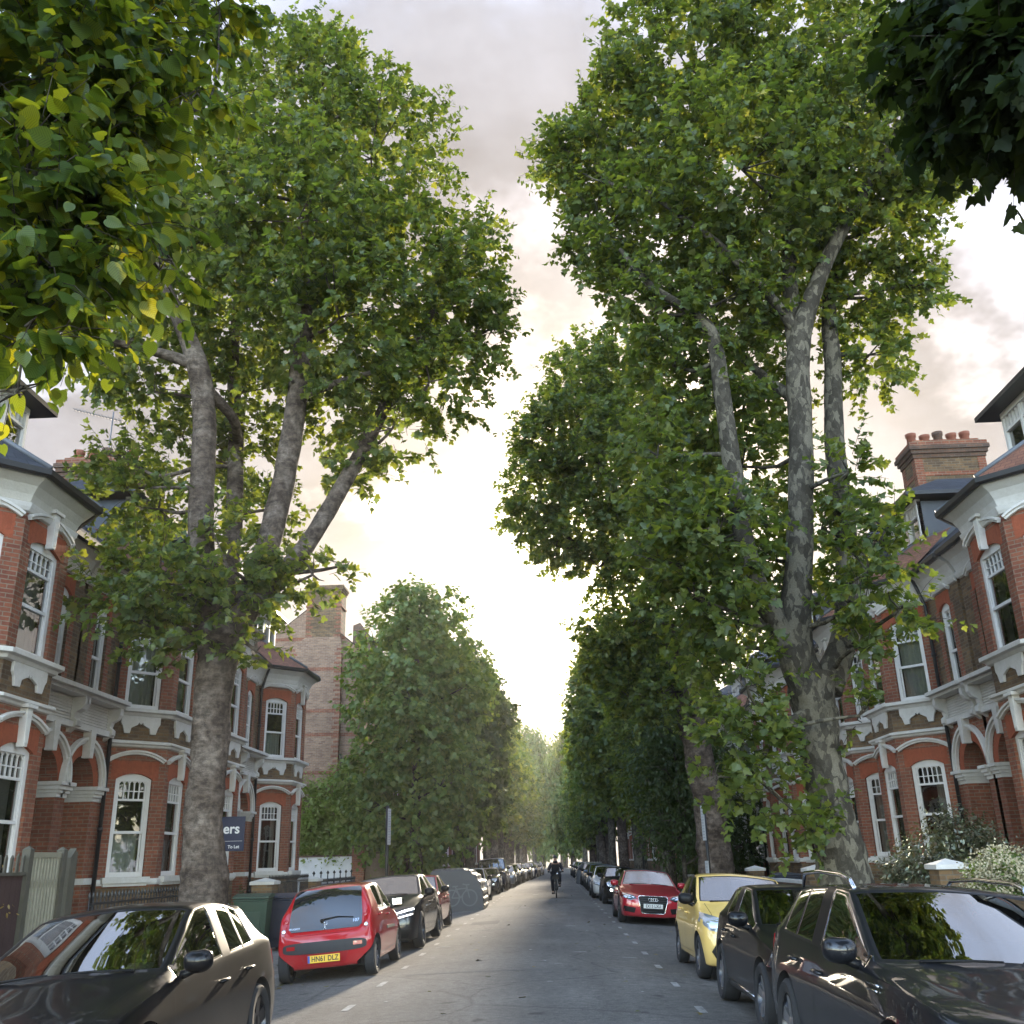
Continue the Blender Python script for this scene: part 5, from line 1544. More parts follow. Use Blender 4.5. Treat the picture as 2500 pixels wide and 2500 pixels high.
def car_mesh(p, paint_m, level=2):
    S, yB = car_cage(p)
    bm = bmesh.new()
    ns = len(S)
    Vt = {}
    def vert(i, j, s):
        if j in (0, 6): s = 1
        if (i, j, s) not in Vt:
            x, y, z = S[i][j]
            Vt[(i, j, s)] = bm.verts.new((x * s, y, z))
        return Vt[(i, j, s)]
    iC, iR0 = 3, 4
    iq = 1 if p.get('yQ') else 0
    iY1 = 8 + iq; iE = iY1 + 1
    for s in (1, -1):
        for i in range(ns - 1):
            for j in range(6):
                q = [vert(i, j, s), vert(i + 1, j, s), vert(i + 1, j + 1, s), vert(i, j + 1, s)]
                if s > 0: q.reverse()
                fc = bm.faces.new(q); fc.smooth = True
                m = 0
                if j == 4:
                    if i in (3, 4): m = 2
                    elif i == 5: m = 1
                    elif i == 6: m = 3
                    elif i == 7 and iq: m = 4
                if j == 5:
                    if i == iC: m = 5
                    elif i == iE - 1 and not p.get('rearpanel'): m = 6
                    elif p.get('soft') and iR0 <= i < iE: m = 7
                if p.get('soft') and j == 4 and 7 <= i < iE and m == 0: m = 7
                if p.get('roofcol') and j == 5 and iR0 <= i < iE - 1: m = 7
                fc.material_index = m
    # nose and tail caps
    for i, sg, bul in ((0, -1, p.get('bulge', .10)), (ns - 1, 1, p.get('tbulge', .09))):
        mid = {}
        def cv(j, f, s):
            if f == 0: s = 1
            k = (j, f, s)
            if k not in mid:
                x, y, z = S[i][j]
                lean = (p.get('nose_prof') or (.0, .0, .0, -.02, -.05) if sg < 0 else p.get('tail_prof') or (-.03, .0, .0, -.02, -.05))[j - 1]
                mid[k] = bm.verts.new((x * f * s, y + sg * (bul * (1 - f * f) + lean * (1 - f)), z))
            return mid[k]
        for s in (1, -1):
            for j in range(1, 5):
                for fa, fb in ((1, .55), (.55, 0)):
                    a = vert(i, j, s) if fa == 1 else cv(j, fa, s)
                    b = vert(i, j + 1, s) if fa == 1 else cv(j + 1, fa, s)
                    c = cv(j + 1, fb, s) if not (j + 1 == 5 and fb == 0) else vert(i, 6, 1)
                    d = cv(j, fb, s)
                    if j + 1 == 5 and fb == 0: c = vert(i, 6, 1)
                    q = [a, b, c, d]
                    if (s > 0) != (sg < 0): q.reverse()
                    fc = bm.faces.new(q); fc.smooth = True
            # lower lip: join row 1 to row 0
            q = [vert(i, 0, 1), vert(i, 1, s), cv(1, .55, s), cv(1, 0, s)]
            if (s > 0) == (sg < 0): q.reverse()
            bm.faces.new(q).smooth = True
            # upper: row5 - row6 edge with the mid vertex
            q = [vert(i, 5, s), cv(5, .55, s), vert(i, 6, 1)]
            if (s > 0) == (sg < 0): q.reverse()
            bm.faces.new(q).smooth = True
    bmesh.ops.recalc_face_normals(bm, faces=bm.faces)
    cl = bm.edges.layers.float.new('crease_edge')
    inv = {v: k for k, v in Vt.items()}
    for e in bm.edges:
        a, b = inv.get(e.verts[0]), inv.get(e.verts[1])
        ms = {f.material_index for f in e.link_faces}
        c = 0.0
        if a and b:
            if a[1] == b[1] == 4: c = p.get('cr4', .65)
            if a[1] == b[1] == 5: c = p.get('cr5', .45) if min(a[0], b[0]) < 3 else .5
            if a[1] == b[1] == 1: c = .5
            if a[1] == b[1] == 3: c = p.get('cr3', .4)
            if a[0] == b[0] in (0, ns - 1) and a[1] >= 1: c = max(c, p.get('cre', .25))
        if len(ms) > 1 and ms & {5, 6}: c = max(c, .6)
        e[cl] = c
    me = bpy.data.meshes.new('body'); bm.to_mesh(me); bm.free()
    o = bpy.data.objects.new('tmp_body', me); COL.objects.link(o)
    md = o.modifiers.new('s', 'SUBSURF'); md.levels = level; md.render_levels = level
    # wheel arches
    cut = MB()
    rw = p['rw'] + p.get('gap', .055)
    for yy in (p['yf'], p['yr']):
        for s in (-1, 1):
            xin, xout = p['hw'] - .30, p['hw'] + .2
            n = 40
            pr = [(rw * math.cos(2 * PI * k / n), rw * math.sin(2 * PI * k / n)) for k in range(n)]
            xs_ = sorted((s * xin, s * xout))
            cut.prism(pr, lambda a, b_, t, yy=yy: (t, yy + a, p['rw'] + b_), xs_[0], xs_[1], 1)
    c = cut.build('tmp_cut', [TRIM, TRIM])
    for q in range(7): c.data.materials.append(TRIM)
    for pl in c.data.polygons: pl.material_index = 8
    bmd = o.modifiers.new('b', 'BOOLEAN'); bmd.operation = 'DIFFERENCE'; bmd.object = c; bmd.solver = 'EXACT'
    for q in range(9): me.materials.append(TRIM)
    bpy.context.view_layer.update()
    ev = o.evaluated_get(bpy.context.evaluated_depsgraph_get())
    res = bpy.data.meshes.new_from_object(ev)
    bpy.data.objects.remove(o); bpy.data.objects.remove(c)
    bm = bmesh.new(); bm.from_mesh(res); bpy.data.meshes.remove(res)
    bvh0 = BVHTree.FromBMesh(bm)
    # window surrounds: painted margin, then black seal, then glass set in
    for mi, w1, w2 in ((2, p.get('fr', .022), .012), (3, p.get('fr', .022), .012), (4, p.get('fr', .022), .012), (5, .028, .022), (6, .03, .022)):
        fs = [f for f in bm.faces if f.material_index == mi]
        if not fs: continue
        r1 = bmesh.ops.inset_region(bm, faces=fs, thickness=w1, depth=0, use_even_offset=False, use_boundary=True)
        for f in r1['faces']: f.material_index = 7 if (p.get('soft') and mi == 6) else (1 if mi in (3, 4) else 0)
        fs = [f for f in bm.faces if f.material_index == mi]
        r2 = bmesh.ops.inset_region(bm, faces=fs, thickness=w2, depth=-.003, use_even_offset=False, use_boundary=True)
        for f in r2['faces']: f.material_index = 9 if (p.get('chrome') and mi in (2, 3, 4)) else 1
    return bm, bvh0

def split_mesh(bm, keep, name, mats, parent, remap):
    b2 = bm.copy()
    bmesh.ops.delete(b2, geom=[f for f in b2.faces if f.material_index not in keep], context='FACES')
    if not b2.faces:
        b2.free(); return None
    for f in b2.faces:
        f.material_index = remap[f.material_index]; f.smooth = True
    me = bpy.data.meshes.new(name); b2.to_mesh(me); b2.free()
    for m in mats: me.materials.append(m)
    me.set_sharp_from_angle(angle=R(38))
    return link(bpy.data.objects.new(name, me), parent)

def split_loose(bm, mi, name, m, parent):
    b2 = bm.copy()
    bmesh.ops.delete(b2, geom=[f for f in b2.faces if f.material_index != mi], context='FACES')
    out = []
    for side in (-1, 1):
        b3 = b2.copy()
        bmesh.ops.delete(b3, geom=[f for f in b3.faces if f.calc_center_median().x * side < 0], context='FACES')
        if b3.faces:
            for f in b3.faces: f.material_index = 0; f.smooth = True
            me = bpy.data.meshes.new(name); b3.to_mesh(me); me.materials.append(m)
            out.append(link(bpy.data.objects.new(name, me), parent))
        b3.free()
    b2.free()
    return out

def project(bvh, pts, axis, L):
    out = []
    for (a, b) in pts:
        if axis == 'front': o, d = Vector((a, -1, b)), Vector((0, 1, 0))
        elif axis == 'rear': o, d = Vector((a, L + 1, b)), Vector((0, -1, 0))
        elif axis == 'top': o, d = Vector((a, b, 3)), Vector((0, 0, -1))
        elif axis == 'right': o, d = Vector((3, a, b)), Vector((-1, 0, 0))
        else: o, d = Vector((-3, a, b)), Vector((1, 0, 0))
        h = bvh.ray_cast(o, d)
        if h[0] is None:
            h = bvh.find_nearest(o + d * 1.2)
        out.append((h[0], h[1] if h[1].dot(d) < 0 else -h[1]))
    return out

def resample(poly, step, closed=True):
    out = []
    n = len(poly)
    for i in range(n if closed else n - 1):
        a, b = Vector(poly[i]), Vector(poly[(i + 1) % n])
        k = max(1, int((b - a).length / step))
        out += [tuple(a + (b - a) * (j / k)) for j in range(k)]
    if not closed: out.append(tuple(poly[-1]))
    return out

def patch(bvh, poly, axis, L, name, m, parent, off=.006, step=.05, skirt=.02):
    """a shape that follows the body surface, standing off it by a few mm"""
    ring = resample(poly, step)
    xs = [p[0] for p in ring]; zs = [p[1] for p in ring]
    pts = list(ring)
    from mathutils.geometry import intersect_point_tri_2d
    def inside(x, y):
        c = False
        for i in range(len(ring)):
            (x1, y1), (x2, y2) = ring[i], ring[i - 1]
            if (y1 > y) != (y2 > y) and x < (x2 - x1) * (y - y1) / (y2 - y1) + x1: c = not c
        return c
    x = min(xs) + step
    while x < max(xs):
        z = min(zs) + step
        while z < max(zs):
            if inside(x, z) and min((x - a) ** 2 + (z - b) ** 2 for a, b in ring) > (step * .5) ** 2: pts.append((x, z))
            z += step
        x += step
    n = len(ring)
    r_ = delaunay_2d_cdt([Vector(q) for q in pts], [(i, (i + 1) % n) for i in range(n)], [], 0, 1e-5)
    vs, fs = r_[0], r_[2]
    fs = [f for f in fs if inside(sum(vs[i][0] for i in f) / 3, sum(vs[i][1] for i in f) / 3)]
    pr = project(bvh, [tuple(v) for v in vs], axis, L)
    b = bmesh.new()
    bv = [b.verts.new(p + nn * off) for p, nn in pr]
    for f in fs:
        try: b.faces.new([bv[i] for i in f])
        except ValueError: pass
    for v in list(b.verts):
        if not v.link_faces: b.verts.remove(v)
    bmesh.ops.recalc_face_normals(b, faces=b.faces)
    be = [e for e in b.edges if e.is_boundary]
    nrm = {bv[i]: pr[i][1] for i in range(len(bv)) if bv[i].is_valid}
    ex = bmesh.ops.extrude_edge_only(b, edges=be)
    olds = {v: None for e in be for v in e.verts}
    for v in [q for q in ex['geom'] if isinstance(q, bmesh.types.BMVert)]:
        src = min(olds, key=lambda o_: (o_.co - v.co).length_squared)
        v.co -= nrm.get(src, Vector((0, 0, 0))) * skirt
    for f in b.faces: f.smooth = True
    me = bpy.data.meshes.new(name); b.to_mesh(me); b.free()
    me.materials.append(m)
    me.set_sharp_from_angle(angle=R(40))
    return link(bpy.data.objects.new(name, me), parent)

def seam(bvh, lines, L, name, m, parent, w=.0035, off=.0012):
    """panel gaps as thin dark strips lying on the skin; lines: (axis, polyline)"""
    mb = MB()
    for axis, pl in lines:
        pr = project(bvh, resample(pl, .05, False), axis, L)
        k = len(pr)
        vs = []
        for i in range(k):
            t = (pr[min(i + 1, k - 1)][0] - pr[max(i - 1, 0)][0])
            s_ = t.cross(pr[i][1])
            s_ = s_.normalized() * w if s_.length > 1e-9 else Vector((0, w, 0))
            q = pr[i][0] + pr[i][1] * off
            vs += [q - s_, q + s_]
        mb.add(vs, [(2 * i, 2 * i + 1, 2 * i + 3, 2 * i + 2) for i in range(k - 1)], 0, True)
    return mb.build(name, m, parent)

def wheel(parent, x, y, r, side, style=5, alloy=None, width=.20, steer=0):
    w = MB()
    h = width
    prof = [(r * .66, -h * .42), (r * .72, -h * .5), (r * .90, -h * .52), (r * .98, -h * .42), (r, -h * .25), (r, h * .25), (r * .98, h * .42), (r * .90, h * .52), (r * .72, h * .5), (r * .66, h * .42)]
    f = lambda a, b, h_: (x + h_ * side, y + a, r + b)
    wo = bpy.data.objects.new('wheel', None); link(wo, parent)
    w.lathe(prof, 36, 0, f); w.build('tyre', RUBBER, wo, sharp=40)
    q = MB()
    q.lathe([(r * .67, -h * .40), (r * .67, h * .36), (r * .63, h * .44), (r * .60, h * .36), (r * .56, -h * .2), (0.02, -h * .22)], 36, 1, f)
    q.lathe([(.07, h * .10), (.07, h * .30), (.05, h * .36), (.0, h * .37)], 16, 0, f)
    ns = {5: 5, 10: 5, 7: 7, 12: 12}[style]
    for i in range(ns):
        for dl in ((0,) if style != 10 else (-.13, .13)):
            a = 2 * PI * i / ns + dl + .3
            wd = {5: .055, 10: .028, 7: .04, 12: .022}[style]
            ca, sa = math.cos(a), math.sin(a)
            v = []
            for rr_, ww, hh in ((.05, wd * .9, h * .33), (r * .64, wd * (1.0 if style != 5 else 1.15), h * .40)):
                for sg in (-1, 1):
                    for hz in (hh - .035, hh):
                        v.append(f(ca * rr_ - sa * sg * ww, sa * rr_ + ca * sg * ww, hz))
            q.add(v, [(0, 1, 3, 2), (4, 6, 7, 5), (0, 4, 5, 1), (2, 3, 7, 6), (1, 5, 7, 3), (0, 2, 6, 4)], 0)
    q.build('rim', [alloy or ALLOY, ALLOYD], wo, sharp=35)
    return wo

def mirror_part(parent, x, y, z, s, m, size=1.0):
    b = bmesh.new()
    bmesh.ops.create_uvsphere(b, u_segments=16, v_segments=10, radius=1)
    for v in b.verts:
        px, py, pz = v.co
        py = py * (.085 if py < 0 else .035)
        px = math.copysign(abs(px) ** .75, px) * .115; pz = math.copysign(abs(pz) ** .75, pz) * .082
        v.co = Vector((px * s * size + (x + s * .13 * size), y + py * size, z + pz * size + abs(px) * .08))
    for f in b.faces: f.smooth = True
    me = bpy.data.meshes.new('wing_mirror'); b.to_mesh(me); b.free(); me.materials.append(m)
    o = link(bpy.data.objects.new('wing_mirror', me), parent)
    k = MB(); k.tube([(x - s * .05, y + .01, z - .09), (x + s * .03, y, z - .075), (x + s * .10, y, z - .05)], [.035, .03, .028], 8); k.build('mirror_arm', TRIM, o)
    gl = MB(); gl.box(x + s * .13 * size - .085, x + s * .13 * size + .085, y + .030, y + .037, z - .045, z + .065); gl.build('mirror_glass', CHROME, o)
    return o

def plate(parent, x, y, z, text, m, face=-1, tilt=0.0, blue=False, sym=None):
    """number plate 520 x 111 mm; face -1 looks forward (-y), +1 looks back"""
    k = MB(); k.box(-.26, .26, -.006, .006, -.0555, .0555)
    M = Matrix.Translation((x, y, z)) @ Matrix.Rotation(0 if face < 0 else PI, 4, 'Z') @ Matrix.Rotation(tilt, 4, 'X')
    o = k.build('number_plate', m, parent, bevel=.003)
    o.matrix_local = M
    T = Matrix.Translation((.02 if blue else 0, -.0075, -.002)) @ Matrix.Rotation(PI / 2, 4, 'X') @ Matrix.Diagonal((.86, 1.0, 1, 1))
    text_mesh(text, .107, 'lettering', PLT, o, T, .001, bold=.0022, spacing=1.02)
    if blue:
        q = MB(); q.box(-.258, -.222, -.0075, -.005, -.053, .053); q.build('blue_band', PLB, o)
    return o

def handles(bvh, root, L, spots, m):
    for (y, z) in spots:
        for s, ax in ((1, 'right'), (-1, 'left')):
            (p, n) = project(bvh, [(y, z)], ax, L)[0]
            k = MB()
            k.tube([p + n * .004 + Vector((0, -.09, 0)), p + n * .035 + Vector((0, -.07, 0)), p + n * .040 + Vector((0, .05, .004)), p + n * .006 + Vector((0, .095, .004))], [.012, .014, .014, .012], 8)
            k.build('door_handle', m, root)

def poly_ell(cx, cz, a, b, n=20, p_=1.0):
    return [(cx + a * math.copysign(abs(math.cos(2 * PI * i / n)) ** p_, math.cos(2 * PI * i / n)), cz + b * math.copysign(abs(math.sin(2 * PI * i / n)) ** p_, math.sin(2 * PI * i / n))) for i in range(n)]

def mir(poly):
    return [(-x, z) for x, z in reversed(poly)]

def car(p, label, pm_, group=None, level=2, rz=0, loc=(0, 0), detail=2, kind='parked_car'):
    L, hw, H = p['L'], p['hw'], p['H']
    root = bpy.data.objects.new(kind, None); COL.objects.link(root)
    tag(root, label, p.get('cat', 'car'), group or 'cars parked along the kerbs')
    bm, bvh = car_mesh(p, pm_, level)
    body = split_mesh(bm, {0, 1, 7, 8, 9}, 'body', [pm_, TRIM, {True: P_WHITE, 'black': TRIM}.get(p.get('roofcol'), FABR), PLAST, CHROME], root, {0: 0, 1: 1, 7: 2, 8: 3, 9: 4})
    split_mesh(bm, {5}, 'windscreen', [CGLASS], root, {5: 0})
    split_mesh(bm, {6}, 'rear_window', [CGLASS], root, {6: 0})
    for mi in (2, 3, 4):
        split_loose(bm, mi, 'side_window', CGLASS, root)
    bm.free()
    # cabin lining, dashboard, seats and wheel behind the glass
    it = MB()
    yc, y1 = p['yc'], p['ye']
    zf = p['belt'][0] - .05
    it.box(-hw * .86, hw * .86, yc - .05, y1 - .05, .32, zf - .06)
    it.box(-hw * .80, hw * .80, yc + .02, yc + .42, zf - .10, zf + .0)
    it.build('interior', INTER, root)
    if detail >= 1:
        rows = [p['yB'] - .30] + ([p['yC'] - .1] if p['yC'] - p['yB'] > .5 else [])
        for ry in rows:
            for sx in (-.36, .36):
                k = MB()
                k.prism([(-.22, zf - .15), (.22, zf - .15), (.24, zf + .12), (.17, zf + .22), (-.17, zf + .22), (-.24, zf + .12)], lambda a, c, t, sx=sx, ry=ry: (sx + a, ry + t + (c - zf) * .2, c), 0, .14)
                k.prism([(-.11, zf + .20), (.11, zf + .20), (.13, zf + .33), (.08, zf + .39), (-.08, zf + .39), (-.13, zf + .33)], lambda a, c, t, sx=sx, ry=ry: (sx + a, ry + t + (c - zf) * .2, c), .02, .11)
                k.build('seat', SEATM, root, bevel=.02)
        k = MB()
        ring = [(-.36 + .185 * math.cos(2 * PI * i / 20), yc + .52 + .07 * math.sin(2 * PI * i / 20), zf + .03 + .17 * math.sin(2 * PI * i / 20)) for i in range(21)]
        k.tube(ring, .014, 6, 0, False); k.tube([ring[0], (-.36, yc + .50, zf + .02), ring[10]], .014, 6)
        k.build('steering_wheel', TRIM, root)
        k = MB(); k.box(-.11, .11, p['roof'][0] + .02, p['roof'][0] + .045, H - .21, H - .145); k.build('rear_view_mirror', TRIM, root, bevel=.008)
    for yy in (p['yf'], p['yr']):
        for s in (-1, 1):
            wheel(root, s * (hw - .115), yy, p['rw'], s, p.get('rim', 5), p.get('alloy'), p.get('tw', .21))
    my = p.get('my', yc + .22); mz = p.get('mz', p['belt'][0] + .09)
    for s in (-1, 1):
        mirror_part(root, s * hw * .93, my, mz, s, pm_ if p.get('mirror_paint') else TRIM, p.get('ms', 1.0))
    # under-tray so that no daylight shows beneath
    u = MB(); u.box(-hw * .72, hw * .72, .35, L - .35, .17, .30); u.build('underbody', PLAST, root)
    # seams
    b = p['belt']
    yB, yC = p['yB'], p['yC']
    sl_ = []
    for ax in ('right', 'left'):
        zl = .30
        yd0 = yc + .04
        sl_ += [(ax, [(yd0 - .02, b[0] - .02), (yd0 - .07, .62), (yd0 - .02, zl + .02)]), (ax, [(yB + .05, b[0] - .0), (yB + .05, zl)]), (ax, [(yd0 - .02, zl + .02), (yB + .05, zl)])]
        if p.get('doors', 4) == 4:
            ye2 = min(yC + .05, p['yr'] + .02)
            sl_ += [(ax, [(yC + .02, b[1] - .04), (yC + .0, .74), (p['yr'] - .36, .50), (p['yr'] - .40, zl)]), (ax, [(yB + .05, zl), (p['yr'] - .40, zl)])]
    sl_ += [('top', [(-hw * .74, .26), (-hw * .78, yc - .05)]), ('top', [(hw * .74, .26), (hw * .78, yc - .05)])]
    for ax_ in ('right', 'left', 'top'):
        seam(bvh, [q for q in sl_ if q[0] == ax_], L, 'panel_gap', TRIM, root)
    if detail >= 1:
        hz = p.get('hz', b[0] - .13)
        hs = [(yB - .12, hz)] + ([(min(yC + .0, p['yr'] - .30), hz + .03)] if p.get('doors', 4) == 4 else [])
        handles(bvh, root, L, hs, pm_)
        for s in (-1, 1):
            k = MB()
            k.tube([(s * .55 - .5 * (s > 0) * 0, yc - .02, p['zc'] + .03), (s * .25, yc - .09, p['zc'] + .055), (-s * .02 + s * .08, yc - .10, p['zc'] + .06)], [.012, .009, .006], 6)
            k.build('wiper', TRIM, root)
    xc, yn = loc
    root.location = (xc, yn, road_z(xc) + .0)
    root.rotation_euler = (0, math.atan(2 * .0115 * (xc + .5)), rz)
    if rz:
        root.rotation_euler = (0, -math.atan(2 * .0115 * (xc + .5)), rz)
    return root, bvh

HATCH = dict(L=4.32, hw=.885, H=1.48, zb=.20, yf=.80, yr=3.49, rw=.325, zn=.70, zc=.97, yc=1.34, belt=(.91, 1.02), roof=(2.28, 3.66), hr=.66, wsx=.90, zr1=1.385, yB=2.55, yC=3.14, yQ=3.46, zQ=1.325, ye=4.10, ze=1.03, zt=.93, chrome=True, rim=5, alloy=ALLOYD, mirror_paint=True)
def mk_lights(root, bvh, L, polys, axis, name, m, off=.008):
    for q in polys:
        for pl in (q, mir(q)):
            patch(bvh, pl, axis, L, name, m, root, off)

def grille_bars(root, bvh, L, poly, n, m=TRIM, frame=None, off=.006):
    o = patch(bvh, poly, 'front', L, 'grille', m, root, off)
    zs = [q[1] for q in poly]; xs = [q[0] for q in poly]
    mb = MB()
    for i in range(1, n):
        z = min(zs) + (max(zs) - min(zs)) * i / n
        # width of the polygon at this height
        cr = []
        for k in range(len(poly)):
            (x1, z1), (x2, z2) = poly[k], poly[k - 1]
            if (z1 > z) != (z2 > z): cr.append(x1 + (x2 - x1) * (z - z1) / (z2 - z1))
        if len(cr) < 2: continue
        pr = project(bvh, [(min(cr) + (max(cr) - min(cr)) * t / 8, z) for t in range(9)], 'front', L)
        mb.tube([p_ + n_ * (off + .004) for p_, n_ in pr], .006, 5)
    mb.build('grille_bar', ALLOYD, o)
    if frame:
        mb = MB()
        pr = project(bvh, resample(poly + [poly[0]], .05, False), 'front', L)
        mb.tube([p_ + n_ * (off + .006) for p_, n_ in pr], .010, 6, 0, False)
        mb.build('grille_frame', frame, o)
    return o

# black hatchback close on the left, nose towards us
XLc = -3.62
r_, bv = car(HATCH, 'glossy black hatchback closest on the left, sky and tree mirrored in its windscreen', P_BLACK, level=3, loc=(XLc, 6.45))
mk_lights(r_, bv, 4.32, [[(.42, .66), (.80, .72), (.82, .62), (.50, .56)]], 'front', 'headlight', LAMP)
grille_bars(r_, bv, 4.32, [(-.30, .66), (.30, .66), (.26, .48), (-.26, .48)], 5)
mk_lights(r_, bv, 4.32, [[(.42, .92), (.80, .90), (.80, .76), (.48, .76)]], 'rear', 'tail_light', REDL)
patch(bv, [(-.52, .34), (.52, .34), (.45, .22), (-.45, .22)], 'front', 4.32, 'air_intake', TRIM, r_)
k = MB(); k.add([(.42, 1.44 - .0, .985), (.62, 1.46, .975), (.62, 1.56, 1.03), (.42, 1.54, 1.04)], [(0, 1, 2, 3)]); k.build('permit_card', PLW, r_)

# red city car, tail towards us
CITY = dict(L=3.43, hw=.815, H=1.47, zb=.19, yf=.68, yr=3.02, rw=.285, zn=.72, zc=.98, yc=1.02, belt=(.93, 1.04), roof=(1.72, 2.98), hr=.62, wsx=.90, yB=1.98, yC=2.62, ye=3.26, ze=.77, zt=.70, rwx=.86, z3=.58, zr1=1.43, doors=4, rim=7, tail_x=.93, tbulge=.10, hz=.86, cr4=.3, tw=.17, tail_prof=(-.02, .05, .05, .02, -.02), rearpanel=True)
r_, bv = car(CITY, 'small red hatchback seen from behind, with yellow number plate', P_RED, level=3, rz=PI, loc=(-3.70, 20.25))
patch(bv, poly_ell(0, .515, .68, .085, 40, .45), 'rear', 3.43, 'bumper_strip', PLAST, r_, .012, skirt=.03)
for q in ([(.47, .555), (.61, .555), (.61, .50), (.47, .50)],):
    for pl in (q, mir(q)):
        patch(bv, pl, 'rear', 3.43, 'rear_reflector', REDL, r_, .020)
for s, ax in ((1, 'right'), (-1, 'left')):
    o_ = patch(bv, [(s * x_, z_) for x_, z_ in ([(.600, 1.13), (.645, 1.13), (.72, .74), (.655, .70)] if s > 0 else [(.655, .70), (.72, .74), (.645, 1.13), (.600, 1.13)])], 'rear', 3.43, 'tail_light', REDL, r_, .012, step=.03)
    for z_ in (.78, .92):
        pr = project(bv, [(s * (.675 - (z_ - .78) * .17), z_)], 'rear', 3.43)[0]
        k = MB(); M_ = pr[1].to_track_quat('Z', 'Y').to_matrix().to_4x4(); M_.translation = pr[0] + pr[1] * .010
        k.M = lambda q, M_=M_: M_ @ Vector(q)
        k.lathe([(.036, 0), (.033, .012), (.02, .018), (0, .019)], 16); k.build('lamp_lens', LED if z_ < .9 else REDL, o_)
    patch(bv, [(1.18, .66), (2.02, .68), (2.02, .63), (1.18, .61)], ax, 3.43, 'rub_strip', PLAST, r_, .010)
yb = project(bv, [(0, .345)], 'rear', 3.43)[0][0].y
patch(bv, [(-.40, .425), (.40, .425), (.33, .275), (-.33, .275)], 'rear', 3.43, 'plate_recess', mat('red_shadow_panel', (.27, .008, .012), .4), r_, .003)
plate(r_, 0, yb + .016, .345, 'HN61 DLZ', PLY, +1, R(-4), True)
patch(bv, [(-.50, 1.365), (.50, 1.365), (.55, 1.33), (.60, .98), (.60, .80), (.55, .755), (-.55, .755), (-.60, .80), (-.60, .98), (-.55, 1.33)], 'rear', 3.43, 'rear_window', mat('tinted_rear_glass', (.008, .009, .010), .02, spec=.8, coat=1.0), r_, .012, step=.035, skirt=.02)
k = MB(); q = [p_ + n_ * .024 for p_, n_ in project(bv, [(.05, .90), (-.20, .93), (-.46, .90)], 'rear', 3.43)]
k.tube(q, [.014, .010, .006], 6); k.tube([q[0] - Vector((0, 0, .0)), q[0] + Vector((0, .02, -.03))], .03, 8); k.build('rear_wiper', TRIM, r_)
pr = project(bv, [(0, .90)], 'rear', 3.43)[0]
def badge(fn):
    k = MB()
    # rearing beast: a plain heraldic silhouette made of small strokes
    for pts_b in ([(-.004, -.045), (.006, -.01), (.004, .02)], [(.004, .02), (-.012, .034), (-.022, .028)], [(.004, .012), (-.018, .010)], [(.005, .002), (-.016, -.006)], [(-.004, -.045), (-.016, -.05)], [(.006, -.012), (.018, -.046), (.010, -.05)], [(.008, -.006), (.026, .004), (.022, .03), (.030, .038)]):
        k.tube([fn(a, b) for a, b in pts_b], .0055, 5)
    return k
badge(lambda a, b: project(bv, [(-a * 1.3, .835 + b * 1.3)], 'rear', 3.43)[0][0] + Vector((0, .022, 0))).build('badge', CHROME, r_)
def rear_text(txt, size, x, z, m):
    c_ = project(bv, [(x, z)], 'rear', 3.43)[0]
    n_ = c_[1]
    M = Matrix.Translation(c_[0] + n_ * .006) @ n_.to_track_quat('Z', 'Y').to_matrix().to_4x4()
    # text X must run to -x when seen from behind
    zx = Vector((-1, 0, 0)); up = n_.cross(zx).normalized()
    Mr = Matrix((zx, up, n_)).transposed().to_4x4(); Mr.translation = c_[0] + n_ * .018
    text_mesh(txt, size, 'lettering', m, r_, Mr, .001)
rear_text('107', .075, -.50, .85, CHROME)
rear_text('PEUGEOT', .042, .50, .80, CHROME)
k = MB(); k.tube([(.0, 1.9, 1.475), (0, 1.98, 1.62)], [.006, .003], 5); k.build('aerial', TRIM, r_)

# black saloon behind it, nose towards us with slim daylight lamps
SAL = dict(L=4.95, hw=.95, H=1.52, zb=.20, yf=.90, yr=3.90, rw=.36, zn=.80, zc=1.04, yc=1.55, belt=(.98, 1.06), roof=(2.5, 4.0), hr=.70, wsx=.90, yB=2.75, yC=3.62, ye=4.62, ze=1.08, zt=.98, chrome=True, rim=10, alloy=ALLOYD, nose_x=.88)
r_, bv = car(SAL, 'dark grey large car with slim lit lamps, parked behind the small red hatchback', P_GREY, level=3, loc=(-3.72, 21.3))
lx = mat('day_running_lamp', (.9, .9, .88), .2, emis=((1, .97, .9), 1.5))
mk_lights(r_, bv, 4.95, [[(.46, .76), (.82, .82), (.84, .68), (.52, .62)]], 'front', 'headlight', LAMPD, .010)
mk_lights(r_, bv, 4.95, [[(.46, .745), (.83, .80), (.84, .775), (.46, .72)], [(.56, .665), (.82, .705), (.82, .685), (.56, .645)]], 'front', 'lamp_strip', lx, .018)
grille_bars(r_, bv, 4.95, [(-.34, .80), (-.04, .80), (-.05, .52), (-.30, .52)], 2, TRIM, ALLOYD); grille_bars(r_, bv, 4.95, [(.04, .80), (.34, .80), (.30, .52), (.05, .52)], 2, TRIM, ALLOYD)
patch(bv, [(-.80, .42), (.80, .42), (.70, .26), (-.70, .26)], 'front', 4.95, 'air_intake', TRIM, r_)

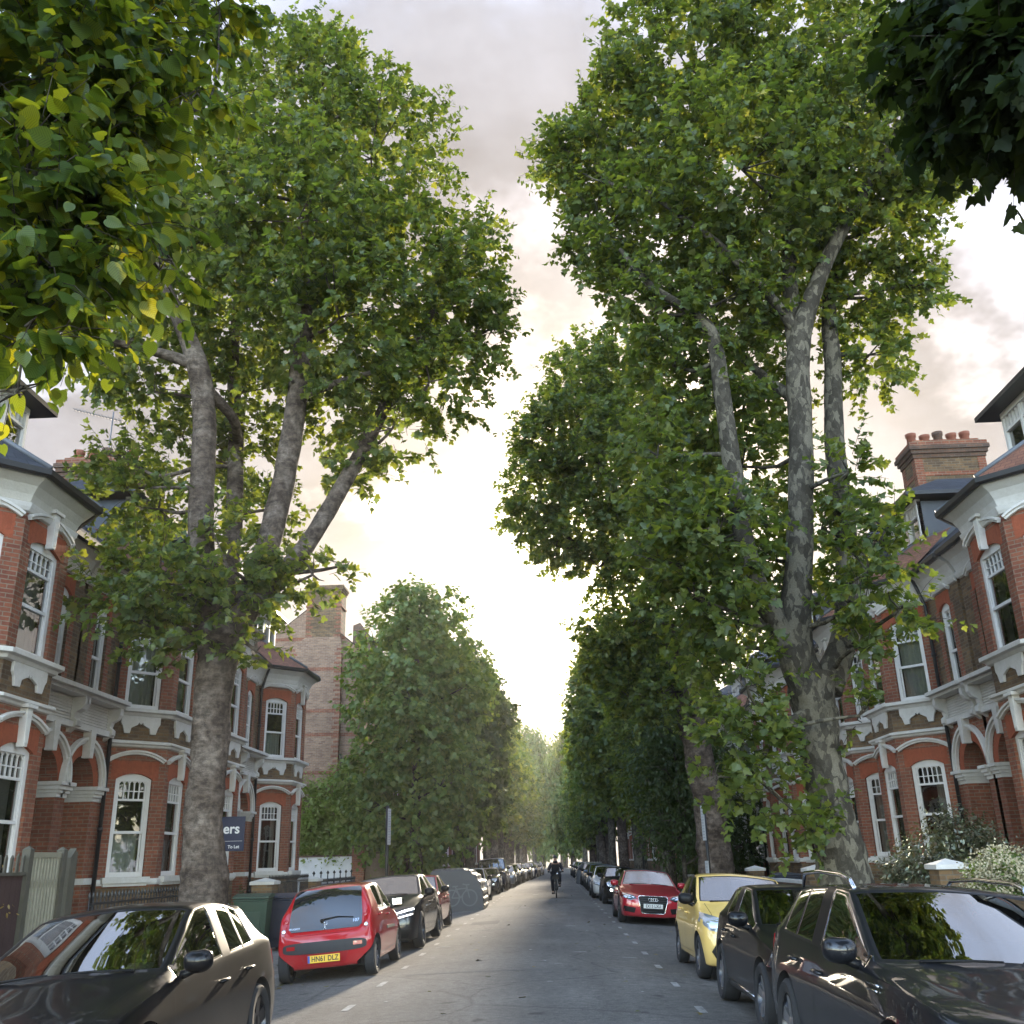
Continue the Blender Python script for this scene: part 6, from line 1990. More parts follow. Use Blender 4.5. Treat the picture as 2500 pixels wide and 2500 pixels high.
# red hatchback whose roof shows behind
HB2 = dict(L=3.85, hw=.84, H=1.45, zb=.2, yf=.78, yr=3.28, rw=.30, zn=.72, zc=.97, yc=1.25, belt=(.92, 1.02), roof=(2.0, 3.3), hr=.63, wsx=.90, yB=2.25, yC=2.95, ye=3.62, ze=1.0, zt=.90, rim=5)
def generic(p, label, pm_, loc, level=2, detail=1, rz=0, lamp=LAMP, plate_txt=None, **kw):
    q = dict(p); q.update(kw)
    r_, bv = car(q, label, pm_, level=level, loc=loc, detail=detail, rz=rz)
    hw, L, zn = q['hw'], q['L'], q['zn']
    if q.get('round'):
        mk_lights(r_, bv, L, [poly_ell(hw * .68, zn - .03, .125, .125, 22)], 'front', 'headlight', CHROME, .006)
        mk_lights(r_, bv, L, [poly_ell(hw * .68, zn - .03, .10, .10, 20)], 'front', 'headlight_lens', LAMP, .014)
        mk_lights(r_, bv, L, [poly_ell(hw * .62, zn - .27, .055, .055, 14)], 'front', 'fog_light', LED, .010)
    else:
        mk_lights(r_, bv, L, [[(hw * .50, zn - .06), (hw * .90, zn + .02), (hw * .93, zn - .08), (hw * .60, zn - .16)]], 'front', 'headlight', lamp)
    grille_bars(r_, bv, L, [(-hw * .36, zn - .05), (hw * .36, zn - .05), (hw * .34, zn - .20), (-hw * .34, zn - .20)], 4)
    patch(bv, [(-hw * .6, .40), (hw * .6, .40), (hw * .52, .27), (-hw * .52, .27)], 'front', L, 'air_intake', TRIM, r_)
    mk_lights(r_, bv, L, [[(hw * .55, q['zt'] + .0), (hw * .86, q['zt'] - .02), (hw * .88, q['zt'] - .18), (hw * .62, q['zt'] - .16)]], 'rear', 'tail_light', REDL)
    y_ = project(bv, [(0, .45)], 'front', L)[0][0].y
    plate(r_, 0, y_ - .014, .45, plate_txt, PLW, -1) if plate_txt else None
    return r_, bv
generic(HB2, 'red hatchback half hidden behind the dark grey large car', P_RED2, (-3.80, 26.6), 2)
generic(HATCH, 'white hatchback with dark windscreen parked just beyond the bike hangar', P_WHITE, (-3.74, 44.4), 2, chrome=False, mirror_paint=False)
MINI = dict(L=3.85, hw=.86, H=1.42, zb=.2, yf=.72, yr=3.25, rw=.31, zn=.80, zc=.98, yc=1.30, belt=(.95, 1.0), roof=(1.95, 3.2), hr=.66, wsx=.92, yB=2.25, yC=2.9, ye=3.66, ze=1.0, zt=.9, rim=5, round=True, nose_x=.9)
generic(MINI, 'navy car with round headlamps and white roof, two beyond the bike hangar', P_NAVY, (-3.78, 56.3), 2, roofcol=True)
OFFR = dict(L=4.7, hw=.98, H=1.95, zb=.32, z2=.60, z3=.90, yf=.85, yr=3.85, rw=.39, zn=1.08, zc=1.20, yc=1.45, belt=(1.18, 1.22), roof=(1.95, 4.3), hr=.80, yB=2.35, yC=3.3, ye=4.55, ze=1.2, zt=1.12, wsx=.90, ws_bow=.06, rwx=.8, nose_x=.95, tail_x=.95, cr4=.8, cr5=.8, cre=.7, rim=5, zr1=1.93, cat='off-roader', roofcol=True, round=True)
generic(OFFR, 'tall dark off-roader with white roof standing above the parked cars on the left', P_NAVY, (-3.70, 61.4), 2)

# ---- right hand row
SUV = dict(L=4.48, hw=.92, H=1.52, zb=.25, z2=.46, z3=.74, yf=.88, yr=3.56, rw=.35, zn=.86, zc=1.01, yc=1.38, belt=(.97, 1.06), roof=(2.28, 3.95), hr=.72, yB=2.62, yC=3.36, yQ=3.86, zQ=1.40, ye=4.28, ze=1.12, zt=1.02, chrome=True, rim=10, tw=.23, mirror_paint=True, cr3=.45, cr4=.55, nose_x=.90, wsx=.92)
r_, bv = car(SUV, 'dark grey sport utility car with pale roof rails, closest on the right', P_GREY, level=3, loc=(2.77, 5.45))
for s in (-1, 1):
    k = MB()
    k.tube([(s * .63, 2.36, 1.42), (s * .64, 2.46, 1.50), (s * .65, 2.63, 1.53), (s * .65, 3.3, 1.55), (s * .64, 3.85, 1.53), (s * .62, 4.0, 1.42)], [.016, .02, .018, .018, .018, .014], 10)
    k.build('roof_rail', CHROME, r_)
mk_lights(r_, bv, 4.48, [[(.46, .74), (.84, .78), (.85, .66), (.52, .64)]], 'front', 'headlight', LAMP)
grille_bars(r_, bv, 4.48, [(-.44, .76), (.44, .76), (.44, .64), (-.44, .64)], 4, TRIM, CHROME)
for ax in ('left', 'right'):
    k = MB()
    q = [p_ + n_ * .008 for p_, n_ in project(bv, [(1.12, .90), (1.20, .905), (1.34, .905)], ax, 4.48)]
    k.tube(q, .009, 5)
    q = [p_ + n_ * .008 for p_, n_ in project(bv, [(1.14, .87), (1.20, .872), (1.34, .868)], ax, 4.48)]
    k.tube(q, .007, 5); k.build('wing_badge', CHROME, r_)
    seam(bv, [(ax, [(.5, .93), (1.36, 1.0)])], 4.48, 'panel_gap', TRIM, r_)
k = MB(); k.box(-.09, .09, 2.20, 2.30, 1.35, 1.43); k.build('sensor_housing', TRIM, r_, bevel=.02)
mk_lights(r_, bv, 4.48, [[(.50, 1.03), (.84, 1.0), (.84, .86), (.55, .88)]], 'rear', 'tail_light', REDL)

A1 = dict(L=4.0, hw=.85, H=1.42, zb=.2, yf=.82, yr=3.28, rw=.325, zn=.72, zc=.96, yc=1.32, belt=(.92, 1.0), roof=(2.15, 3.4), hr=.65, wsx=.90, yB=2.46, yC=3.06, ye=3.78, ze=1.0, zt=.92, chrome=True, rim=10, mirror_paint=True, cr3=.4)
r_, bv = car(A1, 'glossy black small hatchback between the sport utility car and the yellow car', P_BLACK, level=3, loc=(2.86, 10.12))
mk_lights(r_, bv, 4.0, [[(.42, .70), (.78, .77), (.82, .64), (.52, .56)]], 'front', 'headlight', LAMPD, .008)
mk_lights(r_, bv, 4.0, [[(.46, .70), (.78, .755), (.79, .725), (.48, .67)], [(.60, .66), (.78, .69), (.79, .63), (.62, .60)]], 'front', 'lamp_strip', LED, .016)
grille_bars(r_, bv, 4.0, [(-.36, .72), (.36, .72), (.30, .40), (-.30, .40)], 6, TRIM, CHROME)
for ax in ('left', 'right'):
    k = MB(); k.tube([p_ + n_ * .006 for p_, n_ in project(bv, [(1.2, .28), (2.0, .285), (2.85, .30)], ax, 4.0)], .010, 6); k.build('sill_trim', CHROME, r_)

UP = dict(L=3.54, hw=.82, H=1.49, zb=.2, yf=.60, yr=3.02, rw=.295, zn=.80, zc=1.02, yc=.98, belt=(.97, 1.04), roof=(1.72, 3.1), hr=.65, wsx=.92, yB=1.92, yC=2.62, ye=3.40, ze=1.0, zt=.9, rim=7, nose_x=.90, tw=.17, cr4=.35)
r_, bv = car(UP, 'pale yellow small hatchback with black door mirror', P_YEL, level=3, loc=(2.86, 15.15))
mk_lights(r_, bv, 3.54, [[(.40, .74), (.50, .84), (.76, .90), (.79, .78), (.68, .68), (.48, .66)]], 'front', 'headlight', LAMP)
for q in ([(.42, .745), (.66, .70), (.72, .78), (.55, .84)],): mk_lights(r_, bv, 3.54, [q], 'front', 'headlight_bowl', LED, .014)
patch(bv, [(-.60, .50), (.60, .50), (.66, .40), (.58, .29), (-.58, .29), (-.66, .40)], 'front', 3.54, 'air_intake', TRIM, r_)
pr = project(bv, [(0, .80)], 'front', 3.54)[0]
k = MB(); k.tube([(.07 * math.cos(2 * PI * i / 20), pr[0].y - .010, .80 + .07 * math.sin(2 * PI * i / 20)) for i in range(21)], .007, 5, 0, False)
k.tube([(-.045, pr[0].y - .010, .85), (-.02, pr[0].y - .011, .755), (0, pr[0].y - .011, .80), (.02, pr[0].y - .011, .755), (.045, pr[0].y - .010, .85)], .007, 5); k.build('badge', CHROME, r_)

CAB = dict(L=4.42, hw=.895, H=1.42, zb=.18, yf=.86, yr=3.46, rw=.325, zn=.72, zc=.96, yc=1.42, belt=(.91, .96), roof=(2.16, 3.0), hr=.64, wsx=.90, yB=2.50, yC=2.95, ye=3.55, ze=1.06, zt=.94, deck=3.9, soft=True, doors=2, rim=10, mirror_paint=True, zr1=1.37, cr3=.4, nose_x=.92, fr=.018)
r_, bv = car(CAB, 'red convertible with black fabric roof facing the camera, white number plate', P_RED2, level=3, loc=(2.64, 28.35))
mk_lights(r_, bv, 4.42, [[(.44, .66), (.54, .73), (.82, .78), (.84, .68), (.60, .60)]], 'front', 'headlight', LAMPD, .008)
mk_lights(r_, bv, 4.42, [[(.50, .69), (.80, .755), (.81, .735), (.52, .665)], [(.58, .655), (.68, .70), (.78, .70), (.74, .645)]], 'front', 'lamp_strip', LED, .015)
grille_bars(r_, bv, 4.42, [(-.40, .68), (-.36, .72), (.36, .72), (.40, .68), (.32, .32), (.28, .29), (-.28, .29), (-.32, .32)], 8, TRIM, CHROME)
mk_lights(r_, bv, 4.42, [[(.46, .42), (.78, .46), (.80, .33), (.50, .29)]], 'front', 'air_intake', TRIM)
y_ = project(bv, [(0, .44)], 'front', 4.42)[0][0].y
plate(r_, 0, y_ - .030, .475, 'EX15 LXU', PLW, -1)
k = MB()
y_ = project(bv, [(0, .65)], 'front', 4.42)[0][0].y - .028
for i in range(4):
    cx = (-1.5 + i) * .058
    k.tube([(cx + .040 * math.cos(2 * PI * t / 18), y_, .635 + .040 * math.sin(2 * PI * t / 18)) for t in range(19)], .006, 6, 0, False)
k.build('badge', CHROME, r_)

generic(MINI, 'black car with round headlamps parked behind the red convertible', P_BLACK, (2.74, 40.6), 2)
TES = dict(SAL); TES.update(L=4.7, H=1.44, zn=.68, zc=.95, belt=(.90, .98), roof=(2.3, 3.7), chrome=False, rw=.34, yr=3.78, yC=3.4, ye=4.4, ze=1.05, zt=.95)
generic(TES, 'white saloon with dark roof parked behind the black round lamped car', P_WHITE, (2.62, 46.2), 2, roofcol='black')
g1, _ = generic(HATCH, 'grey blue hatchback behind the white saloon on the right', P_BLUE, (2.70, 56.8), 1, 0, chrome=False)
# distant rows: copies of a few bodies in other colours
FARG = 'distant cars in the parked rows'
src1, _ = generic(HB2, 'distant parked car, one of the small row beyond the white roofed off-roader', P_SILV, (-3.35, 68.5), 1, 0)
src2, _ = generic(SUV, 'distant dark sport utility car on the left beyond the off-roader', P_GREY, (-3.35, 74.3), 1, 0, chrome=False)
def recolour(c, m):
    for ch in c.children:
        if ch.name.startswith('body'):
            ch.material_slots[0].link = 'OBJECT'; ch.material_slots[0].material = m
    return c
for o in (src1, src2): tag(o, None, None, FARG)
cols = [P_BLACK, P_SILV, P_GREY, P_WHITE, P_NAVY, P_BLACK, P_SILV]
for i, (x, y, s) in enumerate(((-3.2, 80.5, 1), (-3.0, 86.5, 0), (-2.8, 92, 1), (-2.6, 97.5, 0), (-2.4, 103.5, 1), (-2.2, 110, 0), (-2.0, 117, 1),
                               (2.7, 63, 0), (2.75, 68.6, 1), (2.75, 80.5, 0), (2.8, 86, 1), (2.8, 92, 0), (2.8, 98, 1), (2.8, 104, 0), (2.8, 111, 1))):
    c = recolour(copy_tree((src1, src2)[s]), cols[i % 7])
    c.location = (x, y, road_z(x)); c.rotation_euler = (0, math.atan(2 * .0115 * (x + .5)), 0)
    tag(c, 'tiny distant car in the %s parked row near the end of the street' % ('left' if x < 0 else 'right'), 'car', FARG)
# ------------------------------------------------------------------ street furniture and gardens
SHED = weathered('hangar_steel', (.10, .105, .115), .5, .4, 3, (.6, .6, .6), spec=.5)
SHEDR = weathered('hangar_shell', (.32, .29, .25), .5, .5, 4, (.6, .58, .55), metal=.3)  # lighter beige than the steel: light on the ribs is put into the colour
EMB = mat('pale_emblem', (.17, .175, .185), .6)

def bike_hangar(label, x0, y0, face=1):
    """quarter barrel cycle store; x0 is its kerb side, the curved door opens to the road (face = direction of the road)"""
    W, H, L = 1.98, 1.50, 2.55
    root = thing('bike_hangar', label, 'bike hangar', (x0, y0, road_z(x0 + face * 1.0) - .02))
    n = 22
    prof = [(0, .10), (0, H * .93), (.10, H * .985)]
    for i in range(n + 1):
        a = PI / 2 * (1 - i / n)
        prof.append((1.0 + (W - 1.0) * max(0, math.cos(a)) ** .78, .10 + (H - .10) * math.sin(a) ** .78 if a > 0 else .10))
    pr = [(a * face, b) for a, b in prof]
    e = MB()
    for yy in (0, L - .05):
        e = MB()
        e.prism(pr, lambda a, c, t, yy=yy: (a, yy + t, c), 0, .05)
        e.build('end_panel', SHED, root, bevel=.006)
    em = MB()
    cx = .62 * W * face
    F = lambda a, c, t: (cx + a, -t, c)
    em.strip(arc(.24 * face, .50, .25, 0, 2 * PI, 28), arc(.24 * face, .50, .30, 0, 2 * PI, 28), F, .0, .004)
    def bar(a, b, w=.022):
        d = Vector((b[0] - a[0], b[1] - a[1])); nn = Vector((-d.y, d.x)).normalized() * w
        em.prism([(a[0] + nn.x, a[1] + nn.y), (a[0] - nn.x, a[1] - nn.y), (b[0] - nn.x, b[1] - nn.y), (b[0] + nn.x, b[1] + nn.y)], F, .0, .0045)
    for a, b in (((.24, .50), (.12, .95)), ((.12, .95), (-.02, .98)), ((.12, .95), (.24, .96)), ((.16, .84), (-.28, .80)), ((-.10, .50), (.16, .84)), ((-.10, .50), (-.30, .90)), ((-.30, .90), (-.20, .91)), ((-.30, .90), (-.40, .89)), ((-.28, .80), (-.42, .50)), ((-.42, .50), (-.10, .50))):
        bar((a[0] * face, a[1]), (b[0] * face, b[1]))
    em.strip(arc(-.42 * face, .50, .25, 0, 2 * PI, 28), arc(-.42 * face, .50, .30, 0, 2 * PI, 28), F, .0, .004)
    em.build('bicycle_emblem', EMB, root)
    sh = MB()
    # ribbed shell
    q = prof[1:]
    m = 0
    pts = resample(q, .05, False)
    for s_ in range(3):
        ya, yb = .06 + s_ * (L - .12) / 3, .06 + (s_ + 1) * (L - .12) / 3 - .02
        o0 = -.004 + .012 * (s_ % 2)
        vs = []
        for i, (a, c) in enumerate(pts):
            t = Vector(pts[min(i + 1, len(pts) - 1)]) - Vector(pts[max(i - 1, 0)])
            nn = Vector((-t.y, t.x)).normalized() * -1
            nn = nn if nn.dot(Vector((a - .6, c - .3))) > 0 else -nn
            o = o0 + (.045 if (i // 2) % 2 else 0)
            for yy in (ya, yb): vs.append(((a + nn.x * o) * face, yy, c + nn.y * o))
        k = len(pts)
        sh.add(vs, [(2 * i, 2 * i + 1, 2 * i + 3, 2 * i + 2) for i in range(k - 1)])
    sh.build('ribbed_shell', SHEDR, root)
    b = MB(); b.box(min(0, W * face), max(0, W * face), 0, L, 0, .10); b.build('base_frame', SHED, root)
    return root
bike_hangar('grey steel bike hangar with bicycle emblem on the left kerb', -4.62, 38.5, 1)
bike_hangar('grey bike hangar far down the right kerb between parked cars', 3.6, 74.2, -1)

def wheelie(label, x, y, rz, w, d, h, m, z=PAVE):
    root = thing('wheelie_bin', label, 'bin', (x, y, z), rz)
    b = MB()
    lo, hi = .84, 1.0
    v = []
    for f, zz in ((lo, .06), (hi, h * .90)):
        v += [(-w / 2 * f, -d / 2 * f, zz), (w / 2 * f, -d / 2 * f, zz), (w / 2 * f, d / 2 * f, zz), (-w / 2 * f, d / 2 * f, zz)]
    b.add(v, [(3, 2, 1, 0), (4, 5, 6, 7), (0, 1, 5, 4), (1, 2, 6, 5), (2, 3, 7, 6), (3, 0, 4, 7)])
    b.box(-w / 2 - .02, w / 2 + .02, -d / 2 - .02, d / 2 + .02, h * .90, h * .94)
    b.build('bin_body', m, root, bevel=.02)
    p = MB()
    p.box(-w * .30, w * .30, -d / 2 * .93 - .02, -d / 2 * .93 + .01, h * .22, h * .72); p.build('front_panel', m, root, bevel=.01)
    l = MB()
    l.prism([(-d / 2 - .05, h * .95), (d / 2 + .05, h * .95), (d / 2 + .03, h), (0, h * 1.035), (-d / 2 - .04, h * .985)], lambda a, c, t: (t, a, c), -w / 2 - .03, w / 2 + .03)
    l.build('lid', m, root, bevel=.012)
    hd = MB(); hd.tube([(-w / 2, d / 2 + .03, h * .93), (-w / 2, d / 2 + .09, h * .94), (w / 2, d / 2 + .09, h * .94), (w / 2, d / 2 + .03, h * .93)], .018, 8); hd.build('handle', m, root)
    for s in (-1, 1):
        wl = MB(); wl.lathe([(.03, -.03), (.10, -.03), (.105, 0), (.10, .03), (.03, .03)], 18, 0, lambda a, b_, h_, s=s: (s * (w / 2 - .02) + h_, d / 2 - .04 + a, .105 + b_)); wl.build('wheel', RUBBER, root)
    return root
GREENB = weathered('green_bin', (.028, .055, .032), .5, .35, 3, (1.6, 1.5, 1.4))
NAVYB = weathered('dark_blue_bin', (.016, .020, .034), .5, .35, 3, (1.7, 1.6, 1.5))
wheelie('dark green wheelie bin on the left pavement behind the black hatchback', -6.40, 21.9, R(6), .70, .80, 1.12, GREENB)
wheelie('navy wheelie bin just right of the green bin', -5.86, 22.5, R(-4), .56, .70, 1.10, NAVYB)
wheelie('navy wheelie bin with lid up by the right garden walls, behind the yellow car', 6.5, 29.0, R(80), .58, .70, 1.12, NAVYB, -.02)

# wooden fence and gate, far left
WOODB = weathered('brown_fence', (.055, .030, .026), .8, .6, 3, (.5, .5, .5), bmp=.4)
WOODM = weathered('mossy_palings', (.085, .075, .060), .85, .6, 5, (.6, .68, .45), bmp=.4)
WOODG = weathered('pale_green_wood', (.27, .25, .185), .75, .6, 4, (.5, .5, .42), bmp=.3)
fx = -6.95
f = thing('wooden_fence', 'brown board fence topped with mossy palings at the left edge', 'fence', (fx, 0, 0))
b = MB()
y = 7.0
while y < 13.2:
    b.box(-.012 + random.uniform(-.004, .004), .012, y, y + .128, -.05, 1.60); y += .132
b.build('boards', WOODB, f)
b = MB(); b.box(-.03, .05, 7.0, 13.2, 1.60, 1.64); b.box(-.04, -.012, 7.0, 13.2, 1.2, 1.29); b.build('rail', WOODM, f)
b = MB()
y = 7.05
while y < 13.15:
    h_ = 1.86 + random.uniform(-.02, .02)
    b.prism([(y, 1.64), (y + .055, 1.64), (y + .055, h_ - .04), (y + .0275, h_), (y, h_ - .04)], lambda a, c, t: (t, a, c), 0, .022); y += .145
b.build('palings', WOODM, f)
g_ = thing('garden_gate', 'pale green slatted wooden gate beside the brown fence', 'gate', (fx, 13.78, 0))
for yy, hh in ((-.50, 1.92), (.44, 1.92)):
    p = MB(); p.box(-.055, .055, yy - .055, yy + .055, -.05, hh); p.add([(-.06, yy - .06, hh), (.06, yy - .06, hh), (.06, yy + .06, hh), (-.06, yy + .06, hh), (0, yy, hh + .05)], [(0, 1, 4), (1, 2, 4), (2, 3, 4), (3, 0, 4)]); p.build('gate_post', WOODM, g_)
p = MB()
y = -.42
while y < .36:
    p.box(-.012, .012, y, y + .052, .12, 1.82); y += .084
p.build('slats', WOODG, g_)
p = MB(); p.box(-.02, .025, -.44, .38, 1.82, 1.89); p.box(-.03, -.012, -.44, .38, .3, .39); p.box(-.03, -.012, -.44, .38, 1.45, 1.54); p.build('rail', WOODG, g_)
post = thing('fence_post', 'weathered grey wooden post with slanted top right of the slatted gate', 'post', (fx, 14.45, 0))
p = MB(); p.prism([(-.05, -.05), (.09, -.05), (.09, 1.95), (-.05, 1.82)], lambda a, c, t: (t, a, c), -.05, .05); p.prism([(.11, -.05), (.17, -.05), (.17, 1.9), (.11, 1.9)], lambda a, c, t: (t, a, c), -.04, .04); p.build('post', WOODM, post)

def pier(label, x, y, w, h, m=STOCK, cap=True, grp=None):
    root = thing('garden_pier', label, 'pier', (x, y, -.03), 0, grp)
    p = MB(); p.box(-w / 2, w / 2, -w / 2, w / 2, -.1, h - .12); p.build('shaft', m, root)
    c = MB(); e = w / 2 + .045
    if not cap:
        c.box(-e, e, -e, e, h - .12, h - .04); c.build('cap', STOCK, root); return root
    c.box(-e, e, -e, e, h - .12, h - .05)
    c.add([(-e, -e, h - .05), (e, -e, h - .05), (e, e, h - .05), (-e, e, h - .05), (0, 0, h + .035)], [(0, 1, 4), (1, 2, 4), (2, 3, 4), (3, 0, 4)]); c.build('cap', WHITE, root)
    return root
pier('rough stone garden pier between the slatted gate and iron railings', -6.95, 14.95, .42, 1.10, STOCK, False)
pier('garden pier with white pyramid cap behind the wheelie bins', -6.95, 24.6, .50, 1.38)
pier('garden pier with white cap between iron railings and the small red hatchback', -6.95, 29.2, .50, 1.36)
pier('garden pier with white cap beside the cream flowering shrub', 6.2, 16.45, .42, 1.48)
pier('garden pier with square pyramid cap left of the right plane tree', 6.15, 24.3, .50, 1.36)
pier('garden pier with flat white cap beyond the navy bin on the right', 6.15, 31.6, .45, 1.30)

def railings(label, x, ya, yb, z0, z1, wall_h=.55, m=BLACK, wm=STOCK, tall=0):
    root = thing('iron_railings', label, 'railings', (x, ya, -.03))
    r_ = MB()
    L_ = yb - ya
    for z in (z0 + .10, z1 - .18):
        r_.box(-.012, .012, 0, L_, z, z + .03)
    n = int(L_ / .13)
    for i in range(n + 1):
        y = L_ * i / n
        big = tall and i % 7 == 0
        zt = z1 + (.22 if big else 0)
        r_.tube([(0, y, z0), (0, y, zt - .10)], .010 if not big else .018, 6)
        r_.lathe([(.010, zt - .10), (.026 if not big else .05, zt - .055), (.0, zt + .02)], 6, 0, lambda a, b, h_, y=y: (a, y + b, h_))
    r_.build('spears', m, root)
    w = MB(); w.box(-.11, .11, 0, L_, -.1, wall_h); w.box(-.14, .14, -.0, L_, wall_h, wall_h + .06, 1); w.build('low_wall', [wm, STONE], root)
    return root
railings('black spear railings on a low wall in front of the left plane house', -6.95, 15.25, 20.6, .6, 1.36)
railings('black iron railings between two white capped piers', -6.95, 24.95, 28.9, .6, 1.45)
railings('tall spear topped railings near the white garden wall', -6.95, 29.6, 35.8, .5, 1.28, tall=1)
def garden_wall(label, x, ya, yb, h, m, cop=STONE):
    root = thing('garden_wall', label, 'wall', (x, ya, -.03))
    w = MB(); w.box(-.12, .12, 0, yb - ya, -.1, h); w.build('brickwork', m, root)
    c = MB(); c.box(-.15, .15, -.0, yb - ya, h, h + .07); c.build('coping', cop, root)
garden_wall('low brown garden wall on the left behind the wheelie bins', -6.95, 20.7, 24.3, .75, STOCK)
garden_wall('low brick wall under the cream flowering shrub', 6.2, 11.0, 16.2, .8, RED)
garden_wall('low brick wall in front of the bronze shrub', 6.2, 16.7, 24.0, .78, STOCK)
garden_wall('dark low wall right of the second plane trunk', 6.15, 24.6, 31.3, .95, DARKB)
garden_wall('low brown wall further along the right pavement', 6.15, 31.9, 60, .8, STOCK)

# white rendered wall, brick pier and side gate across the side road
ww = thing('white_wall', 'white rendered garden wall with dark coping beyond the side road', 'wall', (0, 44.0, 0))
p = MB(); p.box(-16, -8.65, -.12, .12, -.3, 1.98); p.build('render', weathered('white_render', (.70, .70, .70), .8, .35, .8, (.6, .6, .6)), ww)
p = MB(); p.box(-16, -8.65, -.17, .17, 1.98, 2.05); p.build('coping', DARKB, ww)
bp_ = thing('brick_pier', 'tall red brick pier at the right end of the white wall', 'pier', (-8.38, 44.0, 0))
p = MB(); p.box(-.27, .27, -.27, .27, -.3, 2.28); p.build('shaft', RED, bp_)
p = MB(); p.box(-.32, .32, -.32, .32, 2.28, 2.42); p.build('cap', DARKB, bp_)
p = thing('rendered_wall', 'stained brown rendered wall between brick pier and dark gate', 'wall', (0, 44.0, 0))
q = MB(); q.box(-8.08, -7.05, -.1, .1, -.3, 2.05); q.build('render', weathered('stained_render', (.25, .19, .14), .9, .7, 1.6, (.5, .45, .4)), p)
q = MB(); q.box(-8.08, -7.05, -.14, .14, 2.05, 2.12); q.build('coping', DARKB, p)
p = thing('timber_gate', 'dark timber side gate under the tall lime', 'gate', (-7.0, 44.0, 0))
q = MB()
for i in range(8): q.box(.02 + i * .115, .125 + i * .115, -.02, .02, -.1, 1.95)
q.build('boards', WOODB, p)
q = MB(); q.box(-.02, .95, -.05, .02, 1.5, 1.6); q.box(-.02, .95, -.05, .02, .3, .4); q.build('rail', WOODB, p)
p = thing('garden_wall', 'pale garden wall with hedge line running away under the limes', 'wall', (-7.05, 44.2, 0))
q = MB(); q.box(-.12, .12, 0, 70, -.2, 1.1); q.build('brickwork', YELLOW, p)

# estate agent's board
sg = thing('estate_agent_board', 'navy blue estate agent board with white lettering beside the left plane trunk', 'sign', (-7.62, 22.6, 0))
p = MB(); p.box(-.05, .0, .03, .08, -.1, 2.75); p.build('post', WHITE, sg)
p = MB(); p.box(-.10, .70, -.008, .012, 1.98, 2.72); p.build('panel', mat('navy_board', (.012, .018, .055), .5), sg)
text_mesh('ers', .30, 'lettering', mat('white_lettering', (.75, .75, .75), .5), sg, Matrix.Translation((.40, -.010, 2.45)) @ Matrix.Rotation(PI / 2, 4, 'X'), .001, bold=.006)
text_mesh('To Let', .095, 'lettering', MATS['white_lettering'], sg, Matrix.Translation((.47, -.010, 2.07)) @ Matrix.Rotation(PI / 2, 4, 'X'), .001, bold=.002)
p = MB(); p.box(.0, .66, -.011, -.008, 2.19, 2.196); p.build('rule', MATS['white_lettering'], sg)

def sign_pole(label, x, y, h, plates, rz=0, r=.042):
    root = thing('sign_pole', label, 'sign', (x, y, PAVE), rz)
    p = MB(); p.tube([(0, 0, -.1), (0, 0, h)], r, 12); p.lathe([(r, h), (r * .8, h + .03), (0, h + .04)], 12); p.build('pole', BLACK, root)
    for (z0, z1, w, ang) in plates:
        s = MB(); c_, s_ = math.cos(ang), math.sin(ang)
        s.M = lambda q, c_=c_, s_=s_: (q[0] * c_ - q[1] * s_, q[0] * s_ + q[1] * c_, q[2])
        s.box(-w / 2, w / 2, -r - .014, -r - .004, z0, z1, 0)
        n = int((z1 - z0) / .07)
        for i in range(1, n):
            zz_ = z0 + (z1 - z0) * i / n
            s.box(-w * .38, w * (.38 if i % 2 else .2), -r - .0155, -r - .0142, zz_ - .010, zz_ + .010, 1)
        s.build('sign_plate', [mat('sign_white', (.40, .41, .41), .6), mat('sign_print', (.25, .27, .28), .6)], root)
    return root
sign_pole('black pole with tall narrow white parking plate by the left kerb, before the limes', -4.78, 29.3, 3.25, [(2.2, 3.2, .22, R(76))], r=.05)
sign_pole('black pole with white plates just left of the second right plane trunk', 4.02, 26.7, 2.95, [(2.05, 2.92, .22, R(-77)), (1.25, 1.55, .22, R(-76))])
sign_pole('thin far pole on the right pavement near the pale house front', 4.3, 49.0, 4.6, [], r=.05)

# television aerial
a = thing('television_aerial', 'thin television aerial on a mast above the left roofs', 'aerial', (-12.0, 24.3, 11.6))
p = MB(); p.tube([(0, 0, 0), (0, 0, 2.3)], .022, 6); p.build('mast', mat('aerial_metal', (.16, .16, .17), .5, .5), a)
def yagi(z, L_, n, dx, dz, sz, refl):
    p = MB()
    d = Vector((dx, 0, dz)).normalized()
    o = Vector((.1, 0, z)) - d * .15
    p.tube([o, o + d * L_], .012, 5)
    for i in range(n):
        c = o + d * (L_ * (.1 + .9 * i / (n - 1)))
        p.tube([c - Vector((0, sz, 0)), c + Vector((0, sz, 0))], .007, 4)
        p.tube([c - Vector((0, 0, sz * .5)), c + Vector((0, 0, sz * .5))], .005, 4)
    if refl:
        for k in range(5):
            for s in (-1, 1):
                c = o + Vector((.10 * k * .3, 0, s * .06 * k))
                p.tube([c - Vector((0, .2, 0)), c + Vector((0, .2, 0))], .006, 4)
    p.build('antenna', MATS['aerial_metal'], a)
yagi(2.05, 1.45, 14, -1, .30, .13, True)
yagi(.95, .75, 6, -1, .0, .16, False)

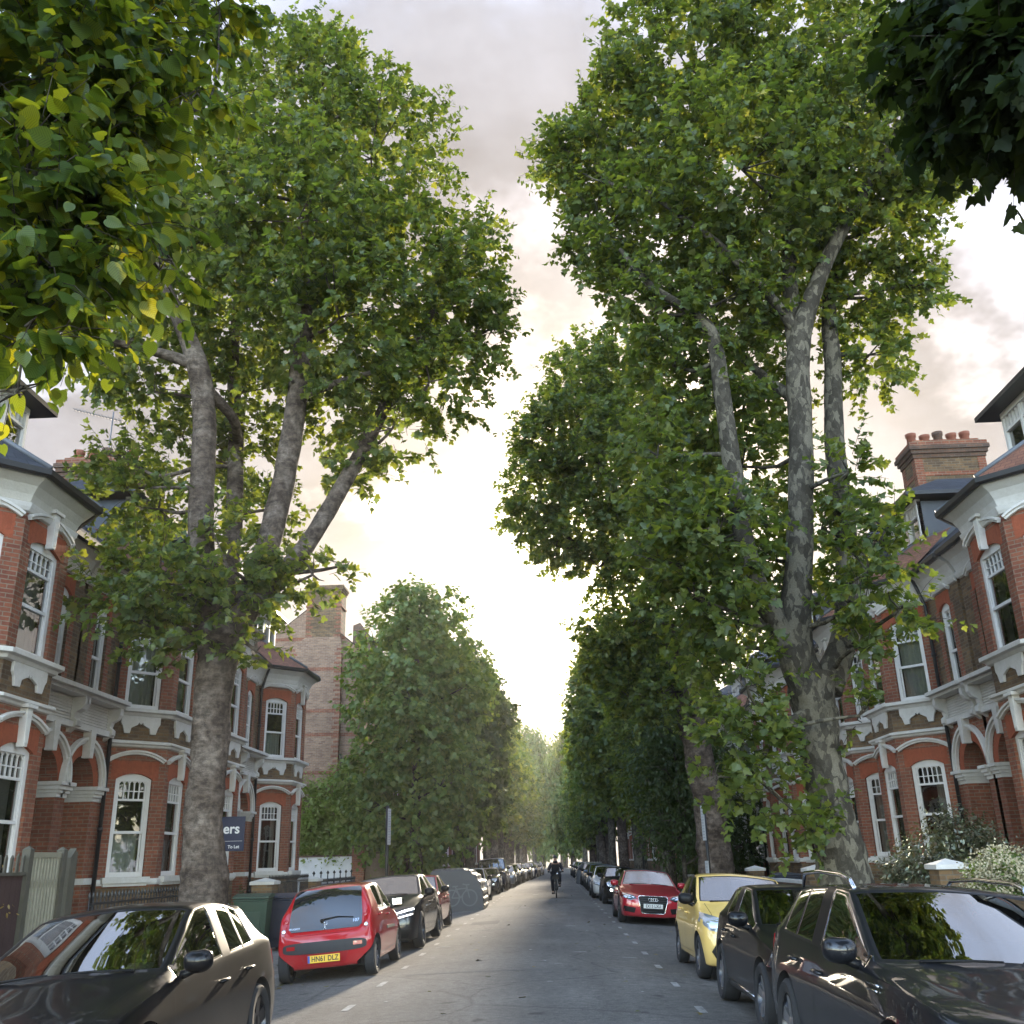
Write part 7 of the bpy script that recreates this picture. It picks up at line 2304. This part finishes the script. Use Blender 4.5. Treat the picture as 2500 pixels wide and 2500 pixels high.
# ------------------------------------------------------------------ cyclist
CY = (0.10, 46.6)
bz = road_z(CY[0])
bk = thing('bicycle', 'dark electric bicycle ridden towards the camera down the middle of the road', 'bicycle', (CY[0], CY[1], bz))
for nm, yy in (('wheel', -.02), ('wheel', 1.10)):
    wo = bpy.data.objects.new('wheel', None); link(wo, bk)
    p = MB(); p.lathe([(.325, -.026), (.345, -.020), (.352, 0), (.345, .020), (.325, .026), (.318, 0), (.325, -.026)], 36, 0, lambda a_, b_, h_, yy=yy: (h_, yy + a_, .352 + b_)); p.build('tyre', RUBBER, wo)
    p = MB(); p.lathe([(.318, -.012), (.318, .012), (.305, 0), (.318, -.012)], 30, 0, lambda a_, b_, h_, yy=yy: (h_, yy + a_, .352 + b_))
    for i in range(14):
        t = 2 * PI * i / 14
        p.tube([(.02 * (-1) ** i, yy, .352), (0, yy + .31 * math.cos(t), .352 + .31 * math.sin(t))], .003, 4)
    p.lathe([(.0, -.05), (.03, -.05), (.03, .05), (0, .05)], 10, 0, lambda a_, b_, h_, yy=yy: (h_, yy + a_, .352 + b_)); p.build('rim', ALLOYD, wo)
p = MB()
for q, r0 in (([(0, .16, .95), (0, .10, .78), (0, .06, .70)], .022), ([(.05, .06, .72), (.055, .0, .50), (.05, -.02, .352)], .014), ([(-.05, .06, .72), (-.055, .0, .50), (-.05, -.02, .352)], .014), ([(-.055, .06, .72), (.055, .06, .72)], .016),
              ([(0, .12, .80), (0, .32, .50), (0, .58, .32)], .034), ([(0, .58, .30), (0, .72, .60), (0, .78, .90)], .020), ([(0, .58, .32), (.07, .9, .33), (.07, 1.10, .352)], .012), ([(0, .58, .32), (-.07, .9, .33), (-.07, 1.10, .352)], .012), ([(0, .74, .68), (.06, 1.1, .352)], .010), ([(0, .74, .68), (-.06, 1.1, .352)], .010)):
    p.tube(q, r0, 8)
p.build('frame', mat('bike_frame', (.02, .03, .03), .4), bk)
p = MB(); p.tube([(0, .14, .93), (0, .12, 1.06), (0, .10, 1.10)], .018, 8); p.tube([(-.36, .18, 1.10), (-.22, .10, 1.12), (0, .09, 1.11), (.22, .10, 1.12), (.36, .18, 1.10)], .014, 8)
p.build('handlebar', TRIM, bk)
p = MB(); p.lathe([(0, -.03), (.045, -.03), (.05, 0), (.0, .001)], 14, 0, lambda a_, b_, h_: (.07 + a_, .02 + h_ * 1, 1.02 + b_)); p.build('front_lamp', LED, bk)
p = MB(); p.prism([(-.10, .86), (.10, .86), (.07, .94), (-.07, .94)], lambda a_, c, t: (a_, .66 + t, c + .04), 0, .26); p.build('saddle', TRIM, bk, bevel=.02)
p = MB()
for s, dz in ((-1, -.15), (1, .15)): p.tube([(s * .07, .58, .32), (s * .09, .58 - dz * .2, .32 + dz)], .014, 6); p.box(*sorted((s * .09, s * .19)), .53 - dz * .2, .63 - dz * .2, .31 + dz, .335 + dz)
p.build('pedals', TRIM, bk)
p = MB(); p.box(-.15, .15, -.13, .06, .78, .80); p.box(-.15, .15, -.14, -.12, .78, .98); p.build('front_rack', TRIM, bk)

def skin_body(name, verts, edges, rad, m, parent, sub=2, root_i=0):
    me = bpy.data.meshes.new(name)
    me.from_pydata(verts, edges, [])
    o = bpy.data.objects.new(name, me); COL.objects.link(o)
    md = o.modifiers.new('skin', 'SKIN'); md.use_smooth_shade = True
    for i, r0 in enumerate(rad):
        sv = me.skin_vertices[0].data[i]
        sv.radius = r0 if hasattr(r0, '__len__') else (r0, r0)
        sv.use_root = (i == root_i)
    sb = o.modifiers.new('sub', 'SUBSURF'); sb.levels = sub; sb.render_levels = sub
    bpy.context.view_layer.update()
    res = bpy.data.meshes.new_from_object(o.evaluated_get(bpy.context.evaluated_depsgraph_get()))
    bpy.data.objects.remove(o)
    res.name = name
    res.materials.clear()
    if m: res.materials.append(m)
    for pl in res.polygons: pl.use_smooth = True
    return link(bpy.data.objects.new(name, res), parent)
ps = thing('person', 'cyclist in black clothes and dark helmet riding towards the camera', 'person', (CY[0], CY[1], bz))
SKINM = mat('skin', (.42, .25, .18), .55)
CLOTH = weathered('black_clothes', (.012, .013, .018), .85, .4, 6, (1.8, 1.8, 1.8))
# joints: pelvis 0, spine, chest, neck, head; arms to the bar grips; legs to the pedals
V_ = [(0, .76, 1.00), (0, .66, 1.20), (0, .52, 1.42), (0, .47, 1.52), (0, .44, 1.60), (0, .42, 1.70),
      (-.19, .52, 1.43), (-.30, .38, 1.25), (-.33, .20, 1.14), (.19, .52, 1.43), (.30, .38, 1.25), (.33, .20, 1.14),
      (-.10, .74, .96), (-.16, .36, .86), (-.15, .56, .40), (-.15, .56, .22), (-.17, .42, .185),
      (.10, .74, .96), (.17, .34, .98), (.17, .50, .62), (.16, .52, .50), (.20, .38, .475)]
E_ = [(0, 1), (1, 2), (2, 3), (3, 4), (4, 5), (2, 6), (6, 7), (7, 8), (2, 9), (9, 10), (10, 11), (0, 12), (12, 13), (13, 14), (14, 15), (15, 16), (0, 17), (17, 18), (18, 19), (19, 20), (20, 21)]
Rd = [(.17, .14), (.16, .13), (.19, .13), (.065, .065), (.085, .10), (.075, .09), .075, .055, .038, .075, .055, .038, .10, .075, .05, .042, .035, .10, .075, .05, .042, .035]
bodyo = skin_body('body', V_, E_, Rd, SKINM, ps, 2)
jk = [i for i in range(22)]
Vj = [V_[i] for i in (0, 1, 2, 6, 7, 8, 9, 10, 11)]; Vj[0] = (0, .74, .96)
Vj[5] = (-.32, .225, 1.155); Vj[8] = (.32, .225, 1.155)
skin_body('jacket', Vj, [(0, 1), (1, 2), (2, 3), (3, 4), (4, 5), (2, 6), (6, 7), (7, 8)], [(.20, .17), (.20, .16), (.225, .155), .098, .076, .055, .098, .076, .055], CLOTH, ps)
Vt = [(0, .76, .98), (-.10, .74, .95), (-.16, .36, .86), (-.15, .545, .45), (-.15, .56, .27), (.10, .74, .95), (.17, .34, .98), (.17, .49, .65), (.165, .515, .55)]
skin_body('trousers', Vt, [(0, 1), (1, 2), (2, 3), (3, 4), (0, 5), (5, 6), (6, 7), (7, 8)], [(.19, .17), .125, .10, .078, .072, .125, .10, .078, .072], CLOTH, ps)
for s, (x, y, z) in ((-1, (-.16, .47, .20)), (1, (.18, .44, .49))):
    b = bmesh.new(); bmesh.ops.create_uvsphere(b, u_segments=14, v_segments=9, radius=1)
    for v in b.verts: v.co = Vector((x + v.co.x * .052, y - .03 + v.co.y * .145, z + (v.co.z * .055 if v.co.z > 0 else v.co.z * .035)))
    for fc in b.faces: fc.smooth = True
    me = bpy.data.meshes.new('shoe'); b.to_mesh(me); b.free(); me.materials.append(mat('shoe_leather', (.02, .018, .017), .6)); link(bpy.data.objects.new('shoe', me), ps)
b = bmesh.new(); bmesh.ops.create_uvsphere(b, u_segments=20, v_segments=14, radius=1)
bmesh.ops.delete(b, geom=[v for v in b.verts if v.co.z < -.12], context='VERTS')
for v in b.verts: v.co = Vector((v.co.x * .115, .44 + v.co.y * .145, 1.70 + v.co.z * .115))
for fc in b.faces: fc.smooth = True
me = bpy.data.meshes.new('helmet'); b.to_mesh(me); b.free(); me.materials.append(mat('helmet_shell', (.015, .016, .02), .4)); link(bpy.data.objects.new('helmet', me), ps)
# face: nose, eyes, mouth; a scarf over the chin
fm = MB()
fm.tube([(0, .335, 1.655), (0, .318, 1.63), (0, .335, 1.615)], [.010, .016, .012], 8, 0)
for s in (-1, 1):
    fm.lathe([(0, -.010), (.012, -.006), (.012, .0)], 8, 1, lambda a_, b_, h_, s=s: (s * .034 + a_, .342 + h_, 1.655 + b_))
fm.tube([(-.025, .345, 1.588), (0, .338, 1.586), (.025, .345, 1.588)], .006, 6, 2)
fm.build('face', [SKINM, mat('eye_dark', (.02, .015, .012), .3), mat('lips', (.30, .13, .10), .5)], ps)
sc_ = MB(); sc_.lathe([(.085, 1.47), (.105, 1.50), (.105, 1.55), (.085, 1.58)], 18, 0, lambda a_, b_, h_: (a_, .45 + b_ * 1.1, h_)); sc_.build('scarf', CLOTH, ps)
# gloved hands: five fingers closed round the grips
GLV = mat('glove', (.014, .014, .016), .8)
for s in (-1, 1):
    vs = [(s * .325, .20, 1.135), (s * .318, .155, 1.13)]; es = [(0, 1)]; rd = [.036, .034]
    for k in range(4):
        x = s * (.285 + k * .023)
        i = len(vs); L_ = (.9, 1.0, 1.02, .85)[k]
        vs += [(x, .135, 1.135), (x, .112, 1.118 - .006 * L_), (x, .122, 1.086), (x, .148, 1.084)]
        es += [(1, i), (i, i + 1), (i + 1, i + 2), (i + 2, i + 3)]; rd += [.012, .0105, .0095, .008]
    i = len(vs)
    vs += [(s * .285, .175, 1.115), (s * .268, .150, 1.085), (s * .272, .125, 1.078)]; es += [(0, i), (i, i + 1), (i + 1, i + 2)]; rd += [.015, .012, .010]
    skin_body('glove', vs, es, rd, GLV, ps, 1)

# ------------------------------------------------------------------ air: thin haze added to make a veil and glow towards the sun
hz = MB(); hz.box(-320, 320, -60, 420, -1.6, 60)
ho = hz.build('haze', [bpy.data.materials.new('haze_air')])
hm_ = ho.data.materials[0]; hm_.use_nodes = True
hn = hm_.node_tree; hn.nodes.clear()
ho_ = nd(hn, 'ShaderNodeOutputMaterial'); hv = nd(hn, 'ShaderNodeVolumePrincipled')
hv.inputs['Color'].default_value = (.96, .95, .92, 1); hv.inputs['Density'].default_value = HAZE_D; hv.inputs['Anisotropy'].default_value = .55
lk(hn, hv.outputs[0], ho_.inputs['Volume'])
tag(ho, kind='stuff')
